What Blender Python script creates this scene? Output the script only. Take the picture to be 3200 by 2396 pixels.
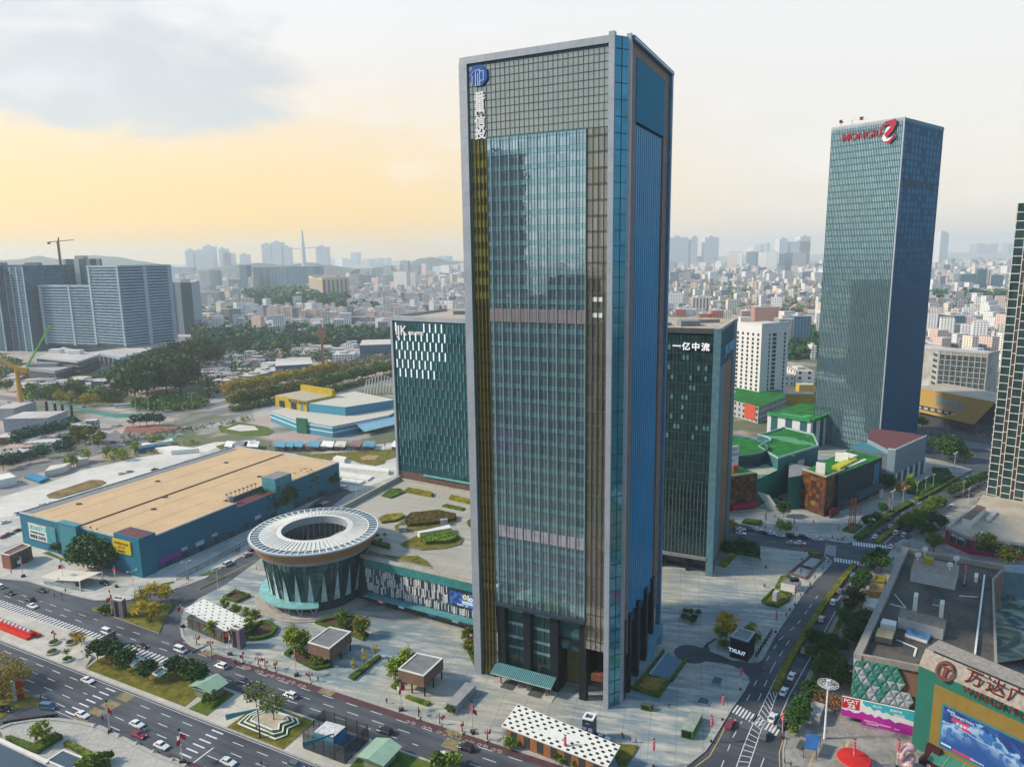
import bpy,math,random
from mathutils import Vector,Matrix
for _o in list(bpy.data.objects):bpy.data.objects.remove(_o)
SC=bpy.context.scene
COL=SC.collection
rnd=random.Random(7)
R=math.radians
# ------ camera
CAM_H,FPX,PITCH,ROLL=130.0,2220.0,R(10.16),.015
cam_d=bpy.data.cameras.new('camera'); cam=bpy.data.objects.new('camera',cam_d); COL.objects.link(cam)
cam_d.sensor_fit='HORIZONTAL'; cam_d.sensor_width=36.0; cam_d.lens=36.0*FPX/3200.0
cam_d.clip_start=1.0; cam_d.clip_end=60000.0
_r=Vector((1,0,0)); _f=Vector((0,math.cos(PITCH),-math.sin(PITCH))); _u=Vector((0,math.sin(PITCH),math.cos(PITCH)))
_cr=_r*math.cos(ROLL)-_u*math.sin(ROLL)*-1.0
_cr=(_r*math.cos(ROLL)-_u*math.sin(ROLL)).normalized(); _cu=(_u*math.cos(ROLL)+_r*math.sin(ROLL)).normalized()
cam.matrix_world=Matrix(((_cr.x,_cu.x,-_f.x,0),(_cr.y,_cu.y,-_f.y,0),(_cr.z,_cu.z,-_f.z,CAM_H),(0,0,0,1)))
SC.camera=cam
# ------ colour management
SC.view_settings.view_transform='Standard'; SC.view_settings.look='None'
SC.view_settings.gamma=1.0; SC.view_settings.use_curve_mapping=False
SC.view_settings.exposure=0.0
try:
 cy=SC.cycles
 cy.max_bounces=6; cy.diffuse_bounces=2; cy.glossy_bounces=3; cy.transmission_bounces=3; cy.volume_bounces=1; cy.transparent_max_bounces=8
 cy.use_denoising=True; cy.caustics_reflective=False; cy.caustics_refractive=False
 cy.sample_clamp_indirect=4.0
except Exception:pass
# ------ node helpers
def nd(nt,typ,ins=None,out=0,**props):
 n=nt.nodes.new(typ)
 for k,v in props.items():setattr(n,k,v)
 for k,v in(ins or{}).items():
  if isinstance(v,bpy.types.NodeSocket):nt.links.new(v,n.inputs[k])
  else:n.inputs[k].default_value=v
 return n.outputs[out]
def mth(nt,op,a,b=0.0,c=0.0):return nd(nt,'ShaderNodeMath',{0:a,1:b,2:c},operation=op)
def mixc(nt,f,a,b,bt='MIX'):
 n=nt.nodes.new('ShaderNodeMix'); n.data_type='RGBA'; n.blend_type=bt
 for i,v in((0,f),(6,a),(7,b)):
  if isinstance(v,bpy.types.NodeSocket):nt.links.new(v,n.inputs[i])
  else:n.inputs[i].default_value=v if i==0 else(tuple(v)+(1.0,))[:4]
 return n.outputs[2]
def sstep(nt,v,lo,hi):return nd(nt,'ShaderNodeMapRange',{0:v,1:lo,2:hi,3:0.0,4:1.0},interpolation_type='SMOOTHSTEP')
# ------ world
SUN_AZ,SUN_EL=R(-92.0),R(36.0)
world=bpy.data.worlds.new('World'); SC.world=world; world.use_nodes=True
wt=world.node_tree; wt.nodes.clear()
_co=nd(wt,'ShaderNodeTexCoord',out=0)
_nrm=nd(wt,'ShaderNodeVectorMath',{0:_co},operation='NORMALIZE')
_sep=wt.nodes.new('ShaderNodeSeparateXYZ'); wt.links.new(_nrm,_sep.inputs[0])
sx,sy,sz=_sep.outputs
_hz=nd(wt,'ShaderNodeVectorMath',{0:nd(wt,'ShaderNodeCombineXYZ',{0:sx,1:sy,2:0.0})},operation='NORMALIZE')
_az=nd(wt,'ShaderNodeVectorMath',{0:_hz,1:(math.sin(R(-38)),math.cos(R(-38)),0)},out=1,operation='DOT_PRODUCT')
_warm=mth(wt,'MULTIPLY',sstep(wt,_az,.5,.98),sstep(wt,sz,.3,.03))
_base=mixc(wt,sstep(wt,sz,.06,.34),(.83,.735,.63),(.87,.84,.79))
_base=mixc(wt,_warm,_base,(1.0,.63,.16))
_base=mixc(wt,sstep(wt,sz,.36,.66),_base,(.12,.33,.6))
_back=sstep(wt,sy,.15,-.35)
_base=mixc(wt,mth(wt,'MULTIPLY',_back,mth(wt,'MULTIPLY',sstep(wt,sz,.62,.3),.95)),_base,(.6,.73,.8))
_right=mth(wt,'MULTIPLY',sstep(wt,sx,.15,.75),sstep(wt,sy,.55,0.0))
_base=mixc(wt,mth(wt,'MULTIPLY',_right,.9),_base,(.11,.34,.6))
_pn=nd(wt,'ShaderNodeVectorMath',{0:_nrm,1:(3.2,3.2,8.5)},operation='MULTIPLY')
_pn=nd(wt,'ShaderNodeVectorMath',{0:_pn,1:(.35,0.0,.35)},operation='ADD')
_n1=nd(wt,'ShaderNodeTexNoise',{'Vector':_pn,'Scale':1.15,'Detail':7.0,'Roughness':.52,'Distortion':.35})
_bias=mth(wt,'MULTIPLY',sstep(wt,_az,.9,.995),mth(wt,'MULTIPLY',sstep(wt,sz,.1,.2),sstep(wt,sz,.42,.27)))
_cl=sstep(wt,mth(wt,'ADD',_n1,mth(wt,'MULTIPLY',_bias,.3)),.6,.8)
_cl=mth(wt,'MULTIPLY',_cl,sstep(wt,sz,.06,.16))
_base=mixc(wt,mth(wt,'MULTIPLY',_cl,.9),_base,(.57,.585,.585))
_edge=sstep(wt,nd(wt,'ShaderNodeTexNoise',{'Vector':_pn,'Scale':2.1,'Detail':4.0}),.52,.75)
_base=mixc(wt,mth(wt,'MULTIPLY',_edge,.25),_base,(.95,.93,.9))
_bg1=nd(wt,'ShaderNodeBackground',{0:_base,1:.94})
_sky=nd(wt,'ShaderNodeTexSky',sky_type='NISHITA',sun_disc=False,sun_elevation=SUN_EL,sun_rotation=SUN_AZ,air_density=1.2,dust_density=2.0)
_bg2=nd(wt,'ShaderNodeBackground',{0:_sky,1:.05})
_add=nd(wt,'ShaderNodeAddShader',{0:_bg1,1:_bg2})
_wo=wt.nodes.new('ShaderNodeOutputWorld'); wt.links.new(_add,_wo.inputs[0])
# ------ sun
sun_d=bpy.data.lights.new('sun','SUN'); sun_d.energy=4.9; sun_d.angle=R(5); sun_d.color=(1.0,.87,.68)
sun=bpy.data.objects.new('sun',sun_d); COL.objects.link(sun)
_sd=Vector((math.sin(SUN_AZ)*math.cos(SUN_EL),math.cos(SUN_AZ)*math.cos(SUN_EL),math.sin(SUN_EL)))
sun.rotation_euler=(-_sd).to_track_quat('-Z','Y').to_euler()
# ------ survey: photograph pixel (3200 wide) -> point on a level plane
def ray(u,v):
 x=u-1600; y=v-1198
 a=x*math.cos(ROLL)-y*math.sin(ROLL); b=x*math.sin(ROLL)+y*math.cos(ROLL)
 return(a,FPX*math.cos(PITCH)-b*math.sin(PITCH),-(b*math.cos(PITCH)+FPX*math.sin(PITCH)))
def G(p,z=0.0):
 d=ray(*p); t=(z-CAM_H)/d[2]
 return(d[0]*t,d[1]*t)
def HT(p,g):
 d=ray(*p); return CAM_H+d[2]*math.hypot(*g)/math.hypot(d[0],d[1])
def PX(x,y,z):
 zz=z-CAM_H; fw=y*math.cos(PITCH)-zz*math.sin(PITCH); dn=-zz*math.cos(PITCH)-y*math.sin(PITCH)
 if fw<1:return(-9999,-9999)
 a=x/fw*FPX; b=dn/fw*FPX
 return(1600+a*math.cos(ROLL)+b*math.sin(ROLL),1198-a*math.sin(ROLL)+b*math.cos(ROLL))
def T(x0,y0):
 return lambda zx,zy:(x0+zx/2.76,y0+zy/2.76)
BL,BM,BC,BR,BE=T(0,1796),T(700,1796),T(1400,1796),T(2000,1796),T(2400,1796)
ML,MM,MR,ME=T(0,1296),T(700,1296),T(2000,1296),T(2400,1296)
UL,UM,UR,UE=T(0,720),T(700,720),T(2000,720),T(2400,720)
# ------ mesh builder
class MB:
 def __init__(s):s.v=[]; s.f=[]; s.m=[]; s.uv=[]
 def face(s,pts,m=0,uv=None):
  i=len(s.v); s.v+=[tuple(p)for p in pts]; s.f.append(tuple(range(i,i+len(pts)))); s.m.append(m)
  if uv is None:
   a,b,c=Vector(pts[0]),Vector(pts[1]),Vector(pts[-1])
   n=(b-a).cross(c-a)
   if abs(n.z)>.7*n.length:uv=[(p[0],p[1])for p in pts]
   else:
    d=Vector((-n.y,n.x,0)); d=d.normalized()if d.length else Vector((1,0,0))
    uv=[((Vector(p)-a).dot(d),p[2])for p in pts]
  s.uv+=uv
 def box(s,x0,x1,y0,y1,z0,z1,m=0,mt=None,bottom=True):
  mt=m if mt is None else mt
  s.prism([(x0,y0),(x1,y0),(x1,y1),(x0,y1)],z0,z1,m,mt,bottom)
 def prism(s,poly,z0,z1,m=0,mt=None,bottom=False,top=True):
  mt=m if mt is None else mt
  ar=sum(poly[i][0]*poly[(i+1)%len(poly)][1]-poly[(i+1)%len(poly)][0]*poly[i][1]for i in range(len(poly)))
  if ar<0:poly=poly[::-1]
  u=0.0
  for i in range(len(poly)):
   a,b=poly[i],poly[(i+1)%len(poly)]; l=math.hypot(b[0]-a[0],b[1]-a[1])
   s.face([(a[0],a[1],z0),(b[0],b[1],z0),(b[0],b[1],z1),(a[0],a[1],z1)],m,[(u,z0),(u+l,z0),(u+l,z1),(u,z1)])
   u+=l
  if top:s.face([(p[0],p[1],z1)for p in poly],mt)
  if bottom:s.face([(p[0],p[1],z0)for p in poly[::-1]],mt)
 def bar(s,p,q,w,h,m=0):
  p,q=Vector(p),Vector(q); d=(q-p)
  if d.length<1e-6:return
  d.normalize(); a=d.cross(Vector((0,0,1)))
  a=Vector((1,0,0))if a.length<1e-4 else a.normalized(); b=a.cross(d)
  a*=w/2; b*=h/2
  c0=[p-a-b,p+a-b,p+a+b,p-a+b]; c1=[q-a-b,q+a-b,q+a+b,q-a+b]
  for i in range(4):s.face([c0[i],c0[(i+1)%4],c1[(i+1)%4],c1[i]][::-1],m)
  s.face(c0,m); s.face(c1[::-1],m)
 def tube(s,pts,rad,n=6,m=0,cap=True):
  rings=[]
  for i,p in enumerate(pts):
   p=Vector(p); d=(Vector(pts[min(i+1,len(pts)-1)])-Vector(pts[max(i-1,0)])).normalized()
   a=d.cross(Vector((0,0,1))); a=Vector((1,0,0))if a.length<1e-3 else a.normalized(); b=d.cross(a)
   r=rad[i]if isinstance(rad,(list,tuple))else rad
   rings.append([p+(a*math.cos(2*math.pi*k/n)+b*math.sin(2*math.pi*k/n))*r for k in range(n)])
  i0=len(s.v)
  for rg in rings:s.v+=[tuple(p)for p in rg]
  for i in range(len(rings)-1):
   for k in range(n):
    a,b=i0+i*n+k,i0+i*n+(k+1)%n
    s.f.append((a,b,b+n,a+n)); s.m.append(m); s.uv+=[(0,0)]*4
  if cap:
   s.f.append(tuple(range(i0,i0+n))[::-1]); s.m.append(m); s.uv+=[(0,0)]*n
   e=i0+(len(rings)-1)*n
   s.f.append(tuple(range(e,e+n))); s.m.append(m); s.uv+=[(0,0)]*n
 def lathe(s,prof,n=48,m=0,a0=0.0,a1=2*math.pi,c=(0,0)):
  full=abs(a1-a0-2*math.pi)<1e-6
  for i in range(len(prof)-1):
   (r0,z0),(r1,z1)=prof[i],prof[i+1]
   for k in range(n):
    t0=a0+(a1-a0)*k/n; t1=a0+(a1-a0)*(k+1)/n
    P=lambda r,z,t:(c[0]+r*math.cos(t),c[1]+r*math.sin(t),z)
    rm=max(r0,r1)
    mm=m[i]if isinstance(m,(list,tuple))else m
    s.face([P(r0,z0,t0),P(r0,z0,t1),P(r1,z1,t1),P(r1,z1,t0)],mm,[(t0*rm,z0),(t1*rm,z0),(t1*rm,z1),(t0*rm,z1)])
 def mesh(s,name,mats,smooth=False):
  me=bpy.data.meshes.new(name); me.from_pydata(s.v,[],s.f)
  for mt in(mats if isinstance(mats,(list,tuple))else[mats]):me.materials.append(mt)
  me.polygons.foreach_set('material_index',s.m)
  ul=me.uv_layers.new(name='UVMap'); ul.data.foreach_set('uv',[c for p in s.uv for c in p])
  if smooth:me.polygons.foreach_set('use_smooth',[True]*len(s.f))
  me.update(); return me
 def build(s,name,mats,parent=None,smooth=False,label=None):
  o=bpy.data.objects.new(name,s.mesh(name,mats,smooth)); COL.objects.link(o)
  if parent is not None:o.parent=parent
  if label:o['label']=label
  return o
# ------ things, structure, stuff
THINGS=[]
def tag(o,label,cat,group=None):
 o['label']=label; o['category']=cat
 if group:o['group']=group
 THINGS.append(o); return o
def thing(name,label,cat,loc=(0,0,0),rz=0.0,group=None):
 o=bpy.data.objects.new(name,None); o.empty_display_size=.5; COL.objects.link(o)
 o.location=loc if len(loc)==3 else(loc[0],loc[1],0); o.rotation_euler=(0,0,rz)
 return tag(o,label,cat,group)
def struct(o,kind='structure',label=None):
 o['kind']=kind
 if label:o['label']=label
 return o
def dup(root,loc,rz=0.0,sc=1.0,label=None,mats=None):
 r=root.copy(); COL.objects.link(r); r.location=loc if len(loc)==3 else(loc[0],loc[1],root.location.z); r.rotation_euler=(0,0,rz)
 r.scale=(sc,sc,sc)if not isinstance(sc,tuple)else sc
 if label:r['label']=label
 for ch in list(root.children):
  c=ch.copy(); COL.objects.link(c); c.parent=r
  for g in list(ch.children):
   d=g.copy(); COL.objects.link(d); d.parent=c
 THINGS.append(r); return r
def frame2(A,B):
 """origin A, angle and length of the wall A->B (left to right as the camera sees it)"""
 return math.atan2(B[1]-A[1],B[0]-A[0]),math.hypot(B[0]-A[0],B[1]-A[1])
# ------ materials
def newmat(name):
 m=bpy.data.materials.new(name); m.use_nodes=True; nt=m.node_tree; nt.nodes.clear()
 out=nt.nodes.new('ShaderNodeOutputMaterial'); b=nt.nodes.new('ShaderNodeBsdfPrincipled'); nt.links.new(b.outputs[0],out.inputs[0])
 return m,nt,b
def setin(nt,b,**kw):
 for k,v in kw.items():
  k={'col':'Base Color','rough':'Roughness','metal':'Metallic','spec':'Specular IOR Level','emit':'Emission Color','es':'Emission Strength','nrm':'Normal','sss':'Subsurface Weight'}[k]
  if isinstance(v,bpy.types.NodeSocket):nt.links.new(v,b.inputs[k])
  else:b.inputs[k].default_value=(tuple(v)+(1.0,))[:4]if isinstance(v,(tuple,list))else v
def objco(nt):return nd(nt,'ShaderNodeTexCoord',out=3)
def uvco(nt):return nd(nt,'ShaderNodeTexCoord',out=2)
def geopos(nt):return nd(nt,'ShaderNodeNewGeometry',out=0)
def noise(nt,vec,scale,detail=4.0,rough=.55):return nd(nt,'ShaderNodeTexNoise',{'Vector':vec,'Scale':scale,'Detail':detail,'Roughness':rough})
def sh(c,k):return tuple(min(1,x*k)for x in c[:3])
_MC={}
def M(name,col,rough=.75,metal=0.0,var=.18,scale=.5,spec=.25,col2=None,bump=0.0,bscale=4.0,perobj=0.0):
 if name in _MC:return _MC[name]
 m,nt,b=newmat(name)
 pos=geopos(nt)
 n1=noise(nt,pos,scale,5.0); n2=noise(nt,pos,scale*6.3,3.0)
 f=sstep(nt,mth(nt,'ADD',mth(nt,'MULTIPLY',n1,.65),mth(nt,'MULTIPLY',n2,.35)),.34,.66)
 c=mixc(nt,f,sh(col,1-var),col2 if col2 else sh(col,1+var))
 if perobj:
  r=nd(nt,'ShaderNodeObjectInfo',out=5)
  h=nt.nodes.new('ShaderNodeHueSaturation'); nt.links.new(c,h.inputs['Color'])
  nt.links.new(nd(nt,'ShaderNodeMapRange',{0:r,3:.5-.05*perobj,4:.5+.05*perobj}),h.inputs['Hue'])
  nt.links.new(nd(nt,'ShaderNodeMapRange',{0:mth(nt,'FRACT',mth(nt,'MULTIPLY',r,7.31)),3:1-.4*perobj,4:1+.4*perobj}),h.inputs['Value'])
  c=h.outputs[0]
 setin(nt,b,col=c,rough=rough,metal=metal,spec=spec)
 if bump:
  bn=nt.nodes.new('ShaderNodeBump'); bn.inputs['Strength'].default_value=bump; bn.inputs['Distance'].default_value=.2
  nt.links.new(noise(nt,pos,bscale,4.0),bn.inputs['Height']); nt.links.new(bn.outputs[0],b.inputs['Normal'])
 _MC[name]=m; return m
def MEM(name,col,es=1.0,base=(.02,.02,.02)):
 """something lit: screens, lamps"""
 m,nt,b=newmat(name); setin(nt,b,col=base,rough=.3,emit=col,es=es); return m
def cellmask(nt,uv,bw,bh,wf,hf,ou=0.0,ov=0.0):
 """window mask on a metre UV: 1 inside a pane of wf x hf of each bw x bh cell; also a random value per cell"""
 s=nt.nodes.new('ShaderNodeSeparateXYZ'); nt.links.new(uv,s.inputs[0])
 u=mth(nt,'DIVIDE',mth(nt,'ADD',s.outputs[0],ou),bw); v=mth(nt,'DIVIDE',mth(nt,'ADD',s.outputs[1],ov),bh)
 fu=mth(nt,'ABSOLUTE',mth(nt,'SUBTRACT',mth(nt,'FRACT',u),.5)); fv=mth(nt,'ABSOLUTE',mth(nt,'SUBTRACT',mth(nt,'FRACT',v),.5))
 mk=mth(nt,'MULTIPLY',mth(nt,'LESS_THAN',fu,wf/2),mth(nt,'LESS_THAN',fv,hf/2))
 rn=nd(nt,'ShaderNodeTexWhiteNoise',{'Vector':nd(nt,'ShaderNodeCombineXYZ',{0:mth(nt,'FLOOR',u),1:mth(nt,'FLOOR',v),2:0.0})},out=0,noise_dimensions='3D')
 return mk,rn
def WM(name,wall,glass,bw,bh,wf,hf,rough=.15,metal=.5,ou=0.0,ov=0.0,gvar=.5,var=.12,glass2=None):
 """wall of windows: pattern that belongs to its wall"""
 if name in _MC:return _MC[name]
 m,nt,b=newmat(name)
 mk,rn=cellmask(nt,uvco(nt),bw,bh,wf,hf,ou,ov)
 pos=geopos(nt); n=noise(nt,pos,.08,5.0)
 wc=mixc(nt,n,sh(wall,1-var),sh(wall,1+var))
 gc=mixc(nt,rn,sh(glass,1-gvar),glass2 if glass2 else sh(glass,1+gvar))
 setin(nt,b,col=mixc(nt,mk,wc,gc),rough=mth(nt,'SUBTRACT',.8,mth(nt,'MULTIPLY',mk,.8-rough)),metal=mth(nt,'MULTIPLY',mk,metal),spec=.4)
 _MC[name]=m; return m
def GL(name,tint,dark=(.01,.025,.03),refl=.5,rough=.03,wav=0.0,pw=1.375,ph=4.0,rvar=0.0,var=.3):
 """coated glass: dark body colour under a tinted mirror; panes lie at slightly different angles"""
 if name in _MC:return _MC[name]
 m,nt,b=newmat(name)
 uv=uvco(nt); _,rn=cellmask(nt,uv,pw,ph,1,1)
 col=mixc(nt,mth(nt,'MULTIPLY',rn,var),tint,dark)
 setin(nt,b,col=mixc(nt,refl,dark,col),metal=refl,rough=rough,spec=.5)
 if wav:
  bn=nt.nodes.new('ShaderNodeBump'); bn.inputs['Strength'].default_value=wav; bn.inputs['Distance'].default_value=1.0
  sep=nt.nodes.new('ShaderNodeSeparateXYZ'); nt.links.new(uv,sep.inputs[0])
  hgt=mth(nt,'ADD',mth(nt,'MULTIPLY',noise(nt,uv,.35,2.0),.06),mth(nt,'MULTIPLY',mth(nt,'MULTIPLY',mth(nt,'FRACT',mth(nt,'DIVIDE',sep.outputs[0],pw)),mth(nt,'SUBTRACT',rn,.5)),.012))
  nt.links.new(hgt,bn.inputs['Height']); nt.links.new(bn.outputs[0],b.inputs['Normal'])
 _MC[name]=m; return m
asphalt,nt_,b_=newmat('asphalt')
mp_=nt_.nodes.new('ShaderNodeMapping'); nt_.links.new(geopos(nt_),mp_.inputs[0]); mp_.inputs['Rotation'].default_value=(0,0,R(26.57)); st_=nd(nt_,'ShaderNodeVectorMath',{0:mp_.outputs[0],1:(.02,.55,1)},operation='MULTIPLY')
f_=mth(nt_,'ADD',mth(nt_,'MULTIPLY',noise(nt_,st_,1.0,4.0),.5),mth(nt_,'MULTIPLY',noise(nt_,geopos(nt_),.06,6.0),.5)); pm_,pr_=cellmask(nt_,mp_.outputs[0],13,3.4,1,1)
c_=mixc(nt_,sstep(nt_,f_,.36,.64),(.046,.054,.068),(.092,.102,.12)); c_=mixc(nt_,mth(nt_,'MULTIPLY',mth(nt_,'GREATER_THAN',pr_,.93),.45),c_,(.035,.038,.045)); setin(nt_,b_,col=c_,rough=.8,spec=.3)
asphalt_blue=M('asphalt_worn',(.048,.06,.075),.7,var=.25,scale=.12)
concrete=M('concrete',(.4,.39,.36),.85,var=.15,scale=.25)
pale_con=M('pale_concrete',(.56,.53,.48),.85,var=.14,scale=.08)
kerb_m=M('kerb_stone',(.36,.35,.33),.85,var=.15,scale=1.2)
white_m=M('white_paint',(.74,.75,.76),.55,var=.06)
offwhite=M('offwhite_paint',(.66,.66,.62),.65,var=.08)
mark_w=M('road_marking',(.62,.63,.64),.7,var=.2,scale=1.6)
mark_y=M('yellow_marking',(.52,.38,.1),.7,var=.25,scale=1.2)
mark_red=M('maroon_lane',(.085,.045,.05),.85,var=.2,scale=.2)
mark_tan=M('tan_pad',(.22,.18,.1),.85,var=.3,scale=.6)
steel=M('brushed_steel',(.42,.46,.5),.38,.7,var=.08)
alu=M('aluminium_cladding',(.33,.365,.42),.5,.25,var=.1,scale=.15)
dark_m=M('dark_metal',(.018,.022,.028),.45,.3,var=.15)
dgrey=M('dark_grey',(.07,.08,.085),.7,var=.15)
mgrey=M('mid_grey',(.2,.21,.22),.7,var=.15)
brown_st=M('brown_stone',(.2,.145,.125),.65,var=.14,scale=.4)
orange_br=M('orange_brown',(.3,.13,.055),.6,var=.15)
brick_r=M('red_brick',(.24,.1,.075),.85,var=.2,scale=1.5)
timber=M('brown_panel',(.19,.115,.085),.7,var=.18,scale=.7)
red_m=M('red_cloth',(.55,.025,.02),.75,var=.2,scale=2.0)
pink_m=M('lantern_pink',(.55,.1,.13),.6,var=.35,scale=3.0)
teal_m=M('teal_metal',(.045,.2,.235),.5,.15,var=.12)
teal_glass=GL('teal_canopy_glass',(.1,.42,.46),(.03,.18,.21),.35,.12)
blue_m=M('blue_panel',(.03,.12,.33),.5,var=.15)
grass_m=M('grass',(.085,.11,.01),.95,var=.35,scale=.35,col2=(.2,.165,.025),bump=.5,bscale=7)
grass_g=M('green_grass',(.05,.11,.012),.95,var=.3,scale=.4,col2=(.12,.17,.022),bump=.5,bscale=7)
turf_m=M('artificial_turf',(.01,.115,.018),.9,var=.25,scale=.2,col2=(.018,.19,.03))
soil_m=M('soil',(.09,.055,.035),.95,var=.3,scale=1.0)
water_m=GL('pool_water',(.12,.3,.36),(.01,.05,.07),.45,.08,wav=.3,var=0.0)
tan_roof=M('tan_roof',(.52,.365,.215),.9,var=.07,scale=.07)
grey_roof=M('grey_roof',(.105,.105,.105),.9,var=.25,scale=.12)
beige_roof=M('beige_roof',(.4,.35,.28),.9,var=.15,scale=.1)
maroon_m=M('maroon_roof',(.13,.05,.06),.85,var=.2,scale=.5)
bark_m=M('bark',(.075,.055,.04),.95,var=.3,scale=2.0)
black_g=GL('black_glass',(.25,.3,.34),(.006,.008,.01),.25,.08,var=.2)
def plaza_mat(name,c1,c2,ang,sx=.035,sy=.22,c3=None):
 """pale granite paving with long darker streaks of another stone and a faint slab grid"""
 m,nt,b=newmat(name)
 mp=nt.nodes.new('ShaderNodeMapping'); nt.links.new(geopos(nt),mp.inputs[0]); mp.inputs['Rotation'].default_value=(0,0,-ang); v=mp.outputs[0]
 st=nd(nt,'ShaderNodeVectorMath',{0:v,1:(sx,sy,1.0)},operation='MULTIPLY')
 n1=noise(nt,st,1.0,5.0,.6); st2=nd(nt,'ShaderNodeVectorMath',{0:v,1:(sx*3.3,sy*2.2,1.0)},operation='MULTIPLY')
 n2=noise(nt,st2,1.0,3.0,.6)
 f=sstep(nt,mth(nt,'ADD',mth(nt,'MULTIPLY',n1,.5),mth(nt,'MULTIPLY',n2,.5)),.43,.62)
 c=mixc(nt,f,c2,c1)
 big=noise(nt,geopos(nt),.02,2.0)
 c=mixc(nt,mth(nt,'MULTIPLY',sstep(nt,big,.4,.64),.55),c,c3 or c1)
 mk0,_=cellmask(nt,v,7.2,5.4,.965,.955); c=mixc(nt,mth(nt,'MULTIPLY',mth(nt,'SUBTRACT',1.0,mk0),.35),c,sh(c2,.55))
 mk,rn=cellmask(nt,v,1.8,.9,.96,.93)
 c=mixc(nt,mth(nt,'MULTIPLY',mth(nt,'SUBTRACT',1.0,mk),.3),c,sh(c2,.6))
 c=mixc(nt,mth(nt,'MULTIPLY',rn,.18),c,sh(c2,.8))
 setin(nt,b,col=c,rough=.62,spec=.45); return m
plaza_m=plaza_mat('plaza_paving',(.49,.475,.43),(.175,.235,.265),R(-14),c3=(.49,.43,.31))
plaza_old=plaza_mat('pale_paving',(.56,.52,.44),(.4,.38,.34),R(-26),.08,.12)
roof_pave=plaza_mat('roof_paving',(.44,.42,.36),(.31,.3,.26),R(-20),.015,.3)
cobble_m=plaza_mat('cobble_paving',(.46,.44,.4),(.32,.31,.29),R(10),.5,.9)
def leafmat(name,c1,c2,perobj=.6):
 m,nt,b=newmat(name)
 r=nd(nt,'ShaderNodeNewGeometry',out=8)
 c=mixc(nt,r,c1,c2)
 n=noise(nt,geopos(nt),.45,3.0); c=mixc(nt,sstep(nt,n,.35,.7),sh(c1,.85),c)
 ri=nd(nt,'ShaderNodeObjectInfo',out=5)
 h=nt.nodes.new('ShaderNodeHueSaturation'); nt.links.new(c,h.inputs['Color'])
 nt.links.new(nd(nt,'ShaderNodeMapRange',{0:ri,3:.5-.03*perobj,4:.5+.03*perobj}),h.inputs['Hue'])
 nt.links.new(nd(nt,'ShaderNodeMapRange',{0:mth(nt,'FRACT',mth(nt,'MULTIPLY',ri,5.7)),3:1-.4*perobj,4:1+.4*perobj}),h.inputs['Value'])
 setin(nt,b,col=h.outputs[0],rough=.7,spec=.25); return m
leaf_dark=leafmat('leaf_dark',(.03,.095,.02),(.1,.19,.028))
leaf_mid=leafmat('leaf_mid',(.075,.15,.015),(.2,.27,.03))
leaf_yel=leafmat('leaf_yellow',(.42,.31,.012),(.68,.48,.035))
leaf_lime=leafmat('leaf_lime',(.2,.3,.015),(.43,.46,.035))
leaf_bare=leafmat('leaf_bare',(.36,.26,.23),(.55,.43,.39))
leaf_brn=leafmat('leaf_brown',(.28,.15,.04),(.42,.25,.08))
hedge_m=leafmat('hedge_leaf',(.05,.1,.008),(.15,.19,.016),.3)
hedge_y=leafmat('hedge_yellow',(.15,.15,.01),(.36,.3,.022),.3)
# ------ ground, roads, pavements
def slab(name,px,z0,z1,mt,ms=None,kind='structure',world=None,label=None):
 mb=MB(); pts=world or[G(p,z1)for p in px]
 mb.prism(pts,z0,z1,1,0); o=mb.build(name,[mt,ms or kerb_m]); o['kind']=kind
 if label:o['label']=label
 return o
def kerb(px,z=.3,w=.45,name='kerb',closed=False,z0=0.0,world=None,mt=None):
 mb=MB(); pts=world or[G(p,z)for p in px]
 if closed:pts=pts+pts[:1]
 for a,b in zip(pts,pts[1:]):
  d=math.hypot(b[0]-a[0],b[1]-a[1])or 1; nx,ny=-(b[1]-a[1])/d*w/2,(b[0]-a[0])/d*w/2
  mb.prism([(a[0]-nx,a[1]-ny),(b[0]-nx,b[1]-ny),(b[0]+nx,b[1]+ny),(a[0]+nx,a[1]+ny)],z0,z,0)
 o=mb.build(name,[mt or kerb_m]); o['kind']='structure'; return o
_m,_nt,_b=newmat('city_floor')
_p=geopos(_nt)
_v1=nd(_nt,'ShaderNodeTexVoronoi',{'Vector':_p,'Scale':.02},out=1,feature='F1')
_v2=nd(_nt,'ShaderNodeTexVoronoi',{'Vector':_p,'Scale':.055},out=1,feature='F1')
_s1=nd(_nt,'ShaderNodeSeparateColor',{0:_v1}); _s2=nd(_nt,'ShaderNodeSeparateColor',{0:_v2})
_c=mixc(_nt,_s2,(.38,.355,.33),(.22,.215,.215))
_c=mixc(_nt,mth(_nt,'MULTIPLY',mth(_nt,'GREATER_THAN',_s1,.62),.7),_c,(.42,.3,.26))
_n=sstep(_nt,noise(_nt,_p,.008,6.0),.455,.53)
_c=mixc(_nt,_n,_c,mixc(_nt,noise(_nt,_p,.05,4.0),(.035,.075,.035),(.16,.16,.075)))
setin(_nt,_b,col=_c,rough=.9); city_m=_m
mb=MB(); mb.face([(-20000,-6000,-.12),(20000,-6000,-.12),(20000,30000,-.12),(-20000,30000,-.12)])
struct(mb.build('ground',[city_m]))
slab('road',None,-.1,0.0,asphalt,asphalt,world=[(-520,130),(-520,400),(-330,400),(-160,300),(-95,440),(-45,480),(60,470),(125,330),(260,470),(330,560),(420,600),(420,520),(300,400),(210,290),(210,110),(-200,110)])
E1=(.8944,-.4472); NN=(.4472,.8944)
def Rd(s,n):return(s*E1[0]+n*NN[0],s*E1[1]+n*NN[1])
def rdS(p):g=G(p); return g[0]*E1[0]+g[1]*E1[1],g[0]*NN[0]+g[1]*NN[1]
K=.16
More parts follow.
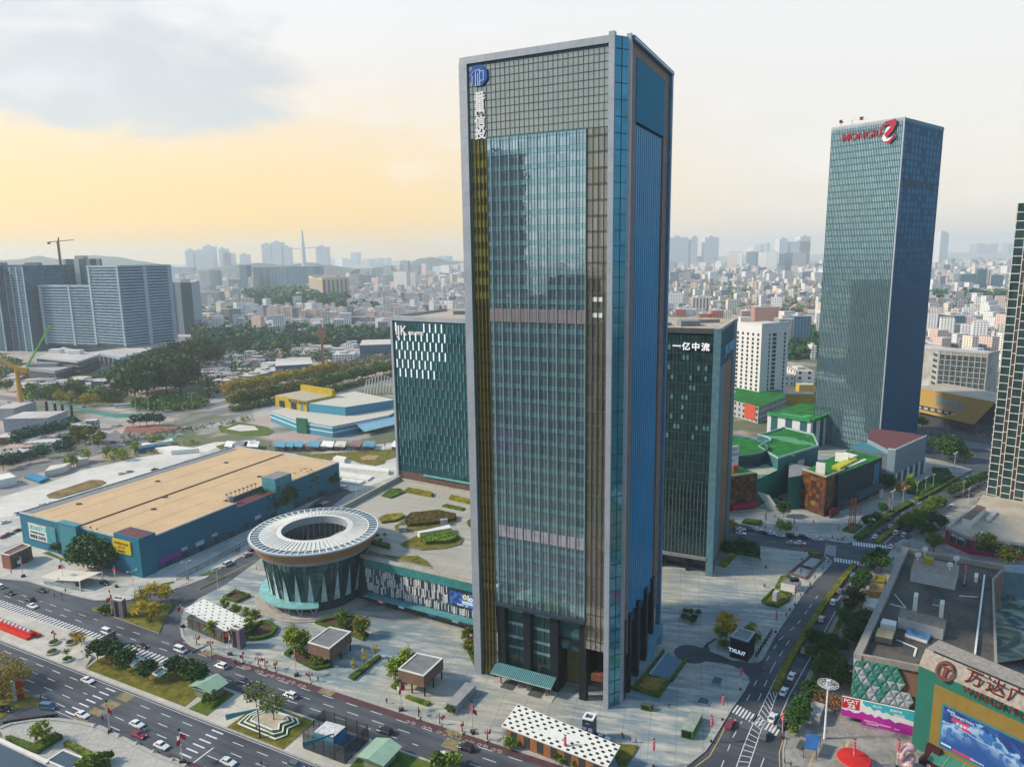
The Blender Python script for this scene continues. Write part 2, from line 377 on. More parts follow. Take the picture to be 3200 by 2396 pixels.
PLZ=[(563,1955),(572,1910),(623,1868),(700,1829),(809,1749),(900,1685),(960,1640),(1085,1545),(1250,1480),(1500,1500),(2050,1600),(2272,1690),(2500,1722),(2576,1730),(2601,1752),(2594,1767),(2514,1850),(2424,1984),(2380,2064),(2350,2100),(2339,2129),(2290,2205),(2217,2325),(2138,2394),(2080,2450),(1900,2430),(1799,2394),(1690,2365),(1545,2321),(1425,2281),(1243,2220),(1062,2162),(925,2115),(700,2050),(638,2028),(590,2004),(568,1980)]
slab('plaza',PLZ,-.05,K,plaza_m)
YARD=[BL(-600,-120),BL(0,28),BL(250,50),BL(560,150),BL(700,188),BL(830,215),BL(950,213),BL(1080,214),BL(1180,200),BL(1290,160),(560,1836),(640,1806),(780,1722),(850,1660),(960,1585),(1060,1515),(1150,1450),(1245,1440),(1245,1380),(940,1420),(700,1390),(330,1530),(0,1620),(-300,1700)]
slab('pavement',YARD,-.05,K,M('yard_concrete',(.4,.4,.38),.85,var=.25,scale=.05,col2=(.54,.52,.47)))
LOT=[ML(-300,860),ML(0,712),ML(400,590),ML(700,480),ML(960,420),ML(1180,370),ML(1560,310),ML(1850,235),ML(2208,215),MM(300,330),MM(640,345),MM(900,380),MM(1000,300),MM(1500,285),MM(1700,400),MM(1500,560),MM(1100,660),MM(900,560),MM(0,560),ML(190,880),ML(0,960),ML(-300,1060)]
slab('car_park',LOT,-.06,.08,M('lot_concrete',(.54,.52,.48),.85,var=.12,scale=.03,col2=(.64,.61,.55)))
slab('median',None,-.05,K,plaza_old,world=[Rd(-420,138),Rd(-330,138),Rd(-224,140.2),Rd(-212,138.9),Rd(-130,138),Rd(-40,138),Rd(-20,131),Rd(-40,124),Rd(-150,124.5),Rd(-420,124.7)])
SP=[BL(-300,1400),BL(0,1312),BL(100,1275),BL(300,1243),BL(500,1240),BL(700,1268),BL(860,1305),BL(1000,1372),BL(1200,1475),BL(1400,1570),BL(1600,1640),BL(1800,1730),BL(1900,1800),BL(1500,2000),BL(-300,2000)]
slab('south_plaza',SP,-.05,K,cobble_m)
slab('lawn',[BL(-300,930),BL(0,915),BL(235,1020),BL(345,1085),BL(420,1105),BL(335,1130),BL(190,1140),BL(95,1170),BL(0,1240),BL(-300,1300)],-.05,.22,grass_m)
slab('pavement',[(2449,2394),(2453,2285),(2507,2140),(2565,2020),(2634,1876),(2706,1796),(2744,1767),(2790,1712),(2840,1665),(2940,1590),(3081,1510),(3300,1440),(3700,1500),(3700,2600),(2460,2600)],-.05,K,M('east_paving',(.22,.22,.21),.85,var=.22,scale=.15,col2=(.34,.32,.29)))
slab('plaza',[(2200,1560),MR(740,910),MR(900,950),MR(1060,1000),MR(1300,1035),MR(1580,1075),MR(1780,1105),MR(1858,1085),ME(1230,762),ME(1500,610),ME(1760,470),ME(1500,395),ME(1350,365),(2600,1380),(2200,1430)],-.05,K,plaza_m)
slab('path',[BR(1480,1180),BR(1560,900),BR(1660,680),BR(1800,420),BR(1940,180),BR(1985,190),BR(1850,430),BR(1720,680),BR(1620,900),BR(1540,1180)],.1,.19,M('brick_path',(.26,.17,.14),.85,var=.2,scale=.8),kerb_m)
slab('lawn',[BR(1340,1300),BR(1470,900),BR(1560,690),BR(1700,400),BR(1800,200),BR(1850,200),BR(1740,430),BR(1620,680),BR(1530,900),BR(1420,1280)],.1,.26,grass_g)
slab('driveway',[BR(1080,730),BR(930,745),BR(800,735),BR(690,690),BR(610,660),BR(590,620),BR(585,580),BR(640,550),BR(660,540),BR(655,560),BR(600,590),BR(530,640),BR(430,625),BR(360,650),BR(350,700),BR(400,725),BR(520,735),BR(700,760),BR(800,785),BR(880,830),BR(930,880),BR(945,920),BR(1040,880)],.16,.18,asphalt_blue)
kerb([BR(640,590),BR(640,625),BR(690,680),BR(800,715),BR(950,750),BR(1015,748),BR(1060,715)],.36,.4,z0=.16)
kerb([BR(690,757),BR(800,783),BR(880,828),BR(930,880),BR(942,915),BR(900,990),BR(760,1190)],.34,.4,z0=.16)
slab('road',[ML(-400,690),ML(0,582),ML(500,452),ML(830,345),ML(1100,285),ML(1520,172),ML(1720,110),MM(150,0),UM(400,1530),UM(-100,1640),ML(1560,105),ML(1180,168),ML(1040,160),ML(1000,130),ML(900,190),ML(700,308),ML(0,512),ML(-400,600)],-.05,.02,M('far_asphalt',(.17,.165,.17),.85,var=.15,scale=.05))
far_asph=_MC['far_asphalt']
slab('road',[UL(-300,1400),UL(0,1415),UL(380,1475),UL(1000,1575),UL(1300,1585),UL(1800,1500),UL(2208,1395),UM(200,1370),UM(900,1250),UM(1470,1130),UM(1470,1150),UM(900,1290),UM(300,1390),UL(2208,1425),UL(1800,1535),UL(1330,1620),UL(1000,1612),UL(380,1515),UL(0,1455),UL(-300,1440)],-.05,.02,far_asph)
slab('road',[UL(1500,1640),UM(0,1530),UM(500,1480),UM(900,1420),UM(1480,1265),UM(1480,1300),UM(950,1450),UM(500,1510),UM(-100,1590),UL(1500,1690)],-.05,.02,far_asph)
slab('road',[ME(1360,370),ME(1500,395),ME(1700,430),ME(1800,400),ME(1600,330),ME(1380,290)],-.05,.03,asphalt_blue)
slab('road',[ME(1380,250),ME(1560,265),ME(1930,300),ME(1930,260),ME(1560,200),ME(1380,180)],-.05,.03,far_asph)
# ---- markings
mk=MB(); ZM=.006
def mline(a,b,w=.18,z=ZM,m=0,dash=None,off=0.0,mbx=None):
 M_=mbx or mk
 L=math.hypot(b[0]-a[0],b[1]-a[1]); ux,uy=(b[0]-a[0])/L,(b[1]-a[1])/L
 nx,ny=-uy*w/2,ux*w/2
 t=off
 while t<L:
  e=min(L,t+(dash[0]if dash else L)); p=(a[0]+ux*t,a[1]+uy*t); q=(a[0]+ux*e,a[1]+uy*e)
  M_.face([(p[0]-nx,p[1]-ny,z),(q[0]-nx,q[1]-ny,z),(q[0]+nx,q[1]+ny,z),(p[0]+nx,p[1]+ny,z)],m)
  t=e+(dash[1]if dash else 1)
for n_,d_,o_ in((148.6,(4,5),0),(145.3,(4,5),3),(142.0,(4,5),1),(121.4,(4,5),2),(118.0,(4,5),5),(114.6,(4,5),0),(111.2,(4,5),3)):
 for s0,s1 in((-330,-247),(-236,-221),(-212,-101),(-86,-20))if n_>130 else((-330,-206),(-188,-160),(-150,-20)):
  mline(Rd(s0,n_),Rd(s1,n_),.2,dash=d_,off=o_)
for n_ in(151.6,138.5,123.9,108.8):mline(Rd(-205 if n_>150 else-330,n_),Rd(-20,n_),.15)
s=-322.0
while s<-199:
 if not(-226<s<-221):mline(Rd(s,138.6),Rd(s,142.6),.85)
 s+=1.95
for s0 in(-201.7,-155.3):
 n_=110.0
 while n_<124.5:mline(Rd(s0-2.2,n_),Rd(s0+2.2,n_),.45); n_+=2.1
mline(Rd(-151,111),Rd(-151,117.5),.4); mline(Rd(-127,112),Rd(-127,117),.4); mline(Rd(-62,144),Rd(-62,151),.35)
for k in range(6):mline(Rd(-243+.3*k,154+k*1.3),Rd(-238+.3*k,154+k*1.3),.4)
struct(mk.build('road_marking',[mark_w]))
mk=MB()
for s0,n0,n1 in((-194,120.5,123.8),(-194.5,116,119.4),(-195,112.5,115),(-196,109,112),(-191,149.2,151.4),(-140,149.0,151.4),(-95,149,151.5),(-93,144.5,148.3),(-91,140.5,144),(-88,138.3,140),(-47,148.6,151),(-43,144,148)):
 mk.face([(*Rd(s0-2.6,n0),ZM),(*Rd(s0+2.6,n0),ZM),(*Rd(s0+2.6,n1),ZM),(*Rd(s0-2.6,n1),ZM)])
struct(mk.build('road_marking',[mark_tan]))
mk=MB(); mk.face([(*Rd(-207,149.0),.003),(*Rd(-20,148.9),.003),(*Rd(-20,151.5),.003),(*Rd(-206,151.5),.003)])
mk.face([(*Rd(-160,108.9),.003),(*Rd(-80,108.9),.003),(*Rd(-80,111),.003),(*Rd(-160,111),.003)])
struct(mk.build('cycle_lane',[mark_red]))
mk=MB()
def ring(mb,c,r,w,z,n=14,m=0):
 for k in range(n):
  a,b=2*math.pi*k/n,2*math.pi*(k+1)/n
  mb.face([(c[0]+(r-w)*math.cos(a),c[1]+(r-w)*math.sin(a),z),(c[0]+r*math.cos(a),c[1]+r*math.sin(a),z),(c[0]+r*math.cos(b),c[1]+r*math.sin(b),z),(c[0]+(r-w)*math.cos(b),c[1]+(r-w)*math.sin(b),z)],m)
for p in[BM(195,798),BM(305,833),BM(397,866),BM(487,893),BM(578,922),BM(672,955),BM(1610,1272),BM(1750,1318),BM(1880,1360),BM(2000,1395),BM(2110,1435),BC(175,1437),BC(297,1470),BC(420,1512),BL(2120,795)]:
 s_,n_=rdS(p)
 ring(mk,Rd(s_-1.0,n_),.62,.2,ZM); ring(mk,Rd(s_+1.0,n_),.62,.2,ZM)
 mline(Rd(s_-1,n_),Rd(s_+.6,n_+.5),.18); mline(Rd(s_+1,n_),Rd(s_+.3,n_+.9),.18)
struct(mk.build('road_marking',[M('pink_marking',(.42,.3,.27),.8,var=.25,scale=3)]))
def poly(pxs,z=0.0):return[G(p,z)for p in pxs]
def pline(pxs,w=.16,dash=None,mbx=None,z=ZM):
 P=poly(pxs)
 for i,(a,b)in enumerate(zip(P,P[1:])):mline(a,b,w,dash=dash,off=0.0,mbx=mbx,z=z)
mk=MB()
pline([BR(700,1656),BR(800,1400),BR(880,1260)],.2,(3,4)); pline([BR(920,1080),BR(1090,740),BR(1200,560),BR(1360,420),BR(1460,280),BR(1560,140)],.2,(3.5,5))
pline([BR(1020,1080),BR(1140,800),BR(1290,560)],.2,(4,4)); pline([BR(1040,1656),BR(1090,1520)],.2,(4,4))
pline([BR(1060,1425),BR(1180,1290),BR(1280,1050),BR(1480,690),BR(1600,470),BR(1700,285)],.2)
pline([BR(1150,1000),BR(1290,740),BR(1450,490),BR(1545,330),BR(1640,190),BR(1800,-20)],.16)
pline([MR(1700,1600),MR(1890,1360)],.16); pline([MR(1690,1480),MR(1540,1640)],.16,(3,4))
pline([BR(1550,610),BR(1600,520)],.2)
A_=[BR(1165,895),BR(1020,1205),BR(960,1310),BR(890,1485),BR(830,1656)]; B_=[BR(1190,1000),BR(1100,1250),BR(1050,1320),BR(985,1510),BR(935,1656)]
pline(A_,.22); pline(B_,.22)
def along(P,k,n):
 P=poly(P); L=[0]
 for a,b in zip(P,P[1:]):L.append(L[-1]+math.hypot(b[0]-a[0],b[1]-a[1]))
 t=L[-1]*k/n
 for i in range(len(P)-1):
  if t<=L[i+1]+1e-6:
   f=(t-L[i])/(L[i+1]-L[i]); return(P[i][0]+(P[i+1][0]-P[i][0])*f,P[i][1]+(P[i+1][1]-P[i][1])*f)
for k in range(19):mline(along(A_,k,18),along(B_,k,18),.24)
def zebra(a,b,d,n,w=.5):
 a,b=G(a),G(b); d=G(d); dx,dy=d[0]-a[0],d[1]-a[1]
 for k in range(n):
  f=k/(n-1); p=(a[0]+(b[0]-a[0])*f,a[1]+(b[1]-a[1])*f); mline(p,(p[0]+dx,p[1]+dy),w)
zebra(BR(845,1120),BR(1010,1210),BR(800,1185),7); zebra(BR(1010,1210),BR(1205,1320),BR(970,1268),8)
zebra(MR(1840,1090),MR(2115,1125),MR(1845,1125),13,.7); zebra(MR(1680,1230),MR(1925,1268),MR(1685,1265),11,.7)
zebra(MR(1600,1115),MR(1590,1195),MR(1695,1135),9,.45)
pline([ME(1210,1180),ME(1000,1110),ME(1090,1030),ME(1180,980)],.2); pline([ME(880,1075),ME(990,960)],.2,(3,4)); pline([ME(1150,850),ME(1300,760),ME(1500,650),ME(1660,570),ME(1780,490)],.2,(4,6))
pline([ME(1000,1300),ME(1040,1220),ME(1010,1330)],.2); pline([ME(1180,1060),ME(1090,1120)],.25)
struct(mk.build('road_marking',[mark_w]))
mk=MB()
pline([BR(470,1656),BR(600,1560),BR(690,1400),BR(740,1290)],.22); pline([BR(1205,1656),BR(1200,1530),BR(1235,1420)],.22)
pline([BR(1170,890),BR(1300,650),BR(1500,350),BR(1700,80)],.3)
pline([BR(1800,1425),BR(1755,1560)],.6,z=K+.01); pline([BR(1500,1540),BR(1460,1650)],.3,z=K+.01); ring(mk,G(BR(1735,1582)),1.1,.3,K+.012)
pline([MM(0,1390),MM(310,1240)],.16); pline([ML(1900,1400),ML(2208,1250)],.16)
struct(mk.build('road_marking',[mark_y]))
kerb([BR(380,1656),BR(560,1510),BR(600,1455),BR(800,1130),BR(935,925)],.3,.5,z0=0.0)
kerb([BR(1240,1656),BR(1235,1500),BR(1258,1400)],.3,.45)
kerb(None,.26,.6,world=[Rd(s,151.9)for s in range(-204,-30,10)])
kerb(None,.26,.5,world=[Rd(-330,124.9),Rd(-150,124.6),Rd(-40,124.2)]); kerb(None,.24,.4,world=[Rd(-212,138.8),Rd(-130,137.9),Rd(-40,138)])
kerb([BL(0,1312),BL(100,1275),BL(300,1243),BL(500,1240),BL(700,1268),BL(860,1305),BL(1000,1372),BL(1200,1475),BL(1400,1570),BL(1600,1640)],.45,1.1)
kerb([BL(1560,440),BL(1575,520),BL(1640,595),BL(1760,650)],.34,.9)
kerb([BL(0,28),BL(250,50),BL(560,150),BL(700,188),BL(830,215),BL(950,213),BL(1080,214),BL(1200,200),BL(1500,120),BL(1640,50)],.3,.5)
slab('lawn',None,.1,.35,grass_m,world=[Rd(-219.5,126.3),Rd(-221,131.0),Rd(-220.5,137.6),Rd(-196,137.7),Rd(-178.5,137.4),Rd(-174.5,134.0),Rd(-173.3,126.3)])
slab('lawn',None,.1,.32,grass_g,world=[Rd(-171.2,126.1),Rd(-171,131),Rd(-170,137.4),Rd(-164.4,137.4),Rd(-163.7,126.1)])
slab('lawn',None,.1,.3,grass_m,world=[Rd(-154.3,124.9),Rd(-154,132),Rd(-152,137.6),Rd(-133.2,137.6),Rd(-133,124.9)])
slab('lawn',None,.1,.32,grass_g,world=[Rd(-112.5,125.6),Rd(-112.5,137.5),Rd(-92,137.6),Rd(-92,125.6)])
# ------ text and signs
_font_cache={}
def text_mb(txt,size,depth=.12,bold=.02,spacing=1.0,align='CENTER'):
 """letters as real relief; returns a mesh standing in the XZ plane, facing -Y, centred on x, sitting on z=0"""
 cu=bpy.data.curves.new('lettering','FONT'); cu.body=txt; cu.size=size; cu.extrude=depth/2; cu.offset=bold*size; cu.space_character=spacing
 cu.align_x=align; cu.resolution_u=3
 o=bpy.data.objects.new('lettering',cu); COL.objects.link(o)
 dg=bpy.context.evaluated_depsgraph_get(); dg.update()
 me=bpy.data.meshes.new_from_object(o.evaluated_get(dg)); bpy.data.objects.remove(o); bpy.data.curves.remove(cu)
 me.transform(Matrix.Rotation(R(90),4,'X')); me.name='lettering'
 me.materials.clear(); return me
def text_obj(name,txt,size,mat,parent,loc,rz=0.0,depth=.12,bold=.02,spacing=1.0,align='CENTER',sx=1.0,flat=False,shear=0.0):
 me=text_mb(txt,size,depth,bold,spacing,align); me.materials.append(mat)
 o=bpy.data.objects.new(name,me); COL.objects.link(o); o.parent=parent; o.location=loc; o.rotation_euler=(R(-90)if flat else 0,0,rz); o.scale=(sx,1,1); return o
# ------ the tall glass tower
glass_t=GL('tower_glass',(.64,.79,.85),(.002,.02,.034),.72,.02,wav=.22,var=.35)
glass_sp=GL('tower_spandrel',(.62,.78,.82),(.02,.2,.25),.5,.08,var=.2)
glass_cr=GL('tower_crown_glass',(.5,.51,.46),(.03,.05,.05),.66,.05,wav=.25,pw=1.38,ph=1.9,var=.12)
glass_gold=GL('golden_glass',(.36,.3,.09),(.022,.017,.004),.28,.05,wav=.35,pw=1.4,ph=4.0,var=.35)
glass_brn=GL('brown_glass',(.52,.5,.46),(.01,.007,.005),.6,.05,wav=.35,pw=1.3,ph=4.0,var=.35)
glass_blue=GL('blue_corner_glass',(.16,.52,.68),(.005,.085,.125),.55,.04,wav=.2,pw=2.0,ph=3.6,var=.3)
mull_w=M('mullion_pale',(.24,.4,.44),.45,.3,var=.08); mull_d=M('mullion_dark',(.05,.055,.055),.5,.3,var=.1)
mull_g=M('mullion_gold',(.17,.14,.05),.45,.3,var=.1)
fin_blue=M('fin_blue',(.03,.25,.47),.42,.15,var=.1,scale=.05)
screen_blue=M('screen_blue',(.004,.18,.3),.7,0.0,spec=.1,var=.05,scale=.05)
louvre=M('louvre_mauve',(.2,.17,.185),.6,var=.08)
TW_O=G((1030*1.44665,1452*1.44665)); TW_A=R(-26.1); TW,TD,THT=43.8,46.0,183.0
def Lw(o,a,x,y):return(o[0]+x*math.cos(a)-y*math.sin(a),o[1]+x*math.sin(a)+y*math.cos(a))
tw=thing('glass_tower','tallest dark glass skyscraper, with blue octagonal emblem and white characters at its top','skyscraper',(*TW_O,K),TW_A)
def wall(mb,x0,x1,z0,z1,y,m=0):mb.face([(x0,y,z0),(x1,y,z0),(x1,y,z1),(x0,y,z1)],m,[(x0,z0),(x1,z0),(x1,z1),(x0,z1)])
mb=MB(); BAY=2.76; X0,X1,Z0,Z1=7.2,36.2,26.0,161.6
wall(mb,X0,X1,Z0,Z1,.3,0)
z=Z0
k=0
while z<Z1-1:
 if not(110<z+3.9<117)and not(46<z+2<52):
  mb.box(X0,X1,.24,.29,z+2.75,min(Z1,z+3.95),1)
  mb.box(X0,X1,.16,.24,z+2.7,z+2.78,4); mb.box(X0,X1,.16,.24,z+3.9,z+3.98,4)
  mb.box(X0,X1,.21,.24,z+3.3,z+3.34,3)
 z+=4.0; k+=1
x=X0+1.3; i=0
while x<X1+.1:
 mb.box(x-.075,x+.075,-.12,.25,Z0-.5,Z1,2);
 for q in(1,2):mb.box(x+BAY*q/3-.03,x+BAY*q/3+.03,.14,.25,Z0,Z1,3)if x+BAY<X1+.2 else None
 x+=BAY
mb.build('curtain_wall',[glass_t,glass_sp,mull_w,M('mullion_teal',(.03,.09,.11),.5,.3),M('transom_teal',(.09,.23,.27),.5,.3)],tw)
mb=MB()
for j in range(22):
 x=X0+.1+j*1.32; mb.box(x,x+1.22,.02,.27,111.6,115.3,0)
mb.build('plant_louvre',[louvre],tw)
mb=MB()
for j in range(11):
 x=X0+1.5+j*BAY
 if x+1.9<X1:mb.box(x+.1,x+.75,.05,.27,47.2,50.6,0); mb.box(x+.95,x+2.35,.05,.27,47.2,50.6,0)
mb.build('window_blind',[M('blind_white',(.3,.29,.33),.7)],tw)
mb=MB(); wall(mb,2.4,7.2,0,161.6,.36,0)
for x in(2.5,3.7,4.9,6.1,7.1):mb.box(x-.07,x+.07,0.0,.34,0,161.6,1)
for z in range(4,161,4):mb.box(2.4,7.2,.3,.35,z-(2.1 if z>116 else .9),z-.1,2 if z>116 else 3)
mb.build('golden_strip',[glass_gold,mull_g,M('olive_panel',(.17,.165,.03),.5),M('olive_dark',(.025,.021,.008),.4,.3)],tw)
mb=MB(); wall(mb,36.2,42.2,17,161.6,.36,0)
for x in(36.4,37.9,39.4,40.9,42.1):mb.box(x-.06,x+.06,.05,.34,17,161.6,1)
for z in range(20,161,4):mb.box(36.2,42.2,.22,.35,z-.5,z+.05,2)
for x,z in((37.9,117.6),(39.4,117.6),(37.9,113.4),(39.4,113.4)):mb.box(x+.1,x+1.42,.3,.345,z,z+1.2,3)
mb.build('brown_strip',[glass_brn,mull_g,M('brown_band',(.1,.095,.085),.6),white_m],tw)
mb=MB(); wall(mb,1.9,42.2,161.6,181.2,.3,0)
for j in range(30):x=1.9+j*1.39; mb.box(x-.05,x+.05,.16,.29,161.6,181.2,1)
for j in range(11):z=161.7+j*1.94; mb.box(1.9,42.2,.12,.28,z-.06,z+.06,1)
mb.build('crown_screen',[glass_cr,mull_d,M('crown_joint',(.16,.17,.16),.5,.2)],tw)
mb=MB()
mb.box(-.3,1.9,-.5,1.2,0,THT,0); mb.box(-1.0,-.3,.3,2.0,0,THT-1.0,0); mb.box(1.9,2.4,.05,1.2,0,161.6,1)
mb.box(42.2,43.7,-.55,.9,0,THT+.8,0); mb.box(1.9,42.2,-.5,1.4,181.2,THT,0); mb.box(1.9,42.2,.1,.6,180.6,181.2,1)
for z in range(6,182,6):
 mb.box(-.32,1.92,-.515,-.5,z,z+.06,2); mb.box(42.18,43.72,-.565,-.55,z,z+.06,2)
for j in range(1,14):mb.box(1.9+j*3,1.95+j*3,-.515,-.5,181.2,THT,2)
mb.build('frame',[alu,M('dark_inset',(.04,.09,.11),.5),mgrey],tw)  # pale frame with dark teal strips along its inner edge
mb=MB(); c0,c1=(43.7,.35),(46.0,3.4)
d=Vector((c1[0]-c0[0],c1[1]-c0[1],0)); Lc=d.length; d.normalize(); nC=Vector((d.y,-d.x,0))
def cpt(t,o,z):p=Vector((c0[0],c0[1],0))+d*t+nC*o; return(p.x,p.y,z)
mb.face([cpt(0,0,0),cpt(Lc,0,0),cpt(Lc,0,THT),cpt(0,0,THT)],0,[(0,0),(Lc,0),(Lc,THT),(0,THT)])
for z in range(4,183,4):mb.bar(cpt(0,.06,z),cpt(Lc,.06,z),.1,.16,1)
mb.bar(cpt(Lc/2,.06,0),cpt(Lc/2,.06,THT),.14,.14,1)
mb.face([cpt(0,0.0,THT),cpt(Lc,0.0,THT),cpt(Lc,-3,THT),cpt(0,-3,THT)],1)
mb.build('corner_strip',[glass_blue,mull_d],tw)
mb=MB(); mb.box(45.6,46.75,3.3,4.6,0,THT+.8,0); mb.build('corner_pier',[alu],tw)
mb=MB(); XE=46.3
def ewall(mb,y0,y1,z0,z1,x,m=0):mb.face([(x,y0,z0),(x,y1,z0),(x,y1,z1),(x,y0,z1)],m,[(y0,z0),(y1,z0),(y1,z1),(y0,z1)])
mb.box(XE-.6,XE+.1,4.6,9.3,13.0,THT-.6,0); mb.box(XE-.6,XE+.1,38.6,44.2,13.0,THT-.6,0); mb.box(XE-.6,XE+.1,9.3,38.6,179.6,THT-.6,0)
for j in range(9):mb.box(XE+.1,XE+.13,10.5+j*3.2,10.6+j*3.2,179.6,THT-.7,1)
for z in range(18,180,6):mb.box(XE+.1,XE+.12,4.6,9.3,z,z+.08,1); mb.box(XE+.1,XE+.12,38.6,44.2,z,z+.08,1)
mb.build('side_cladding',[brown_st,M('brown_joint',(.09,.07,.065),.7)],tw)
mb=MB(); mb.box(XE-.5,XE+.25,9.5,38.4,163.9,179.4,0); mb.build('side_screen',[screen_blue],tw)
mb=MB(); ewall(mb,9.3,38.6,20.0,163.6,XE-.5,1)
nf=14
for j in range(nf):
 y=9.6+j*(28.6/nf); zb=24.5-4.2*j/nf+(.8 if j%2 else 0)
 ptsA=[(XE-.45,y),(XE-.2,y+.1),(XE-.2,y+1.05),(XE-.45,y+1.15)]
 mb.prism(ptsA,zb,163.2,0,0,True)
mb.build('side_fin',[fin_blue,M('fin_back',(.006,.05,.105),.6)],tw)
mb=MB(); mb.box(XE-.6,XE+.9,44.2,46.0,0,THT,0); mb.box(XE-1,XE+1.0,4.6,46.0,THT-.6,THT+.6,0); mb.build('blue_pier',[M('blue_clad',(.07,.2,.34),.5,.2)],tw)
mb=MB(); mb.box(XE+1.0,XE+1.15,4.6,46.1,THT-.3,THT+.1); mb.build('parapet_light_strip',[white_m],tw)
mb=MB(); mb.prism([(.2,1.4),(42.5,1.4),(45.4,4.2),(45.4,45.8),(.2,45.8)],26,THT-1.6,0,1); mb.build('body',[GL('tower_rear_glass',(.3,.4,.45),(.01,.03,.04),.5,.1),grey_roof],tw)
mb=MB(); wall(mb,7.2,26.5,0.0,26.0,3.4,0); wall(mb,26.5,36.2,14.0,26.0,2.6,0);
for z in(9.5,13,17.5,22):mb.box(8.6,25.8,3.15,3.38,z,z+.9,1)
for x in(12,13.3,16.5,20.5,22):mb.box(x,x+.12,3.2,3.38,5,26,2)
mb.build('lobby_glass',[GL('lobby_teal',(.1,.3,.31),(.008,.05,.055),.4,.05,wav=.3),glass_sp,mull_d],tw)
mb=MB()
for x,w in((7.4,2.6),(16.2,2.3),(25.0,2.6)):mb.box(x,x+w,.6,3.9,0,26,0)
mb.build('lobby_pier',[dark_m],tw)
for x,y,w in((34.4,.4,2.2),(XE-1.2,9.5,1.9),(XE-1.2,18.5,1.8),(XE-1.2,28,1.8),(XE-1.2,36,1.8),(XE-1.2,5.0,1.6)):
 mb=MB(); mb.box(x,x+w,y,y+2.0,0,26 if y<2 else 25,0); mb.build('column',[dark_m],tw)
mb=MB(); mb.box(27.6,34.6,7.5,8.0,0,14,0); mb.box(36.0,44.5,12,12.4,0,20,2); mb.box(33.9,34.3,8,20,0,18,2); mb.box(27.6,42.2,1.4,24,17.0,17.5,2); mb.box(7.2,45,20,20.4,0,26,2); mb.box(42.2,44.8,4,40,20.0,26,2); mb.box(27.5,27.9,3.4,20,0,26,2)
mb.build('lobby_wall',[M('olive_wall',(.19,.17,.075),.5),dark_m,M('lobby_dark',(.012,.02,.022),.5)],tw)
mb=MB(); ewall(mb,6,44,0,24,XE-2.6,0); mb.build('side_lobby_glass',[GL('side_lobby',(.15,.25,.33),(.006,.02,.03),.45,.05)],tw)
mb=MB(); mb.box(7.0,36.4,-1.1,.6,25.0,25.9,0); mb.build('lobby_cornice',[M('cornice',(.035,.055,.075),.5,.2)],tw)
mb=MB(); mb.face([(6.9,-3.6,3.7),(27.1,-3.6,3.7),(27.1,.6,5.0),(6.9,.6,5.0)],0); mb.face([(6.9,-3.6,3.5),(27.1,-3.6,3.5),(27.1,.6,4.8),(6.9,.6,4.8)][::-1],1); mb.box(6.9,27.1,-3.68,-3.6,3.45,3.75,1)
for j in range(34):x=7.1+j*.6; mb.bar((x,-3.6,3.74),(x,.6,5.04),.09,.09,1)
mb.build('entrance_canopy',[teal_glass,M('canopy_rib',(.4,.55,.55),.5,.2)],tw)
for x in(9.6,15.6,18.6,24.6):mb=MB(); mb.box(x,x+.35,-2.4,-2.05,.2,4.0); mb.build('canopy_post',[timber],tw)
lit=MEM('shop_light',(1.0,.42,.12),1.1,(.3,.15,.06))
for x in(10.2,19.2):
 mb=MB(); mb.box(x,x+5.0,.3,.6,.5,3.2,1); mb.box(x+.6,x+1.6,.24,.3,1.8,2.4,0); mb.box(x+3.0,x+3.8,.24,.3,1.4,2.6,0)
 mb.build('shop_window',[lit,M('shop_interior',(.16,.065,.028),.6,var=.4,scale=1.5)],tw)
mb=MB(); mb.box(7.2,27.6,-4.6,.6,0,.18,0); mb.box(10.4,14.8,-4.4,.2,.18,.2,1); mb.box(19.6,24,-4.4,.2,.18,.2,1); mb.build('entrance_step',[concrete,dgrey],tw)
glow=MEM('hall_light',(1.0,.55,.16),.7,(.2,.1,.03))
for x,z,w in((10.5,6.2,3.5),(19.2,9.0,3.6),(19.6,5.6,3.0)):
 mb=MB(); mb.box(x,x+w,3.3,3.37,z,z+1.1)
 mb.build('lit_window',[M('amber_interior',(.22,.13,.035),.5,var=.45,scale=1.2)],tw)
for x,w in((37.6,1.4),(39.5,2.1)):mb=MB(); mb.box(x,x+w,.3,.335,27.4,27.95); mb.build('lit_window',[glow],tw)
mb=MB()
mb.prism([(36.5,5.0),(46.0,6.2),(46.0,8.4),(36.8,7.2)],4.0,6.2,0,0,True); mb.build('lobby_stair',[M('rust',(.24,.085,.05),.6,var=.3,scale=1.5)],tw)
em=thing('round_emblem','blue octagonal emblem with white strokes high on the tall glass tower','emblem',(*Lw(TW_O,TW_A,5.4,-.25),177.8+K),TW_A)
mb=MB(); oc=[(2.85*math.cos(R(22.5+45*k)),2.85*math.sin(R(22.5+45*k)))for k in range(8)]
mb.face([(x,-.25,z)for x,z in oc],0);
for k in range(8):a,b=oc[k],oc[(k+1)%8]; mb.face([(a[0],-.25,a[1]),(a[0],.5,a[1]),(b[0],.5,b[1]),(b[0],-.25,b[1])],0)
mb.build('disc',[M('emblem_blue',(.008,.085,.4),.45,var=.05)],em)
mb=MB()
for x0,x1,z0,z1 in((-.85,-.62,-2.6,1.5),(-.85,.55,1.3,1.52),(.42,.62,-2.6,1.7),(-.15,.05,-2.6,.6),(1.55,1.75,-1.2,1.0),(.62,1.65,-1.4,-1.2),(.62,1.65,1.0,1.2),(-1.9,-1.7,-2.0,.2)):mb.box(x0,x1,-.33,-.24,z0,z1)
mb.bar((-2.6,-.29,0.0),(-.85,-.29,1.5),.2,.1)
mb.build('stroke',[M('emblem_grey',(.5,.58,.62),.5)],em)
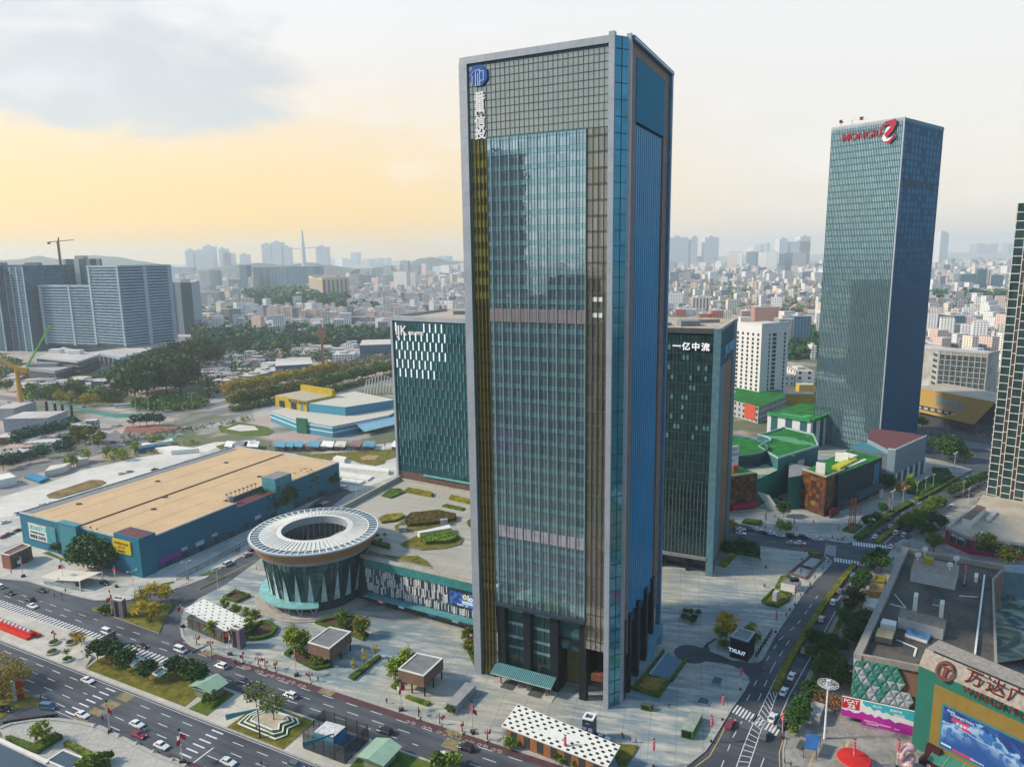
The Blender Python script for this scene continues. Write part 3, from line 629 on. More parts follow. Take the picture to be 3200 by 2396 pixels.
chs=thing('sign_lettering','white vertical column of four characters below the blue emblem on the tall tower','sign',(*Lw(TW_O,TW_A,5.5,.45),K),TW_A)
for ch,z in zip('番禺信投',(171.0,167.9,164.85,161.8)):
 text_obj('character',ch,3.35,white_m,chs,(0,-.5,z),depth=.2,bold=.028)
# ------ helpers for buildings surveyed in world coordinates
def bld(name,label,cat,o,group=None,z=0.0):return thing(name,label,cat,(o[0],o[1],z),0,group)
def part(mb,name,mats,root,parent=None,smooth=False,label=None):
 o=mb.build(name,mats,parent or root,smooth,label)
 if parent is None:o.location=-root.location
 else:o.location=(0,0,0)
 return o
def nrm2(a,b):
 l=math.hypot(b[0]-a[0],b[1]-a[1]); return((b[0]-a[0])/l,(b[1]-a[1])/l),((b[1]-a[1])/l,-(b[0]-a[0])/l),l
def onw(a,b,s,o=0.0,z=0.0):
 d,n,l=nrm2(a,b); return(a[0]+d[0]*s+n[0]*o,a[1]+d[1]*s+n[1]*o,z)
def wq(mb,a,b,s0,s1,z0,z1,o,m=0):
 mb.face([onw(a,b,s0,o,z0),onw(a,b,s1,o,z0),onw(a,b,s1,o,z1),onw(a,b,s0,o,z1)],m,[(s0,z0),(s1,z0),(s1,z1),(s0,z1)])
def wbox(mb,a,b,s0,s1,z0,z1,o0,o1,m=0):
 """block on the wall a->b, from o0 to o1 out of it"""
 P=[onw(a,b,s0,o0)[:2],onw(a,b,s0,o1)[:2],onw(a,b,s1,o1)[:2],onw(a,b,s1,o0)[:2]]
 mb.prism(P,z0,z1,m,m,True)
def curtain(mb,a,b,z0,z1,bay,fl,mg=0,ms=1,mm=2,o=0.0,mw=.12,md=.2,sp=.9,first=0.0):
 d,n,l=nrm2(a,b); wq(mb,a,b,0,l,z0,z1,o,mg)
 z=z0+fl+first
 while z<=z1+.01:wbox(mb,a,b,0,l,z-sp,min(z,z1),o+.01,o+.07,ms); z+=fl
 k=0
 nb=max(1,round(l/bay))
 for k in range(nb+1):s=l*k/nb; wbox(mb,a,b,s-mw/2,s+mw/2,z0,z1,o+.005,o+md,mm)
def wtext(name,txt,size,mat,root,a,b,s,z,o=.3,depth=.25,bold=.015,sx=1.0,align='CENTER',spacing=1.0):
 p=onw(a,b,s,o,z); t=text_obj(name,txt,size,mat,root,(p[0]-root.location.x,p[1]-root.location.y,p[2]-root.location.z),math.atan2(b[1]-a[1],b[0]-a[0]),depth,bold,spacing,align,sx)
 return t
def copies(me,name,root,places,label=None):
 """many equal parts: one mesh, a child each; places are (x, y, z, rz) in world"""
 for i,(x,y,z,rz)in enumerate(places[:100]):
  o=bpy.data.objects.new(name,me); COL.objects.link(o); o.parent=root
  o.location=(x-root.location.x,y-root.location.y,z-root.location.z); o.rotation_euler=(0,0,rz)
def parapet(mb,poly,z,h,w=.5,m=0):
 ar=sum(poly[i][0]*poly[(i+1)%len(poly)][1]-poly[(i+1)%len(poly)][0]*poly[i][1]for i in range(len(poly)))
 if ar<0:poly=poly[::-1]
 N=len(poly)
 for i in range(N):
  a,b=poly[i],poly[(i+1)%N]; wbox(mb,a,b,0 if i%2 else w*.999,(nrm2(a,b)[2]),z,z+h+.003*i,-w,0.0,m)
# ------ round building with the ring roof
CR=(-77.6,262.6)
rb=thing('round_building','round glass drum with a wide white ring roof, open in the middle','building',(*CR,K))
g_drum=GL('drum_glass',(.13,.28,.31),(.003,.02,.024),.45,.05,wav=.5,pw=1.5,ph=4.0,var=.4)
mb=MB(); mb.lathe([(17.4,.8),(17.9,5),(20.4,20.5),(20.6,21.6)],64,0); part_=mb.build('glass_drum',[g_drum],rb)
mb=MB()
for k in range(64):
 a=2*math.pi*k/64; c,s_=math.cos(a),math.sin(a)
 mb.bar((17.55*c,17.55*s_,.8),(20.5*c,20.5*s_,20.5),.12,.16)
for z,r in((4.6,17.95),(9,18.55),(13.2,19.25),(17.2,19.95)):
 for k in range(64):
  a,b=2*math.pi*k/64,2*math.pi*(k+1)/64
  mb.bar((r*math.cos(a),r*math.sin(a),z),(r*math.cos(b),r*math.sin(b),z),.1,.12)
mb.build('mullion',[M('mullion_teal2',(.04,.11,.115),.5,.3)],rb)
mb=MB()
for k in range(24):
 a=2*math.pi*(k+.5)/24; w=.085
 P=lambda r,t,z:(r*math.cos(t),r*math.sin(t),z)
 tip=P(19.9,a,16.8); l_=P(18.3,a-w,4.6); r_=P(18.3,a+w*.6,4.6); bk=P(18.0,a,4.6)
 mb.face([l_,r_,tip],0); mb.face([r_,bk,tip],0); mb.face([bk,l_,tip],0)
mb.build('triangular_blade',[M('blade_pale',(.42,.56,.6),.5,.1)],rb)
mb=MB(); mb.lathe([(20.6,20.6),(21.6,20.6),(22.6,22.2)],64,0); mb.lathe([(22.6,22.2),(23.9,25.2)],64,1); mb.lathe([(23.9,25.2),(24.7,25.6),(24.8,26.2),(24.2,26.3)],64,0)
mb.build('soffit',[alu,M('soffit_orange',(.36,.19,.085),.6,var=.1)],rb,True)
mb=MB(); mb.lathe([(20.4,26.15),(13.0,27.0),(12.6,27.0)],72,0); mb.lathe([(12.6,27.0),(12.6,24.0),(12.9,24.0)],72,2); mb.lathe([(20.6,21.5),(14.0,23.8),(12.9,24.0)],72,0)
for k in range(72):
 a=2*math.pi*k/72; c,s_=math.cos(a),math.sin(a); mb.bar((20.2*c,20.2*s_,26.22),(14.5*c,14.5*s_,26.9),.22,.3,0)
mb.build('ring_roof',[M('roof_white',(.6,.6,.57),.7,var=.08),concrete,alu],rb)
mb=MB(); mb.lathe([(24.25,26.05),(20.4,26.0)],72,0); mb.build('skylight_ring',[GL('skylight',(.3,.45,.5),(.02,.08,.1),.45,.08,var=.3)],rb)
mb=MB(); mb.lathe([(24.3,26.35),(23.9,26.35)],72); mb.lathe([(20.7,26.25),(20.3,26.25)],72)
for k in range(56):
 a=2*math.pi*k/56; c,s_=math.cos(a),math.sin(a); mb.bar((24.2*c,24.2*s_,26.2),(20.5*c,20.5*s_,26.2),.3,.28)
mb.build('skylight_rib',[white_m],rb)
mb=MB(); mb.lathe([(13.6,17.6),(.01,17.6)],48,0); mb.lathe([(14.2,17.6),(14.2,24.0)],64,1)
for k in range(40):a=2*math.pi*k/40; mb.box(14.1*math.cos(a)-.12,14.1*math.cos(a)+.12,14.1*math.sin(a)-.12,14.1*math.sin(a)+.12,17.6,24,2)
mb.lathe([(8.5,17.6),(8.5,20.6)],30,1,R(-50),R(60)); mb.lathe([(8.5,20.6),(14,20.6)],30,3,R(-50),R(60))
mb.build('courtyard',[M('court_blue',(.17,.2,.21),.8),GL('court_glass',(.3,.38,.4),(.03,.05,.05),.35,.1),M('court_post',(.4,.36,.33),.7),concrete],rb)
mb=MB(); mb.lathe([(17.8,5.1),(22.0,4.5),(22.0,4.1),(17.8,4.6)],60,[0,1,1],R(135),R(285)); mb.build('ring_canopy',[M('canopy_teal',(.2,.46,.47),.4,.2),alu],rb)
for k in range(11):
 a=R(140+k*14); c,s_=math.cos(a),math.sin(a); mb=MB()
 for q in(-.06,.06):mb.bar((20.0*c,20.0*s_,.4),(21.3*math.cos(a+q),21.3*math.sin(a+q),4.3),.14,.14)
 mb.build('canopy_strut',[white_m],rb)
mb=MB(); mb.lathe([(24.0,0.0),(24.0,.35),(22.7,.35),(22.7,.7),(17.3,.75)],72,0); mb.build('round_step',[M('step_stone',(.36,.34,.31),.8)],rb)
# ------ podium with striped front and roof garden
PO=[(-57.2,254.6),(-12.0,230.6),(4,262),(30,300),(-18.5,326.5),(-58.2,351.2),(-77.6,309.9),(-88,284),(-81,264)]
pod=bld('podium_building','low podium with white vertical stripes on its dark front and a roof garden','building',PO[0],z=K)
mb=MB(); mb.prism(PO,0,17.6,0,1); part(mb,'wall',[M('podium_wall',(.03,.05,.055),.6),roof_pave],pod)
a,b=PO[0],PO[1]; L_=nrm2(a,b)[2]
mb=MB(); wq(mb,a,b,0,L_,4.6,14.6,.15,0); wbox(mb,a,b,0,L_,14.6,17.9,0.0,.5,1); wbox(mb,a,b,0,L_,17.9,18.5,-.4,.6,2)
part(mb,'front_glass',[GL('podium_glass',(.2,.3,.36),(.012,.022,.035),.4,.06,var=.4),M('podium_teal_band',(.045,.225,.235),.5,.1),concrete],pod)
mb=MB(); rs=random.Random(5)
for row,(z0,z1)in enumerate(((11.4,14.4),(8.2,11.3),(4.9,8.1))):
 s=.6+.3*row
 while s<L_-.5:
  w=rs.choice((.18,.25,.34)); dz=rs.uniform(-.9,.9)
  if not(37.5<s<51 and row<2)and rs.random()<.8:wbox(mb,a,b,s,s+w,max(4.8,z0+dz),min(14.5,z1+dz),.16,.55,0)
  s+=w+rs.choice((.25,.45,.55,1.2))
part(mb,'white_stripe',[white_m],pod)
mb=MB(); P=[onw(a,b,1.5,.3)[:2],onw(a,b,1.5,3.4)[:2],onw(a,b,L_,3.4)[:2],onw(a,b,L_,.3)[:2]]; mb.prism(P,4.0,4.5,0,0,True); part(mb,'awning',[M('awning_teal',(.085,.27,.3),.5,.1)],pod)
mb=MB(); wq(mb,a,b,1.5,L_,.1,4.0,.12,0)
for k in range(12):s=1.6+k*4.1; wbox(mb,a,b,s,s+.4,.1,4.0,.13,.35,1)
part(mb,'shopfront',[black_g,dgrey],pod)
for s,c in((5.5,(.5,.2,.42)),(15.5,(.25,.42,.75)),(29,(.05,.16,.65)),(39,(.3,.55,.68))):
 mb=MB(); wbox(mb,a,b,s,s+2.6,1.2,2.8,.16,.3); part(mb,'lit_sign',[MEM('sign_glow_%d'%int(s),c,.5)],pod)
bd=bld('led_board','blue advertising screen on the striped podium beside the tall tower','screen',onw(a,b,44,.6),z=8.0)
mb=MB(); wbox(mb,a,b,38.6,51.0,8.3,14.0,.56,.95,0); part(mb,'housing',[dark_m],bd)
m_,nt,bb=newmat('led_blue'); uv_=uvco(nt); n_=noise(nt,uv_,.6,5.0)
setin(nt,bb,col=(.01,.01,.02),rough=.3,emit=mixc(nt,sstep(nt,n_,.4,.7),(.006,.035,.2),(.06,.3,.75)),es=.75)
mb=MB(); wq(mb,a,b,38.8,50.8,8.5,13.8,.96); part(mb,'screen',[m_],bd)
mb=MB(); wq(mb,a,b,44.0,50.8,9.6,10.9,.975); part(mb,'caption_band',[MEM('led_pale',(.55,.75,.9),.8)],bd)
wtext('lettering','loys',2.9,MEM('led_white',(1,1,.95),.9),bd,a,b,48.6,11.2,.98,.05,.02); wtext('lettering','TPBNC  UB',.9,MEM('led_white2',(.8,.9,1),.8),bd,a,b,44.2,8.75,.98,.05)
mb=MB(); c_=onw(a,b,45.2,1.0,12.2)
for k in range(10):
 t0,t1=2*math.pi*k/10,2*math.pi*(k+1)/10
 q=lambda r,t:onw(a,b,45.2+r*math.cos(t),.985,12.3+r*math.sin(t))
 mb.face([q(.35,t0),q(1.0,t0),q(1.0,t1),q(.35,t1)])
part(mb,'round_logo',[MEM('led_yellow',(.8,.8,.1),.8)],bd)
mb=MB(); parapet(mb,[PO[5],PO[6],PO[7],PO[8],PO[0]][::-1]if False else PO,17.6,1.3,.5); part(mb,'parapet',[M('parapet_stone',(.36,.34,.29),.85)],pod)
# ------ tower behind on the left, with light bars
ikP=[(-58.5,352.5),(-17.5,328.0),(5,371),(-36.5,396)]
ik=bld('office_tower','dark teal office tower with staggered white light bars and a K sign behind the podium','office tower',ikP[0],z=K)
g_ik=GL('ik_glass',(.14,.36,.44),(.001,.014,.022),.4,.05,wav=.4,pw=1.8,ph=4.4,var=.5)
mb=MB(); mb.prism(ikP,0,100.5,0,1); part(mb,'body',[M('ik_side',(.16,.19,.22),.5,.2),beige_roof],ik)
a,b=ikP[0],ikP[1]; L_=nrm2(a,b)[2]
mb=MB(); curtain(mb,a,b,22.5,99.6,1.85,4.5,0,1,2,.12,.07,.16,.55); part(mb,'curtain_wall',[g_ik,M('ik_spandrel',(.03,.13,.15),.4,.2),M('ik_mullion',(.03,.14,.16),.5,.3)],ik)
for lit_,nm in((True,'light_bar'),(False,'pale_fin')):
 mb=MB()
 for r_ in range(16):
  zt=98.5-r_*4.55
  for j in range(12):
   s=1.6+j*3.5+(1.75 if r_%2 else 0)
   on=r_<6 and j<9-(r_>3)*2 and not(r_==0 and 1<=j<=4)
   if s<L_-1 and on==lit_ and not(r_==0 and 1<=j<=4):wbox(mb,a,b,s,s+(.42 if lit_ else .2),zt-4.1,zt,.2,.6)
 part(mb,nm,[MEM('bar_light',(.85,.97,1.0),.75,(.5,.6,.6))if lit_ else M('bar_off',(.15,.42,.48),.5,0.0)],ik)
mb=MB(); wbox(mb,a,b,-1.2,0.0,18,101.5,-1.5,1.0,0); wbox(mb,a,b,0,L_,99.6,101.5,-.3,.9,0); wbox(mb,a,b,0,L_,17,22.4,-.5,.1,1); wbox(mb,a,b,16,L_,21.9,22.5,.1,.9,2); part(mb,'frame',[alu,M('ik_plinth',(.13,.08,.07),.7),M('ik_trim',(.15,.5,.5),.4,.2)],ik)
mb=MB(); parapet(mb,ikP,100.5,1.4,.6); part(mb,'parapet',[concrete],ik)
wtext('lettering','I',6.6,white_m,ik,a,b,2.3,92.6,.5,.4,.01); wtext('lettering','JK',6.6,white_m,ik,a,b,5.9,92.6,.5,.4,.012); wtext('lettering','GRUPPIT',2.5,white_m,ik,a,b,14.5,92.8,.5,.3)
for q in((-20,-8,362,372,100.5,103),(-30,-24,370,376,100.5,102.2),(-14,2,352,353,100.5,101.6)):mb=MB(); mb.box(*q); part(mb,'roof_plant',[mgrey],ik)
# ------ tower behind on the right with four white characters
yzP=[(46.0,287.4),(80.5,271.6),(98.9,311.7),(64.4,327.5)]
yz=bld('office_tower','black glass office tower with four white characters behind the tall tower','office tower',yzP[1],z=K)
g_yz=GL('yz_glass',(.13,.25,.26),(.003,.014,.018),.45,.05,wav=.4,pw=1.4,ph=4.0,var=.5)
mb=MB(); mb.prism([onw(yzP[0],yzP[1],0,-.4)[:2],onw(yzP[0],yzP[1],37.6,-.4)[:2],(98.5,311.5),(64.4,327.3)],7,100.4,0,1); part(mb,'body',[dgrey,beige_roof],yz)
a,b=yzP[0],yzP[1]; L_=nrm2(a,b)[2]
mb=MB(); curtain(mb,a,b,7.6,99.4,1.45,4.0,0,1,2,-.1,.08,.14,.45); part(mb,'curtain_wall',[g_yz,M('yz_band',(.035,.085,.085),.5,.2),M('yz_mullion',(.035,.07,.075),.5,.3)],yz)
rs=random.Random(11)
for j in range(40):
 s,z=1.45*rs.randint(4,21)+9,8+4*rs.randint(12,21)
 if s<L_-3:mb=MB(); wq(mb,a,b,s,s+1.0,z+.8,z+2.6,-.085); part(mb,'window_blind',[M('yz_blind',(.1,.24,.26),.5)],yz)
mb=MB(); wq(mb,a,b,0,L_,7.6,38,.02,0)if False else None
for k in range(26):s=.8+k*1.45; wbox(mb,a,b,s,s+.2,8,36+(k*7%5)*.9,.08,.25)
part(mb,'lower_fin',[M('yz_fin',(.1,.14,.135),.5,.2)],yz)
mb=MB(); wbox(mb,a,b,L_-2.6,L_+.2,0,101.3,-2.0,.5,0); wbox(mb,a,b,0,L_-2.6,99.4,101.3,-1.5,.5,1); wbox(mb,a,b,0,L_-2.6,6.6,8.0,-.2,.7,2); part(mb,'frame',[M('yz_pier',(.105,.215,.27),.5,.15),dgrey,mgrey],yz)
for s in(6,16,27):
 mb=MB(); wbox(mb,a,b,s,s+1.4,0,7,-3,-1.4); part(mb,'column',[dark_m],yz)
mb=MB(); wq(mb,a,b,0,L_,0,7,-6); part(mb,'lobby_glass',[black_g],yz)
c,d_=yzP[1],yzP[2]; L2=nrm2(c,d_)[2]
mb=MB(); wbox(mb,c,d_,.3,12,6,100.6,-.4,.3,0); wbox(mb,c,d_,12,33,4,86.0,-.4,.15,1); wbox(mb,c,d_,12,33,86,100.6,-.4,.3,3); wbox(mb,c,d_,33,L2,0,101.3,-.4,.5,2)
for k in range(18):wbox(mb,c,d_,1+k*1.8,1.3+k*1.8,86.5,100.4,.3,.5,0)
part(mb,'side_cladding',[M('yz_blue',(.1,.2,.25),.5,.15),M('yz_copper',(.22,.12,.075),.5,.15),M('yz_edge',(.06,.15,.2),.5,.15),M('yz_louvre',(.075,.085,.095),.6)],yz)
mb=MB(); parapet(mb,yzP,100.4,1.2,.9); part(mb,'parapet',[M('yz_parapet',(.45,.42,.36),.8)],yz)
for ch,s in zip('一亿中流',(21.3,25.0,28.7,32.4)):wtext('character',ch,3.3,MEM('sign_white',(1,1,1),.55,(.7,.7,.7)),yz,a,b,s,93.0,.7,.3,.018)
wtext('lettering','JVZ ZOULIU',5.0,M('sign_blue',(.2,.45,.58),.5),yz,c,d_,24,90.0,.6,.3,.012)
for q in((70,78,292,300,100.4,102.6),(62,67,296,300,100.4,101.6),(80,90,306,307,100.4,101.8)):mb=MB(); mb.box(*q); part(mb,'roof_plant',[mgrey],yz)
# ------ blue warehouse
wh_blue=M('warehouse_blue',(.015,.145,.235),.6,var=.08,scale=.05)
WP=[(-231.0,316.5),(-155.5,278.2),(-99.6,391.5),(-173.5,430.5)]
wh=bld('warehouse','large blue windowless warehouse with a flat tan roof','warehouse',WP[1],z=K)
n1=onw(WP[1],WP[2],52,0); n2=onw(WP[1],WP[2],78,0); n3=onw(WP[1],WP[2],52,-9.5); n4=onw(WP[1],WP[2],78,-9.5)
mb=MB(); mb.prism([WP[0],WP[1],n1[:2],n3[:2],n4[:2],n2[:2],WP[2],WP[3]],0,15.4,0,1); part(mb,'wall',[wh_blue,tan_roof],wh)
mb=MB(); mb.prism([n1[:2],n2[:2],n4[:2],n3[:2]],0,13.4,0,1); part(mb,'terrace',[wh_blue,maroon_m],wh)
mb=MB()
for i_,(p,q,s0,s1)in enumerate(((WP[0],WP[1],0,85),(WP[1],WP[2],0,52),(WP[1],WP[2],78,126),(WP[2],WP[3],0,83.5),(WP[3],WP[0],0,127))):wbox(mb,p,q,s0,s1-.01,15.4,16.0+.004*i_,-.5,.05)
part(mb,'parapet',[M('parapet_pale',(.42,.44,.42),.7)],wh)
mb=MB()
pA,pB=onw(WP[0],WP[1],43,-.5,15.42),onw(WP[3],WP[2],41,0,15.42); mb.bar((pA[0],pA[1],15.6),(pB[0],pB[1],15.6),.5,.5)
part(mb,'roof_seam',[M('seam_brown',(.1,.06,.045),.8)],wh)
mb=MB()
for f0,f1,w in((.25,.9,.1),(.62,.72,.1),(.8,.45,.09),(.12,.7,.08)):
 pA,pB=onw(WP[0],WP[1],85*f0,-3,15.41),onw(WP[3],WP[2],83*(f0+.02),-(-40*(1-f1)),15.41)
 mb.bar((pA[0],pA[1],15.42),(pA[0]+(pB[0]-pA[0])*f1,pA[1]+(pB[1]-pA[1])*f1,15.42),w*2,.05)
part(mb,'roof_joint',[M('joint_tan',(.34,.24,.15),.9)],wh)
mb=MB(); wbox(mb,WP[0],WP[1],69,85.2,0,17.4,-7.5,.25,0); wbox(mb,WP[0],WP[1],69.6,84.6,17.4,17.45,-6.9,-.4,1)
part(mb,'corner_turret',[wh_blue,maroon_m],wh)
mb=MB(); wbox(mb,WP[0],WP[1],34,46,0,16.8,0.0,2.2,0); wbox(mb,WP[0],WP[1],33.4,46.6,16.8,17.3,-.6,2.6,0); part(mb,'pilaster',[M('warehouse_light',(.05,.22,.28),.6,var=.06)],wh)
mb=MB(); P=[onw(WP[1],WP[2],77,.3)[:2],onw(WP[1],WP[2],88.5,.3)[:2],onw(WP[1],WP[2],88.5,-9)[:2],onw(WP[1],WP[2],77,-9)[:2]]; mb.prism(P,0,20.2,0,1); part(mb,'roof_turret',[M('warehouse_light2',(.06,.24,.3),.6),mgrey],wh)
mb=MB(); wbox(mb,WP[3],WP[0],4,126,15.4,15.5,-6.5,-.5); part(mb,'gutter',[mgrey],wh)
mb=MB(); c_,d_=WP[1],WP[2]
for k in range(26):s=2+k*4.4; wbox(mb,c_,d_,s,s+3.4,.3,3.2 if k%3 else 4.0,.02,.12,k%2)
part(mb,'shopfront',[M('wh_shop',(.025,.07,.095),.4),M('wh_shop2',(.05,.1,.12),.5)],wh)
for s,w,z,h,c in((8,11,2.6,2.4,(.26,.05,.3)),(19.5,3,4.2,1.4,(.42,.45,.6)),(27,4.5,3.3,2.0,(.5,.55,.62)),(36,3,4.6,1.2,(.45,.5,.55)),(62,4,3.6,2.0,(.42,.44,.62)),(1.0,5,4.6,1.0,(.4,.48,.5))):
 mb=MB(); wbox(mb,c_,d_,s,s+w,z,z+h,.13,.3); part(mb,'shop_sign',[M('shop_sign_%d'%int(s),c,.6)],wh)
mb=MB()
for k in range(8):p=onw(c_,d_,54+k*2.6,-8.6); mb.tube([(p[0],p[1],13.4),(p[0],p[1],18.2)],.12); mb.box(p[0]-.6,p[0]+.6,p[1]-.3,p[1]+.3,17.9,18.5)
part(mb,'floodlight_rack',[mgrey],wh)
mb=MB(); p=onw(c_,d_,55,-7.5); mb.tube([(p[0],p[1],13.4),(p[0],p[1],17.2)],1.3,12); part(mb,'vent_drum',[concrete],wh)
for s_,o_ in((20,-70),(44,-40),(60,-66),(88,-22),(100,-60),(30,-30)):
 c_=onw(WP[1],WP[2],s_,o_); mb=MB(); mb.box(c_[0]-1,c_[0]+1,c_[1]-.7,c_[1]+.7,15.4,16.0); part(mb,'roof_hatch',[dgrey],wh)
sb=bld('billboard','white and blue billboard on the short end of the blue warehouse','billboard',onw(WP[0],WP[1],17,.3),z=4.0)
a,b=WP[0],WP[1]
mb=MB(); wbox(mb,a,b,6.5,27.5,4.2,12.4,.03,.5,0); wbox(mb,a,b,6.9,20.5,4.5,12.1,.5,.53,1); wbox(mb,a,b,20.5,27.2,4.5,12.1,.5,.54,2); part(mb,'board',[mgrey,M('board_white',(.62,.66,.66),.6),M('board_teal',(.05,.28,.34),.6)],sb)
wtext('lettering','UKNNTO',3.2,M('letter_teal',(.1,.5,.48),.6),sb,a,b,13.6,9.2,.58,.05,.02); wtext('lettering','DUM BEERS MUNUS',1.25,dark_m,sb,a,b,13.6,7.6,.58,.05,.02); wtext('lettering','咖啡茶 乐时光',1.9,dark_m,sb,a,b,13.6,5.2,.58,.05,.02)
ys=bld('billboard','yellow sign board on the near corner of the blue warehouse','billboard',onw(a,b,72,.3),z=9.0)
mb=MB(); wbox(mb,a,b,68.5,80.0,9.3,15.2,.3,.75); part(mb,'board',[M('board_yellow',(.55,.42,.02),.6,var=.05)],ys)
wtext('lettering','OUFEREATWAS',1.3,M('letter_brown',(.15,.1,.02),.6),ys,a,b,74.2,13.2,.8,.05,.02); wtext('lettering','好又多',1.5,M('letter_red',(.5,.08,.02),.6),ys,a,b,74.2,11.4,.8,.05,.02); wtext('lettering','MARKET',1.2,dark_m,ys,a,b,74.2,9.8,.8,.05,.02)
# ------ far right skyscraper with red letters
MP=[(208.0,477.0),(236.0,443.0),(281.4,480.3),(253.4,514.3)]
mg=bld('skyscraper','tapering blue-green glass skyscraper with big red letters on top, at the right','skyscraper',MP[1],z=K)
g_mg=GL('mongre_glass',(.58,.83,.92),(.001,.045,.07),.68,.03,wav=.12,pw=1.7,ph=4.0,var=.25)
mb=MB(); mb.prism([(p[0]*.998+.5,p[1]*.998+1)for p in MP],0,205,0,1); part(mb,'body',[dgrey,grey_roof],mg)
a,b=MP[0],MP[1]; L_=nrm2(a,b)[2]
mb=MB(); wq(mb,a,b,0,L_,0,207,.25,0)
for z in range(4,206,4):wbox(mb,a,b,0,L_,z-1.0,z,.27,.34,1)
for k in range(45):s=L_*k/44; wbox(mb,a,b,s-.15,s+.15,0,207,.27,.5,2)
part(mb,'curtain_wall',[g_mg,GL('mongre_span',(.42,.62,.72),(.003,.085,.125),.35,.1),M('mongre_fin',(.012,.05,.062),.5,.2)],mg)
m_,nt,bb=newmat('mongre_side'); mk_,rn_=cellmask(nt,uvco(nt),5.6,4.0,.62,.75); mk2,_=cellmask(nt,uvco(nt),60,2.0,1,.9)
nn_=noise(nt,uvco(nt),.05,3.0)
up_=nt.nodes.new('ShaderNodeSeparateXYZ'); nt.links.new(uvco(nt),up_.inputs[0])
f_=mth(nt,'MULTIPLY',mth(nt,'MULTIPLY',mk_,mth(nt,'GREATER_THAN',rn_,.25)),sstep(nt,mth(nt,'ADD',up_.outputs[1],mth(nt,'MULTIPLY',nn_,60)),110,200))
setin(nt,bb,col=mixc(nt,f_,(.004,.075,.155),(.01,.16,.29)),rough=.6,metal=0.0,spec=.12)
c,d_=MP[1],MP[2]; L2=nrm2(c,d_)[2]
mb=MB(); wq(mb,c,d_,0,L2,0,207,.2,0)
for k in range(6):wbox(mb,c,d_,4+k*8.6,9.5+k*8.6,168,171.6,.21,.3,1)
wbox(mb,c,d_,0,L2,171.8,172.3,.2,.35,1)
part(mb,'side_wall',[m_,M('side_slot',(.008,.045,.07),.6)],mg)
mb=MB(); wbox(mb,a,b,L_-.5,L_+.3,0,208,-.1,.55); wbox(mb,a,b,0,L_-.5,205.6,208,-.6,.5); wbox(mb,c,d_,.3,L2,205.6,207.6,-.6,.4,1); part(mb,'edge_trim',[alu,M('mongre_top',(.02,.17,.23),.5)],mg)
sg=bld('sign_lettering','big red letters with a winged swirl on top of the right skyscraper','sign',onw(a,b,20,.8),z=196)
red_s=M('sign_red',(.34,.012,.035),.45,var=.05)
wtext('lettering','MONGRE',6.6,red_s,sg,a,b,20.0,198.3,.9,.4,.006,.92)
mb=MB()
def wpoly(mb,a,b,pts,o,m=0,th=.8):
 F_=[onw(a,b,s,o,z)for s,z in pts]; B_=[onw(a,b,s,o-th,z)for s,z in pts]; mb.face(F_,m)
 for i in range(len(F_)):j=(i+1)%len(F_); mb.face([F_[i],B_[i],B_[j],F_[j]],m)
wpoly(mb,a,b,[(31,203.5),(34,206.6),(39.5,207.3),(40.3,204.5),(38.5,200.5),(35,197.0),(33.5,199.0),(37,203),(36,204.6)][::-1],2.2,0)
wpoly(mb,a,b,[(33.6,194.6),(37,195.4),(40.4,199.0),(39.8,196.6),(36.8,193.4)][::-1],2.2,0); part(mb,'swirl',[red_s],sg)
mb=MB(); wpoly(mb,a,b,[(32.5,197.5),(35,203),(39.6,204.4),(37.2,200),(34.6,196.0),(38.5,197.5),(36,194.8),(33.2,195.2)][::-1],1.9,0); part(mb,'swirl_white',[white_m],sg)
cr=bld('roof_crane','small red and white gondola crane on the roof of the right skyscraper','crane',onw(a,b,8,-6),z=206)
p=onw(a,b,3,-5,0); q=onw(a,b,19,-5,0)
mb=MB(); mb.bar((p[0],p[1],212),(q[0],q[1],211.2),.4,.5); mb.bar((p[0],p[1],206),(p[0],p[1],212),.3,.3); x_=onw(a,b,10,-5); mb.bar((x_[0],x_[1],206),(x_[0],x_[1],212.4),.4,.4); part(mb,'boom',[offwhite],cr)
for e in(p,onw(a,b,16,-5)):mb=MB(); mb.box(e[0]-1,e[0]+1,e[1]-.6,e[1]+.6,210.8,212.6); part(mb,'counterweight',[red_s],cr)
# ------ tower cut by the right edge of the picture
d_=(.69,-.72); RA=(240.8,345.6); RP=[RA,(RA[0]+30,RA[1]-31.3),(RA[0]+62,RA[1]-2),(RA[0]+32,RA[1]+29)]
rt=bld('office_tower','black glass tower with white grid lines at the right edge, above the red-walled restaurant','office tower',RA,z=K)
mb=MB(); mb.prism(RP,0,151,0,1); part(mb,'body',[black_g,grey_roof],rt)
m_w=M('grid_white',(.6,.58,.52),.6)
rs=random.Random(3)
for p,q,nm in((RP[0],RP[1],'front_grid'),(RP[3],RP[0],'side_grid')):
 L_=nrm2(p,q)[2]; mb=MB(); wq(mb,p,q,0,L_,0,151,.08,0); k=0; s=.2
 while s<L_:
  w=4.0 if k%2==0 else 1.7
  wbox(mb,p,q,s-.14,s+.14,0,151,.09,.5,1); z=3.2+2.7*(k%2)+(k%3)
  while z<150:wbox(mb,p,q,s+.14,min(L_,s+w-.14),z,z+.34,.09,.45,1); z+=5.6 if k%2 else 4.1
  if k%2 and s+w<L_:wbox(mb,p,q,s+.14,s+w-.14,0,151,.085,.14,2)
  s+=w; k+=1
 part(mb,nm,[GL('right_glass',(.1,.22,.24),(.006,.016,.018),.4,.05,var=.5,pw=2),m_w,M('brown_slot',(.05,.04,.04),.5)],rt)
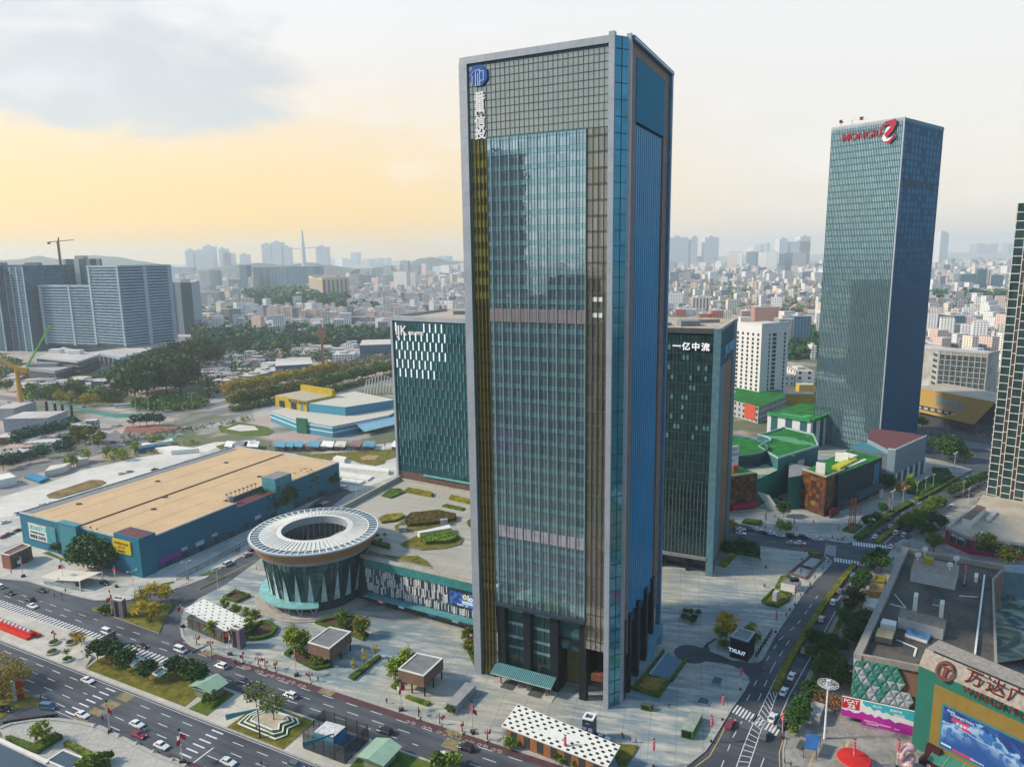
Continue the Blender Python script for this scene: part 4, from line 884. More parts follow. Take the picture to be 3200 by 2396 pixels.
# ------ restaurant with red walls under it
SP_=[(193.8,301.6),(197.0,289.5),(216,282),(250,268),(290,300),(238.5,345),(223.2,327.5)]
rr=bld('restaurant','low building with red walls and a wide beige roof below the white-gridded tower','restaurant',SP_[0],z=K)
mb=MB(); mb.prism(SP_,0,7.2,0,1); part(mb,'wall',[M('rest_dark',(.045,.05,.06),.6),beige_roof],rr)
red_w=M('rest_red',(.26,.025,.05),.6,var=.12)
mb=MB()
for p,q in((SP_[0],SP_[1]),(SP_[1],SP_[2]),(SP_[2],SP_[3])):
 L_=nrm2(p,q)[2]; wbox(mb,p,q,0,L_,0.0,2.3,.02,.4,0); wbox(mb,p,q,0,1.5,2.3,6.6,.02,.35,0); wbox(mb,p,q,0,L_,6.6,7.9,-.4,.3,1)
 for k in range(int(L_/4)):wbox(mb,p,q,1.7+k*4,1.9+k*4,2.3,6.5,.02,.2,1)
part(mb,'front',[red_w,M('rest_rim',(.34,.33,.32),.7)],rr)
mb=MB(); wbox(mb,SP_[0],SP_[1],2,11,4.9,6.4,.3,.45); part(mb,'banner',[M('rest_banner',(.1,.18,.24),.6)],rr); wtext('lettering','深海大盒饭',1.3,offwhite,rr,SP_[0],SP_[1],6.5,5.1,.5,.05)
mb=MB(); P=[G(p,7.4)for p in(ME(1670,945),ME(1745,965),ME(1875,850),ME(1800,825))]; mb.prism(P,7.2,10.5,0,1); part(mb,'roof_house',[offwhite,timber],rr)
mb=MB(); P=[G(p,7.4)for p in(ME(1870,905),ME(1905,930),ME(1980,850),ME(1945,835))]; mb.prism(P,7.2,8.2,0,0); part(mb,'roof_bench',[concrete],rr)
mb=MB(); P=[G(p,7.3)for p in(ME(1810,1060),ME(1870,1075),ME(1890,1045),ME(1830,1030))]; mb.prism(P,7.2,8.8,0,0); part(mb,'roof_hatch',[offwhite],rr)
mb=MB()
for i_,(p,q)in enumerate(((SP_[6],SP_[0]),)):wbox(mb,p,q,0,nrm2(p,q)[2],7.2,8.2,-1.0,.1)
part(mb,'parapet',[concrete],rr)
wtext('lettering','桥香园米线',1.4,offwhite,rr,SP_[2],SP_[3],9,3.6,.25,.08)
mb=MB(); wbox(mb,SP_[2],SP_[3],2,13,7.2,9.4,-2.5,.8); part(mb,'roof_sign_base',[beige_roof],rr)
# ------ block with mosaic corner and green roof
mos_m,nt,bb=newmat('mosaic_panels')
m1,r1=cellmask(nt,uvco(nt),2.3,2.1,.97,.97); m2,r2=cellmask(nt,uvco(nt),3.5,4.7,1,1,1.1,.7)
rm=nt.nodes.new('ShaderNodeValToRGB'); cr_=rm.color_ramp; cr_.interpolation='CONSTANT'
nt.links.new(mth(nt,'FRACT',mth(nt,'ADD',mth(nt,'MULTIPLY',r1,.6),mth(nt,'MULTIPLY',r2,.55))),rm.inputs[0])
for i,(t,c_)in enumerate(((0,(.06,.022,.018)),(.25,(.1,.035,.02)),(.45,(.145,.06,.018)),(.58,(.05,.03,.025)),(.72,(.17,.085,.022)),(.86,(.09,.02,.022)),(.95,(.22,.14,.03)))):
 e=cr_.elements[i]if i<2 else cr_.elements.new(t); e.position=t; e.color=(*c_,1)
setin(nt,bb,col=mixc(nt,m1,(.015,.01,.01),rm.outputs[0]),rough=.3,spec=.5)
BP=[(147.6,349.0),(154.0,335.8),(161.2,336.2),(200.0,370.6),(188.0,385.5),(181,380)]
BLK=[(147.6,349.2),(154.1,335.8),(168.5,347.0),(161.5,357)]
mbk=bld('shop_block','dark shop block with a brown mosaic corner and bright green roof terrace at the crossing','shop building',BLK[1],z=K)
DK=[(162.5,340.6),(199.5,369.8),(187.8,385.4),(153.5,354)]
mb=MB(); mb.prism(BLK,0,20.4,0,1); part(mb,'mosaic_corner',[mos_m,turf_m],mbk)
mb=MB(); mb.prism([(162.7,341.0),(199.3,370.0),(187.8,385.2),(153.9,353.8)],0,20.3,0,1); part(mb,'dark_block',[M('slate_blue',(.02,.04,.058),.55,var=.1),turf_m],mbk)
mb=MB(); parapet(mb,BLK[:3],20.4,.9,.4)if False else None
wbox(mb,BLK[0],BLK[1],0,14.9,20.4,21.3,-.5,.1); wbox(mb,BLK[1],BLK[2],.1,18,20.4,21.303,-.5,.1); part(mb,'parapet',[beige_roof],mbk)
a,b=(162.7,341.0),(199.3,370.0)
mb=MB(); wbox(mb,a,b,38,44,5,18,.02,.2,0); part(mb,'wall_screen',[M('blue_mural',(.04,.18,.32),.5,var=.5,scale=.5)],mbk)
mb=MB(); wbox(mb,a,b,4,40,.2,4.8,.02,.1,0); wbox(mb,a,b,14,42,4.8,7.0,.1,4.0,1); wbox(mb,a,b,40,41.2,0,4.8,2.8,4.0,2); part(mb,'shopfront',[black_g,M('canopy_slate',(.04,.08,.1),.5),offwhite],mbk)
mb=MB(); wbox(mb,BLK[1],BLK[2],.3,9,0,4.4,2.6,3.1,0); part(mb,'red_hoarding',[M('hoarding_red',(.17,.02,.028),.6)],mbk)
for nm,pts,z1,mt in(('roof_screen',[(152,343.5),(155.5,341.0),(156,341.6),(152.6,344)],26,white_m),('roof_screen',[(171,364),(176,360),(176.6,360.8),(171.6,364.8)],25,white_m),('yellow_slide',[(163,350),(166,347),(182,362),(179,365)],22.0,M('slide_yellow',(.45,.42,.03),.6)),('roof_bench',[(172,352.8),(173,351.8),(188,364),(187,365)],21.0,offwhite),('roof_plant',[(176,372),(181,366),(186,370),(182,377)],21.6,offwhite)):
 mb=MB(); mb.prism(pts,20.3,z1,0); part(mb,nm,[mt],mbk)
green_w=M('green_wall',(.02,.145,.115),.55,var=.15,scale=.08)
mb=MB(); mb.prism([(139.5,346),(147.5,349.2),(158,363),(150,372)],0,17.5,0,1); part(mb,'green_annex',[green_w,mgrey],mbk)
LM=[(104,342.5),(109.6,344.9),(125.2,350.2),(119,364),(98,356)]
lm=bld('shop_block','brown mosaic block with green roof and a white billboard, beside the black office tower','shop building',LM[2],z=K)
mb=MB(); mb.prism(LM,0,18.6,0,1); part(mb,'wall',[mos_m,turf_m],lm)
mb=MB(); wbox(mb,LM[0],LM[2],0,21,18.6,19.5,-.5,.15); part(mb,'parapet',[beige_roof],lm)
mb=MB(); wbox(mb,LM[0],LM[2],6,22,2.2,4.2,.05,3.4); part(mb,'red_awning',[M('awning_red',(.32,.02,.05),.6)],lm)
mb=MB(); mb.box(113,115.6,351,353,18.6,22.5); part(mb,'roof_hut',[M('hut_orange',(.4,.08,.03),.7)],lm)
bb_=bld('billboard','white billboard with blue lettering standing on the green roof of the mosaic block','billboard',(112,355),z=19)
p,q=(106.5,354),(117.5,357.5)
mb=MB(); wbox(mb,p,q,0,11.5,19.6,31.5,-.4,.1,0); wbox(mb,p,q,1,1.4,18.7,19.6,-.4,0,1); wbox(mb,p,q,10,10.4,18.7,19.6,-.4,0,1); part(mb,'board',[white_m,dgrey],bb_)
wtext('lettering','US SHIRSAU',2.1,M('letter_blue',(.03,.25,.5),.6),bb_,p,q,5.8,26.3,.15,.05,.03); wtext('lettering','新春惠购 年货节',1.3,M('letter_orange',(.55,.14,.05),.6),bb_,p,q,5.8,29.2,.15,.05,.03); wtext('lettering','SHAU L0B MAL',1.1,M('letter_pinkish',(.5,.25,.2),.6),bb_,p,q,5.8,23.4,.15,.05,.02)
gmP=[(141.5,366.0),(173.0,389.4),(181.0,415),(170.3,433.5),(154,419.5)]
cv=[(154,419.5)]+[(151.5+6.5*math.cos(R(t))-6,408+9*math.sin(R(t)))for t in(70,40,10,-20,-50,-80)]+[(139.0,389.5)]
GM=[(141.5,366.0),(173.0,389.4),(181.0,415),(170.3,433.5)]+cv[0:1]+cv[1:]
gm=bld('shopping_mall','teal-walled mall wing with a curved green roof and white roof lettering','mall',GM[0],z=K)
mb=MB(); mb.prism(GM,0,21.2,0,1); part(mb,'wall',[M('mall_teal',(.045,.165,.17),.55,var=.12,scale=.06),turf_m],gm)
mb=MB()
for i_,(p,q)in enumerate(zip(GM,GM[1:]+GM[:1])):wbox(mb,p,q,0,nrm2(p,q)[2],21.2,22.2+.004*i_,-.4,.15)
part(mb,'parapet',[M('mall_rim',(.3,.42,.42),.6)],gm)
mb=MB(); rs=random.Random(9)
for k in range(9):
 x,y=157+k*1.4,412-k*2.3; mb.bar((x-6+rs.uniform(-1,1),y+3,21.26),(x+8+rs.uniform(-2,2),y-.5,21.26),1.1,.06)
for p in((146,391),(152,372.5),(168,428),(176,412),(171,393),(160,381)):ring(mb,p,.9,.85,21.26)
part(mb,'roof_graphic',[M('turf_pale',(.13,.36,.2),.8)],gm)
mb=MB(); mb.prism([(157,377),(162,381),(160,383.5),(155,379.5)],13.5,16.5,0); part(mb,'wall_box',[offwhite],gm)
LW=[(125.2,350.4),(141.6,366.0),(139,389.5),(118,372)]
lw=bld('shop_block','lower green-walled block with a pale roof between the mosaic block and curved mall','shop building',LW[0],z=K)
mb=MB(); mb.prism(LW,0,15.2,0,1); part(mb,'wall',[green_w,M('pale_green_roof',(.34,.38,.28),.8,var=.2,scale=.2)],lw)
mb=MB()
for k in range(7):mb.bar((125.5+k*.7,349.5-k*.6,9.0-k*.1),(131+k*.7,345.5-k*.6,.5),.35,.3)
part(mb,'stair_rail',[offwhite],lw)
DW=[(96,366)]+[(118+26*math.cos(R(t)),392+24*math.sin(R(t)))for t in range(-75,40,12)]+[(120,420),(92,402)]
dw=bld('shopping_mall','dark curved mall wing with a green roof behind the black office tower','mall',DW[1],z=K)
mb=MB(); mb.prism(DW,0,22,0,1); part(mb,'wall',[WM('dark_wing',(.014,.03,.05),(.05,.1,.13),6,4.5,.95,.25,gvar=.6),turf_m],dw)
mb=MB()
for i_,(p,q)in enumerate(zip(DW,DW[1:]+DW[:1])):wbox(mb,p,q,0,nrm2(p,q)[2],22,23+.004*i_,-.4,.2)
part(mb,'parapet',[M('wing_rim',(.05,.14,.17),.5)],dw)
mb=MB(); mb.box(112,121,398,400,22.0,22.6,0); mb.box(110,117,404,405.4,22.01,22.7,0); part(mb,'roof_bench',[offwhite],dw)
TG=[(176.5,479.5),(196.5,455.5),(222,478),(240,505),(213,516)]
tg=bld('shopping_mall','mall hall with white and dark striped walls and pointed green roof by the right skyscraper','mall',TG[1],z=K)
mb=MB(); mb.prism(TG,0,19.5,0,1); part(mb,'wall',[WM('stripe_wall',(.55,.57,.6),(.015,.09,.1),10.5,60,.48,1.0,metal=0.0,rough=.5,gvar=.1),turf_m],tg)
mb=MB(); wbox(mb,TG[0],TG[1],0,31,19.5,21.5,-.6,1.2,0); wbox(mb,TG[1],TG[2],1.2,34,19.5,21.502,-.6,1.2,0); part(mb,'roof_rim',[M('rim_green',(.02,.22,.07),.7)],tg)
mb=MB(); mb.prism([(184,481),(197,467),(206,474),(203,478),(198,474),(189,485)],19.5,19.56,0); part(mb,'roof_path',[M('turf_pale2',(.06,.3,.1),.9)],tg)
GB=[(192.0,389.5),(209.8,376.3),(243.6,405.2),(239,414),(222,428)]
gb=bld('grey_building','plain grey-blue block with white pillars at its foot, below the right skyscraper','building',GB[1],z=K)
GBw=[(192.0,389.5),(206.5,379),(206.5,384),(199,394)]
mb=MB(); mb.prism([(206.8,378.6),GB[1],GB[2],GB[3],(222,428),(207,402)],0,22.0,0,1); part(mb,'wall',[M('grey_blue',(.19,.27,.33),.6,var=.06),maroon_m],gb)
mb=MB(); mb.prism([(192.0,389.5),(206.7,378.8),(206.7,402),(200,402)],0,19.5,0,1); part(mb,'wing',[M('grey_wing',(.15,.18,.21),.6),teal_m],gb)
mb=MB()
for i_,(p,q)in enumerate(((GB[1],GB[2]),((206.8,378.6),GB[1]))):wbox(mb,p,q,0,nrm2(p,q)[2],22.0,22.8+.004*i_,-.5,.1)
part(mb,'parapet',[M('pale_rim',(.4,.48,.5),.6)],gb)
for k in range(6):mb=MB(); wbox(mb,GB[1],GB[2],2+k*8.2,3.2+k*8.2,0,8.5,.05,.7); part(mb,'pillar',[white_m],gb)
mb=MB(); wq(mb,GB[1],GB[2],0,44,0,8.0,.03); part(mb,'arcade',[M('arcade_blue',(.05,.12,.17),.5)],gb)
# ------ plaza mall, lower right corner
tri_t=[M('tri_teal',(.075,.27,.225),.55,var=.08),M('tri_green',(.05,.205,.17),.55,var=.08),M('tri_grey',(.36,.4,.43),.55,var=.08)]
WA=[(93.6,180.2),(108.4,173.6),(125.2,168),(163,226),(172.3,234.3),(146.0,251.4)]
wm=bld('shopping_mall','mall with a flat dark roof, triangle-patterned gable and pink poster, in the lower right corner','mall',WA[0],z=K)
mb=MB(); mb.prism([(94.1,180.6),(108.4,174.2),(125.2,168),(163,226),(172.3,234.3),(146.0,251.4)],0,18.6,0,1); part(mb,'wall',[M('mall_brown',(.22,.115,.085),.65),M('dark_roof',(.075,.073,.072),.9,var=.3,scale=.12,col2=(.12,.105,.09))],wm)
mb=MB();
for i_,(p,q,w)in enumerate((((WA[5]),WA[0],1.9),(WA[4],WA[5],.8),(WA[0],WA[1],.8),((163,226),(172.3,234.3),.5),((125.2,168),(163,226),.5))):wbox(mb,p,q,0.0,nrm2(p,q)[2],18.6,20.4+.01*i_ if i_<3 else 19.4,-w,.12)
part(mb,'parapet',[M('mall_parapet',(.27,.25,.225),.85,var=.15,scale=.6)],wm)
a,b=WA[0],WA[1]; L_=nrm2(a,b)[2]
mb=MB(); rs=random.Random(21); cw,chh=2.35,2.35
for r_ in range(5):
 for j in range(-1,7):
  s0=j*cw+(cw/2 if r_%2 else 0); z0=19.0-(r_+1)*chh
  for up in(0,1):
   T3=[(s0,z0),(s0+cw,z0),(s0+cw/2,z0+chh)]if up else[(s0+cw/2,z0+chh),(s0+cw,z0),(s0+1.5*cw,z0+chh)]
   T3=[(min(max(s,.05),L_-.1),z)for s,z in T3]
   lim=11.8-1.0*abs(r_-1.6)if r_<3 else 13.6
   if min(s for s,z in T3)>lim or max(s for s,z in T3)-min(s for s,z in T3)<.3:continue
   cs,cz=sum(s for s,z in T3)/3,sum(z for s,z in T3)/3
   m_=2 if(rs.random()<.22 or(r_>2 and s0>7))else(0 if up else 1)
   ap=onw(a,b,cs,.34,cz); V3=[onw(a,b,s,.14,z)for s,z in T3]
   for i in range(3):mb.face([V3[i],V3[(i+1)%3],ap],m_)
part(mb,'triangle_cladding',tri_t,wm)
mb=MB()
for r_ in range(6):
 for j in range(-1,7):
  s0=j*cw+(cw/2 if r_%2 else 0); z0=19.0-r_*chh
  for dx in(cw/2,-cw/2):
   q0,q1=(s0+cw/2,z0),(s0+cw/2+dx,z0-chh)
   if r_<5 and 0<=min(q0[0],q1[0])and max(q0[0],q1[0])<(12.5 if r_<3 else 13.6):mb.bar(onw(a,b,q0[0],.17,q0[1]),onw(a,b,q1[0],.17,q1[1]),.08,.08)
part(mb,'cladding_joint',[dark_m],wm)
pa,pb=onw(a,b,-2.2,1.3)[:2],onw(a,b,L_+.2,1.3)[:2]; PL=nrm2(pa,pb)[2]
ps=bld('poster','large pink, white and cyan poster with a red corner under the triangle-patterned gable','poster',onw(pa,pb,PL/2),z=2)
mb=MB(); wbox(mb,pa,pb,0,PL,1.8,7.6,-.4,0.0,0); wbox(mb,pa,pb,6.2,PL,.2,1.8,-.4,.001,0); part(mb,'backing',[white_m],ps)
mag=M('poster_magenta',(.45,.02,.32),.6,var=.05); cyn=M('poster_cyan',(.04,.42,.52),.6,var=.05)
mb=MB(); top_=[(0,4.0),(1.0,3.6),(2,3.9),(3.2,3.3),(4.4,3.6),(5.2,4.3),(6.5,3.7),(7.6,4.1),(8.4,3.2),(9.4,4.0),(10.6,3.4),(12,3.9),(13.4,3.0),(14.4,3.5),(PL,3.1)]
for(s0,z0),(s1,z1)in zip(top_,top_[1:]):zb=1.8 if s1<6.3 else .25; mb.face([onw(pa,pb,s0,.02,zb),onw(pa,pb,s1,.02,zb),onw(pa,pb,s1,.02,z1),onw(pa,pb,s0,.02,z0)])
part(mb,'magenta_ink',[mag],ps)
mb=MB(); bot_=[(5.2,6.9),(6.0,6.0),(7.0,6.3),(8.0,5.2),(9.0,5.5),(9.9,5.0),(11.2,5.6),(12.4,4.9),(13.6,5.2),(PL,4.4)]
for(s0,z0),(s1,z1)in zip(bot_,bot_[1:]):mb.face([onw(pa,pb,s0,.02,z0),onw(pa,pb,s1,.02,z1),onw(pa,pb,s1,.02,7.58),onw(pa,pb,s0,.02,7.58)])
part(mb,'cyan_ink',[cyn],ps)
mb=MB(); wq(mb,pa,pb,.05,4.5,4.3,7.58,.03); part(mb,'red_panel',[M('poster_red',(.55,.02,.03),.6,var=.03)],ps)
wtext('lettering','PCAT',1.5,white_m,ps,pa,pb,2.3,6.1,.06,.04,.03); wtext('lettering','Z6',1.7,white_m,ps,pa,pb,2.5,4.6,.06,.04,.04)
wtext('lettering','快乐购',.75,white_m,ps,pa,pb,8.8,6.4,.05,.04,.02); wtext('lettering','惠聚新春',.75,white_m,ps,pa,pb,13.4,6.2,.05,.04,.02); wtext('lettering','BRIDE',1.0,white_m,ps,pa,pb,14.2,5.0,.05,.04,.02)
for s,z,t in((7.4,1.6,'YOUR STYLE'),(10.8,1.3,'INTERFUSION'),(14,1.0,'MALL'),(8,.9,'STANDARD')):wtext('lettering',t,.55,white_m,ps,pa,pb,s,z,.05,.04,.02)
mb=MB(); q=lambda s,z:onw(pa,pb,s,.04,z)
for k in range(12):t0,t1=2*math.pi*k/12,2*math.pi*(k+1)/12; mb.face([q(9.1,4.9),q(9.1+.95*math.cos(t0),4.9+.9*math.sin(t0)),q(9.1+.95*math.cos(t1),4.9+.9*math.sin(t1))])
part(mb,'white_dome',[white_m],ps)
def rbox(nm,pts,z0,z1,mats,tz=18.62):
 mb=MB(); mb.prism([G(p,tz)for p in pts],z0,z1,0,1); part(mb,nm,mats,wm)
rbox('roof_house',[ME(1225,1432),ME(1610,1510),ME(1640,1395),ME(1262,1322)],18.6,23.0,[M('rh_pale',(.4,.42,.44),.7,var=.1,scale=.4),M('rh_roof',(.26,.22,.18),.9,var=.3,scale=1)])
rbox('roof_house',[BE(1115,450),BE(1505,560),BE(1530,470),BE(1140,370)],18.6,22.0,[M('rh_grey',(.36,.37,.38),.7,var=.12,scale=.4),M('rh_roof2',(.2,.17,.14),.9,var=.3,scale=1)])
rbox('duct',[BE(1240,362),BE(1275,367),BE(1282,330),BE(1248,325)],18.6,25.5,[offwhite,offwhite]); rbox('duct',[BE(1465,425),BE(1500,430),BE(1508,390),BE(1472,385)],18.6,25.2,[offwhite,offwhite])
rbox('skylight_box',[BE(1180,530),BE(1370,590),BE(1410,520),BE(1210,455)],18.6,19.5,[white_m,M('sky_blue',(.12,.24,.38),.4,var=.5,scale=.6)]); rbox('chiller',[BE(920,590),BE(1065,620),BE(1095,540),BE(945,515)],19.2,21.0,[M('chill',(.06,.07,.07),.6),M('chill_top',(.24,.21,.13),.7)]); rbox('chiller',[BE(965,470),BE(1095,500),BE(1105,455),BE(985,430)],18.6,20.8,[offwhite,offwhite])
rbox('vent_box',[ME(1775,1440),ME(1805,1450),ME(1812,1405),ME(1780,1400)],18.6,20.4,[offwhite,offwhite]); rbox('roof_sign_frame',[BE(1418,260),BE(1475,268),BE(1484,215),BE(1430,208)],18.6,18.9,[white_m,dgrey])
mb=MB()
for q,w in(((BE(1090,165),BE(1190,285)),.2),((BE(1050,250),BE(1190,285)),.2),((BE(1110,560),BE(1280,630)),.3),((BE(1280,630),BE(1260,700)),.5),((BE(1650,180),BE(1810,190)),.2)):
 p0,p1=G(q[0],18.7),G(q[1],18.7); mb.bar((p0[0],p0[1],18.75),(p1[0],p1[1],18.75),w,.25)
part(mb,'roof_pipe',[offwhite],wm)
mb=MB(); c_=G(ME(1380,1300),22); mb.tube([(c_[0],c_[1],22.9),(c_[0],c_[1],25)],1.6,12); part(mb,'water_tank',[M('tank_yellow',(.3,.26,.02),.6)],wm)
for k,p in enumerate((ME(1290,1260),ME(1620,1290),ME(1350,1210),ME(1565,1345))):
 c_=G(p,22.9); mb=MB(); mb.tube([(c_[0],c_[1],22.9),(c_[0],c_[1],26)],.2,6); mb.box(c_[0]-.8,c_[0]+.8,c_[1]-.4,c_[1]+.4,24.6,25.8); part(mb,'antenna',[offwhite],wm)
pcP=[G(p,4.0)for p in(BE(1760,760),BE(1850,0),ME(1870,1390),ME(2208,1400),ME(2600,1450),BE(2600,900),BE(2208,700))]
pc=bld('pool_court','green swirling water court beside the dark mall roof','pool',pcP[0],z=K)
m_,nt,bb=newmat('swirl_water'); v_=geopos(nt); w1=nd(nt,'ShaderNodeTexNoise',{'Vector':v_,'Scale':.1,'Detail':6.0,'Distortion':2.2}); w2=nd(nt,'ShaderNodeTexNoise',{'Vector':v_,'Scale':.05,'Detail':2.0})
c_=mixc(nt,sstep(nt,w1,.44,.66),(.01,.075,.08),(.4,.46,.4)); c_=mixc(nt,mth(nt,'MULTIPLY',sstep(nt,w2,.52,.68),.6),c_,(.05,.12,.03)); setin(nt,bb,col=c_,rough=.3,spec=.5)
mb=MB(); mb.prism(pcP,3.0,4.0,0,1); part(mb,'water',[concrete,m_],pc)
mb=MB(); p0,p1=G(ME(1855,1400),18.6),G(BE(1770,700),18.6); mb.bar((p0[0]+.4,p0[1],19.2),(p1[0]+.4,p1[1],19.2),.5,.9); part(mb,'edge_wall',[offwhite],pc)
for p,w,h,m_ in((ME(1900,1330),8,2.5,dgrey),(BE(1870,120),3,1.5,mgrey),(BE(1995,110),5,1.2,concrete),(BE(2090,190),2.5,1.2,timber),(BE(1825,490),2.5,.8,M('float_blue',(.05,.15,.24),.6)),(BE(1860,560),4,.7,teal_m),(BE(1845,310),4,.6,dgrey),(BE(1850,370),4,.6,dgrey),(BE(2180,130),3,2,mgrey)):
 c_=G(p,4.2); mb=MB(); mb.prism([(c_[0]-w/2,c_[1]-w*.2),(c_[0]+w*.35,c_[1]-w*.35),(c_[0]+w/2,c_[1]+w*.15),(c_[0]-w*.3,c_[1]+w*.3)],4.0,4.0+h,0); part(mb,'pool_raft',[m_],pc)
wg=bld('shop_block','blue-grey flat-roofed wing behind the green water court','shop building',G(ME(2040,1400),12),z=K)
mb=MB(); mb.prism([G(p,14)for p in(ME(2035,1350),ME(2400,1390),ME(2400,1300),ME(2045,1290))],0,14,0,1); part(mb,'wall',[M('wing_blue',(.12,.2,.24),.6),M('wing_roof',(.15,.24,.27),.7)],wg)
mb=MB(); mb.prism([G(p,8)for p in(ME(1880,1420),ME(2400,1500),ME(2400,1440),ME(1890,1380))],0,8,0,1); part(mb,'annex',[mgrey,concrete],wg)
# ------ sign block of the mall
SA,SB_=(104.9,168.9),(131.5,130.6); L_=nrm2(SA,SB_)[2]
sk=bld('sign_block','tall green mall front with dark red letters along its stone top','building',SA,z=K)
dpt=10.0; c2,d2=onw(SB_,SA,0,dpt)[:2],onw(SB_,SA,L_,dpt)[:2]
gr_w=M('sign_green',(.018,.135,.105),.6,var=.06,scale=.1)
mb=MB(); mb.prism([SA,SB_,c2,d2],0,23.6,0,0); part(mb,'wall',[gr_w],sk)
m_st=M('sign_stone',(.28,.25,.22),.85,var=.25,scale=1.0)
mb=MB(); wq(mb,SA,SB_,0,L_,23.6,27.0,0.0,0)
F0,F1=[onw(SA,SB_,s,.15,23.6)for s in(0,L_)],[onw(SA,SB_,s,-2.6,27.4)for s in(0,L_)]
mb=MB(); mb.face([F0[0],F0[1],F1[1],F1[0]],0); mb.face([F1[0],F1[1],onw(SA,SB_,L_,-dpt,27.4),onw(SA,SB_,0,-dpt,27.4)],0); mb.face([F0[0],F1[0],onw(SA,SB_,0,-dpt,27.4),onw(SA,SB_,0,-dpt,23.6)],0)
part(mb,'stone_band',[m_st],sk)
mb=MB(); p0,p1=onw(SA,SB_,2.0,-2.9,27.45),onw(SA,SB_,L_,-2.9,27.45); mb.bar(p0,p1,.7,.12); part(mb,'roof_slot',[dark_m],sk)
mb=MB(); wbox(mb,SA,SB_,4.2,L_,2.0,20.6,0.0,.25,0); part(mb,'gold_panel',[M('gold_panel',(.215,.15,.035),.55,var=.08)],sk)
dr=M('dark_red',(.1,.003,.004),.5,var=.05)
wl=bld('sign_lettering','dark red round emblem, characters and capital letters on the stone mall top','sign',onw(SA,SB_,14,.5),z=23.8)
tilt=-math.atan2(2.75,3.8)
def sloped(txt,size,s,z,bold,nm='character',spacing=1.0):
 f=(z-23.6)/3.8; p=onw(SA,SB_,s,.55-2.75*f,z)
 o=text_obj(nm,txt,size,dr,wl,(p[0]-wl.location.x,p[1]-wl.location.y,p[2]-wl.location.z),0,.25,bold,spacing)
 o.rotation_mode='QUATERNION'; o.rotation_quaternion=Matrix.Rotation(math.atan2(SB_[1]-SA[1],SB_[0]-SA[0]),3,'Z').to_quaternion()@Matrix.Rotation(tilt*.35,3,'X').to_quaternion(); return o
for ch,s in zip('万达广场',(12.6,17.2,21.8,26.4)):sloped(ch,4.2,s,24.8,.004)
sloped('WANDA PLAZA',2.2,19.6,22.6,.012,'lettering',1.12)
mb=MB(); cx,cz=6.2,25.1
def em_(r,t,o=0.0):z=cz+r*math.sin(t); return onw(SA,SB_,cx+r*math.cos(t),.6-2.0*(z-23.6)/3.8+o,z)
for k in range(24):
 t0,t1=2*math.pi*k/24,2*math.pi*(k+1)/24; mb.face([em_(1.65,t0,.3),em_(2.15,t0,.3),em_(2.15,t1,.3),em_(1.65,t1,.3)]); mb.face([em_(2.15,t0,.3),em_(2.15,t0,-.2),em_(2.15,t1,-.2),em_(2.15,t1,.3)])
def eq(ps):mb.face([onw(SA,SB_,cx+s,.9-2.0*(cz+z-23.6)/3.8,cz+z)for s,z in ps])
eq([(-1.0,1.1),(-1.25,.6),(1.25,.6),(1.0,1.1)]); eq([(-.35,.7),(-.35,-1.2),(.35,-1.2),(.35,.7)]); eq([(-.8,-1.2),(.8,-1.2),(.6,-1.55),(-.6,-1.55)]); eq([(-.95,.1),(-.8,-.9),(-.62,-.9),(-.72,.1)]); eq([(.95,.1),(.72,.1),(.62,-.9),(.8,-.9)])
part(mb,'round_emblem',[dr],wl)
sc_=bld('video_screen','big blue video screen showing an icy mountain on the green mall front','screen',onw(SA,SB_,16,.4),z=8)
mb=MB(); wbox(mb,SA,SB_,6.6,33.2,4.6,16.6,.25,.6); part(mb,'housing',[teal_m],sc_)
m_,nt,bb=newmat('screen_picture'); uvs=uvco(nt)
se=nt.nodes.new('ShaderNodeSeparateXYZ'); nt.links.new(uvs,se.inputs[0]); nz=nd(nt,'ShaderNodeTexNoise',{'Vector':uvs,'Scale':.5,'Detail':7.0,'Distortion':.6})
ridge=mth(nt,'SUBTRACT',mth(nt,'ADD',13.6,mth(nt,'MULTIPLY',nz,4.0)),mth(nt,'MULTIPLY',mth(nt,'ABSOLUTE',mth(nt,'SUBTRACT',se.outputs[0],15.5)),.42))
dz=mth(nt,'SUBTRACT',ridge,se.outputs[1])
sky_=mixc(nt,sstep(nt,nz,.4,.7),(.006,.05,.22),(.02,.14,.45)); ice=mixc(nt,sstep(nt,nz,.42,.62),(.02,.2,.55),(.5,.72,.88))
pic=mixc(nt,sstep(nt,dz,0.0,.3),sky_,mixc(nt,sstep(nt,dz,1.5,7.0),ice,(.012,.1,.38)))
setin(nt,bb,col=(.01,.01,.02),rough=.25,emit=pic,es=.75)
mb=MB(); wq(mb,SA,SB_,7.0,33.0,5.0,16.2,.62); part(mb,'picture',[m_],sc_)
mb=MB(); wpoly(mb,SA,SB_,[(9.0,13.2),(9.2,14.3),(13.2,14.0),(13.4,11.8),(11.6,12.1),(11.4,13.0)][::-1],.66,0,.02); wpoly(mb,SA,SB_,[(10,5.2),(15,5.2),(15,5.9),(10,5.9)],.66,0,.02); part(mb,'pink_caption',[MEM('scr_pink',(.7,.03,.14),.75)],sc_)
scw=MEM('scr_white',(.8,.9,1),.75)
mb=MB(); L3=[(7.1,11.9),(9.5,12.3),(12,12.0),(15,11.4),(20,11.4),(24,9.9),(27,7.6),(33,5.8)]
for(s0,z0),(s1,z1)in zip(L3,L3[1:]):mb.bar(onw(SA,SB_,s0,.65,z0),onw(SA,SB_,s1,.65,z1),.12,.05)
wbox(mb,SA,SB_,7.2,9.6,5.6,6.1,.63,.66); part(mb,'white_line',[scw],sc_)
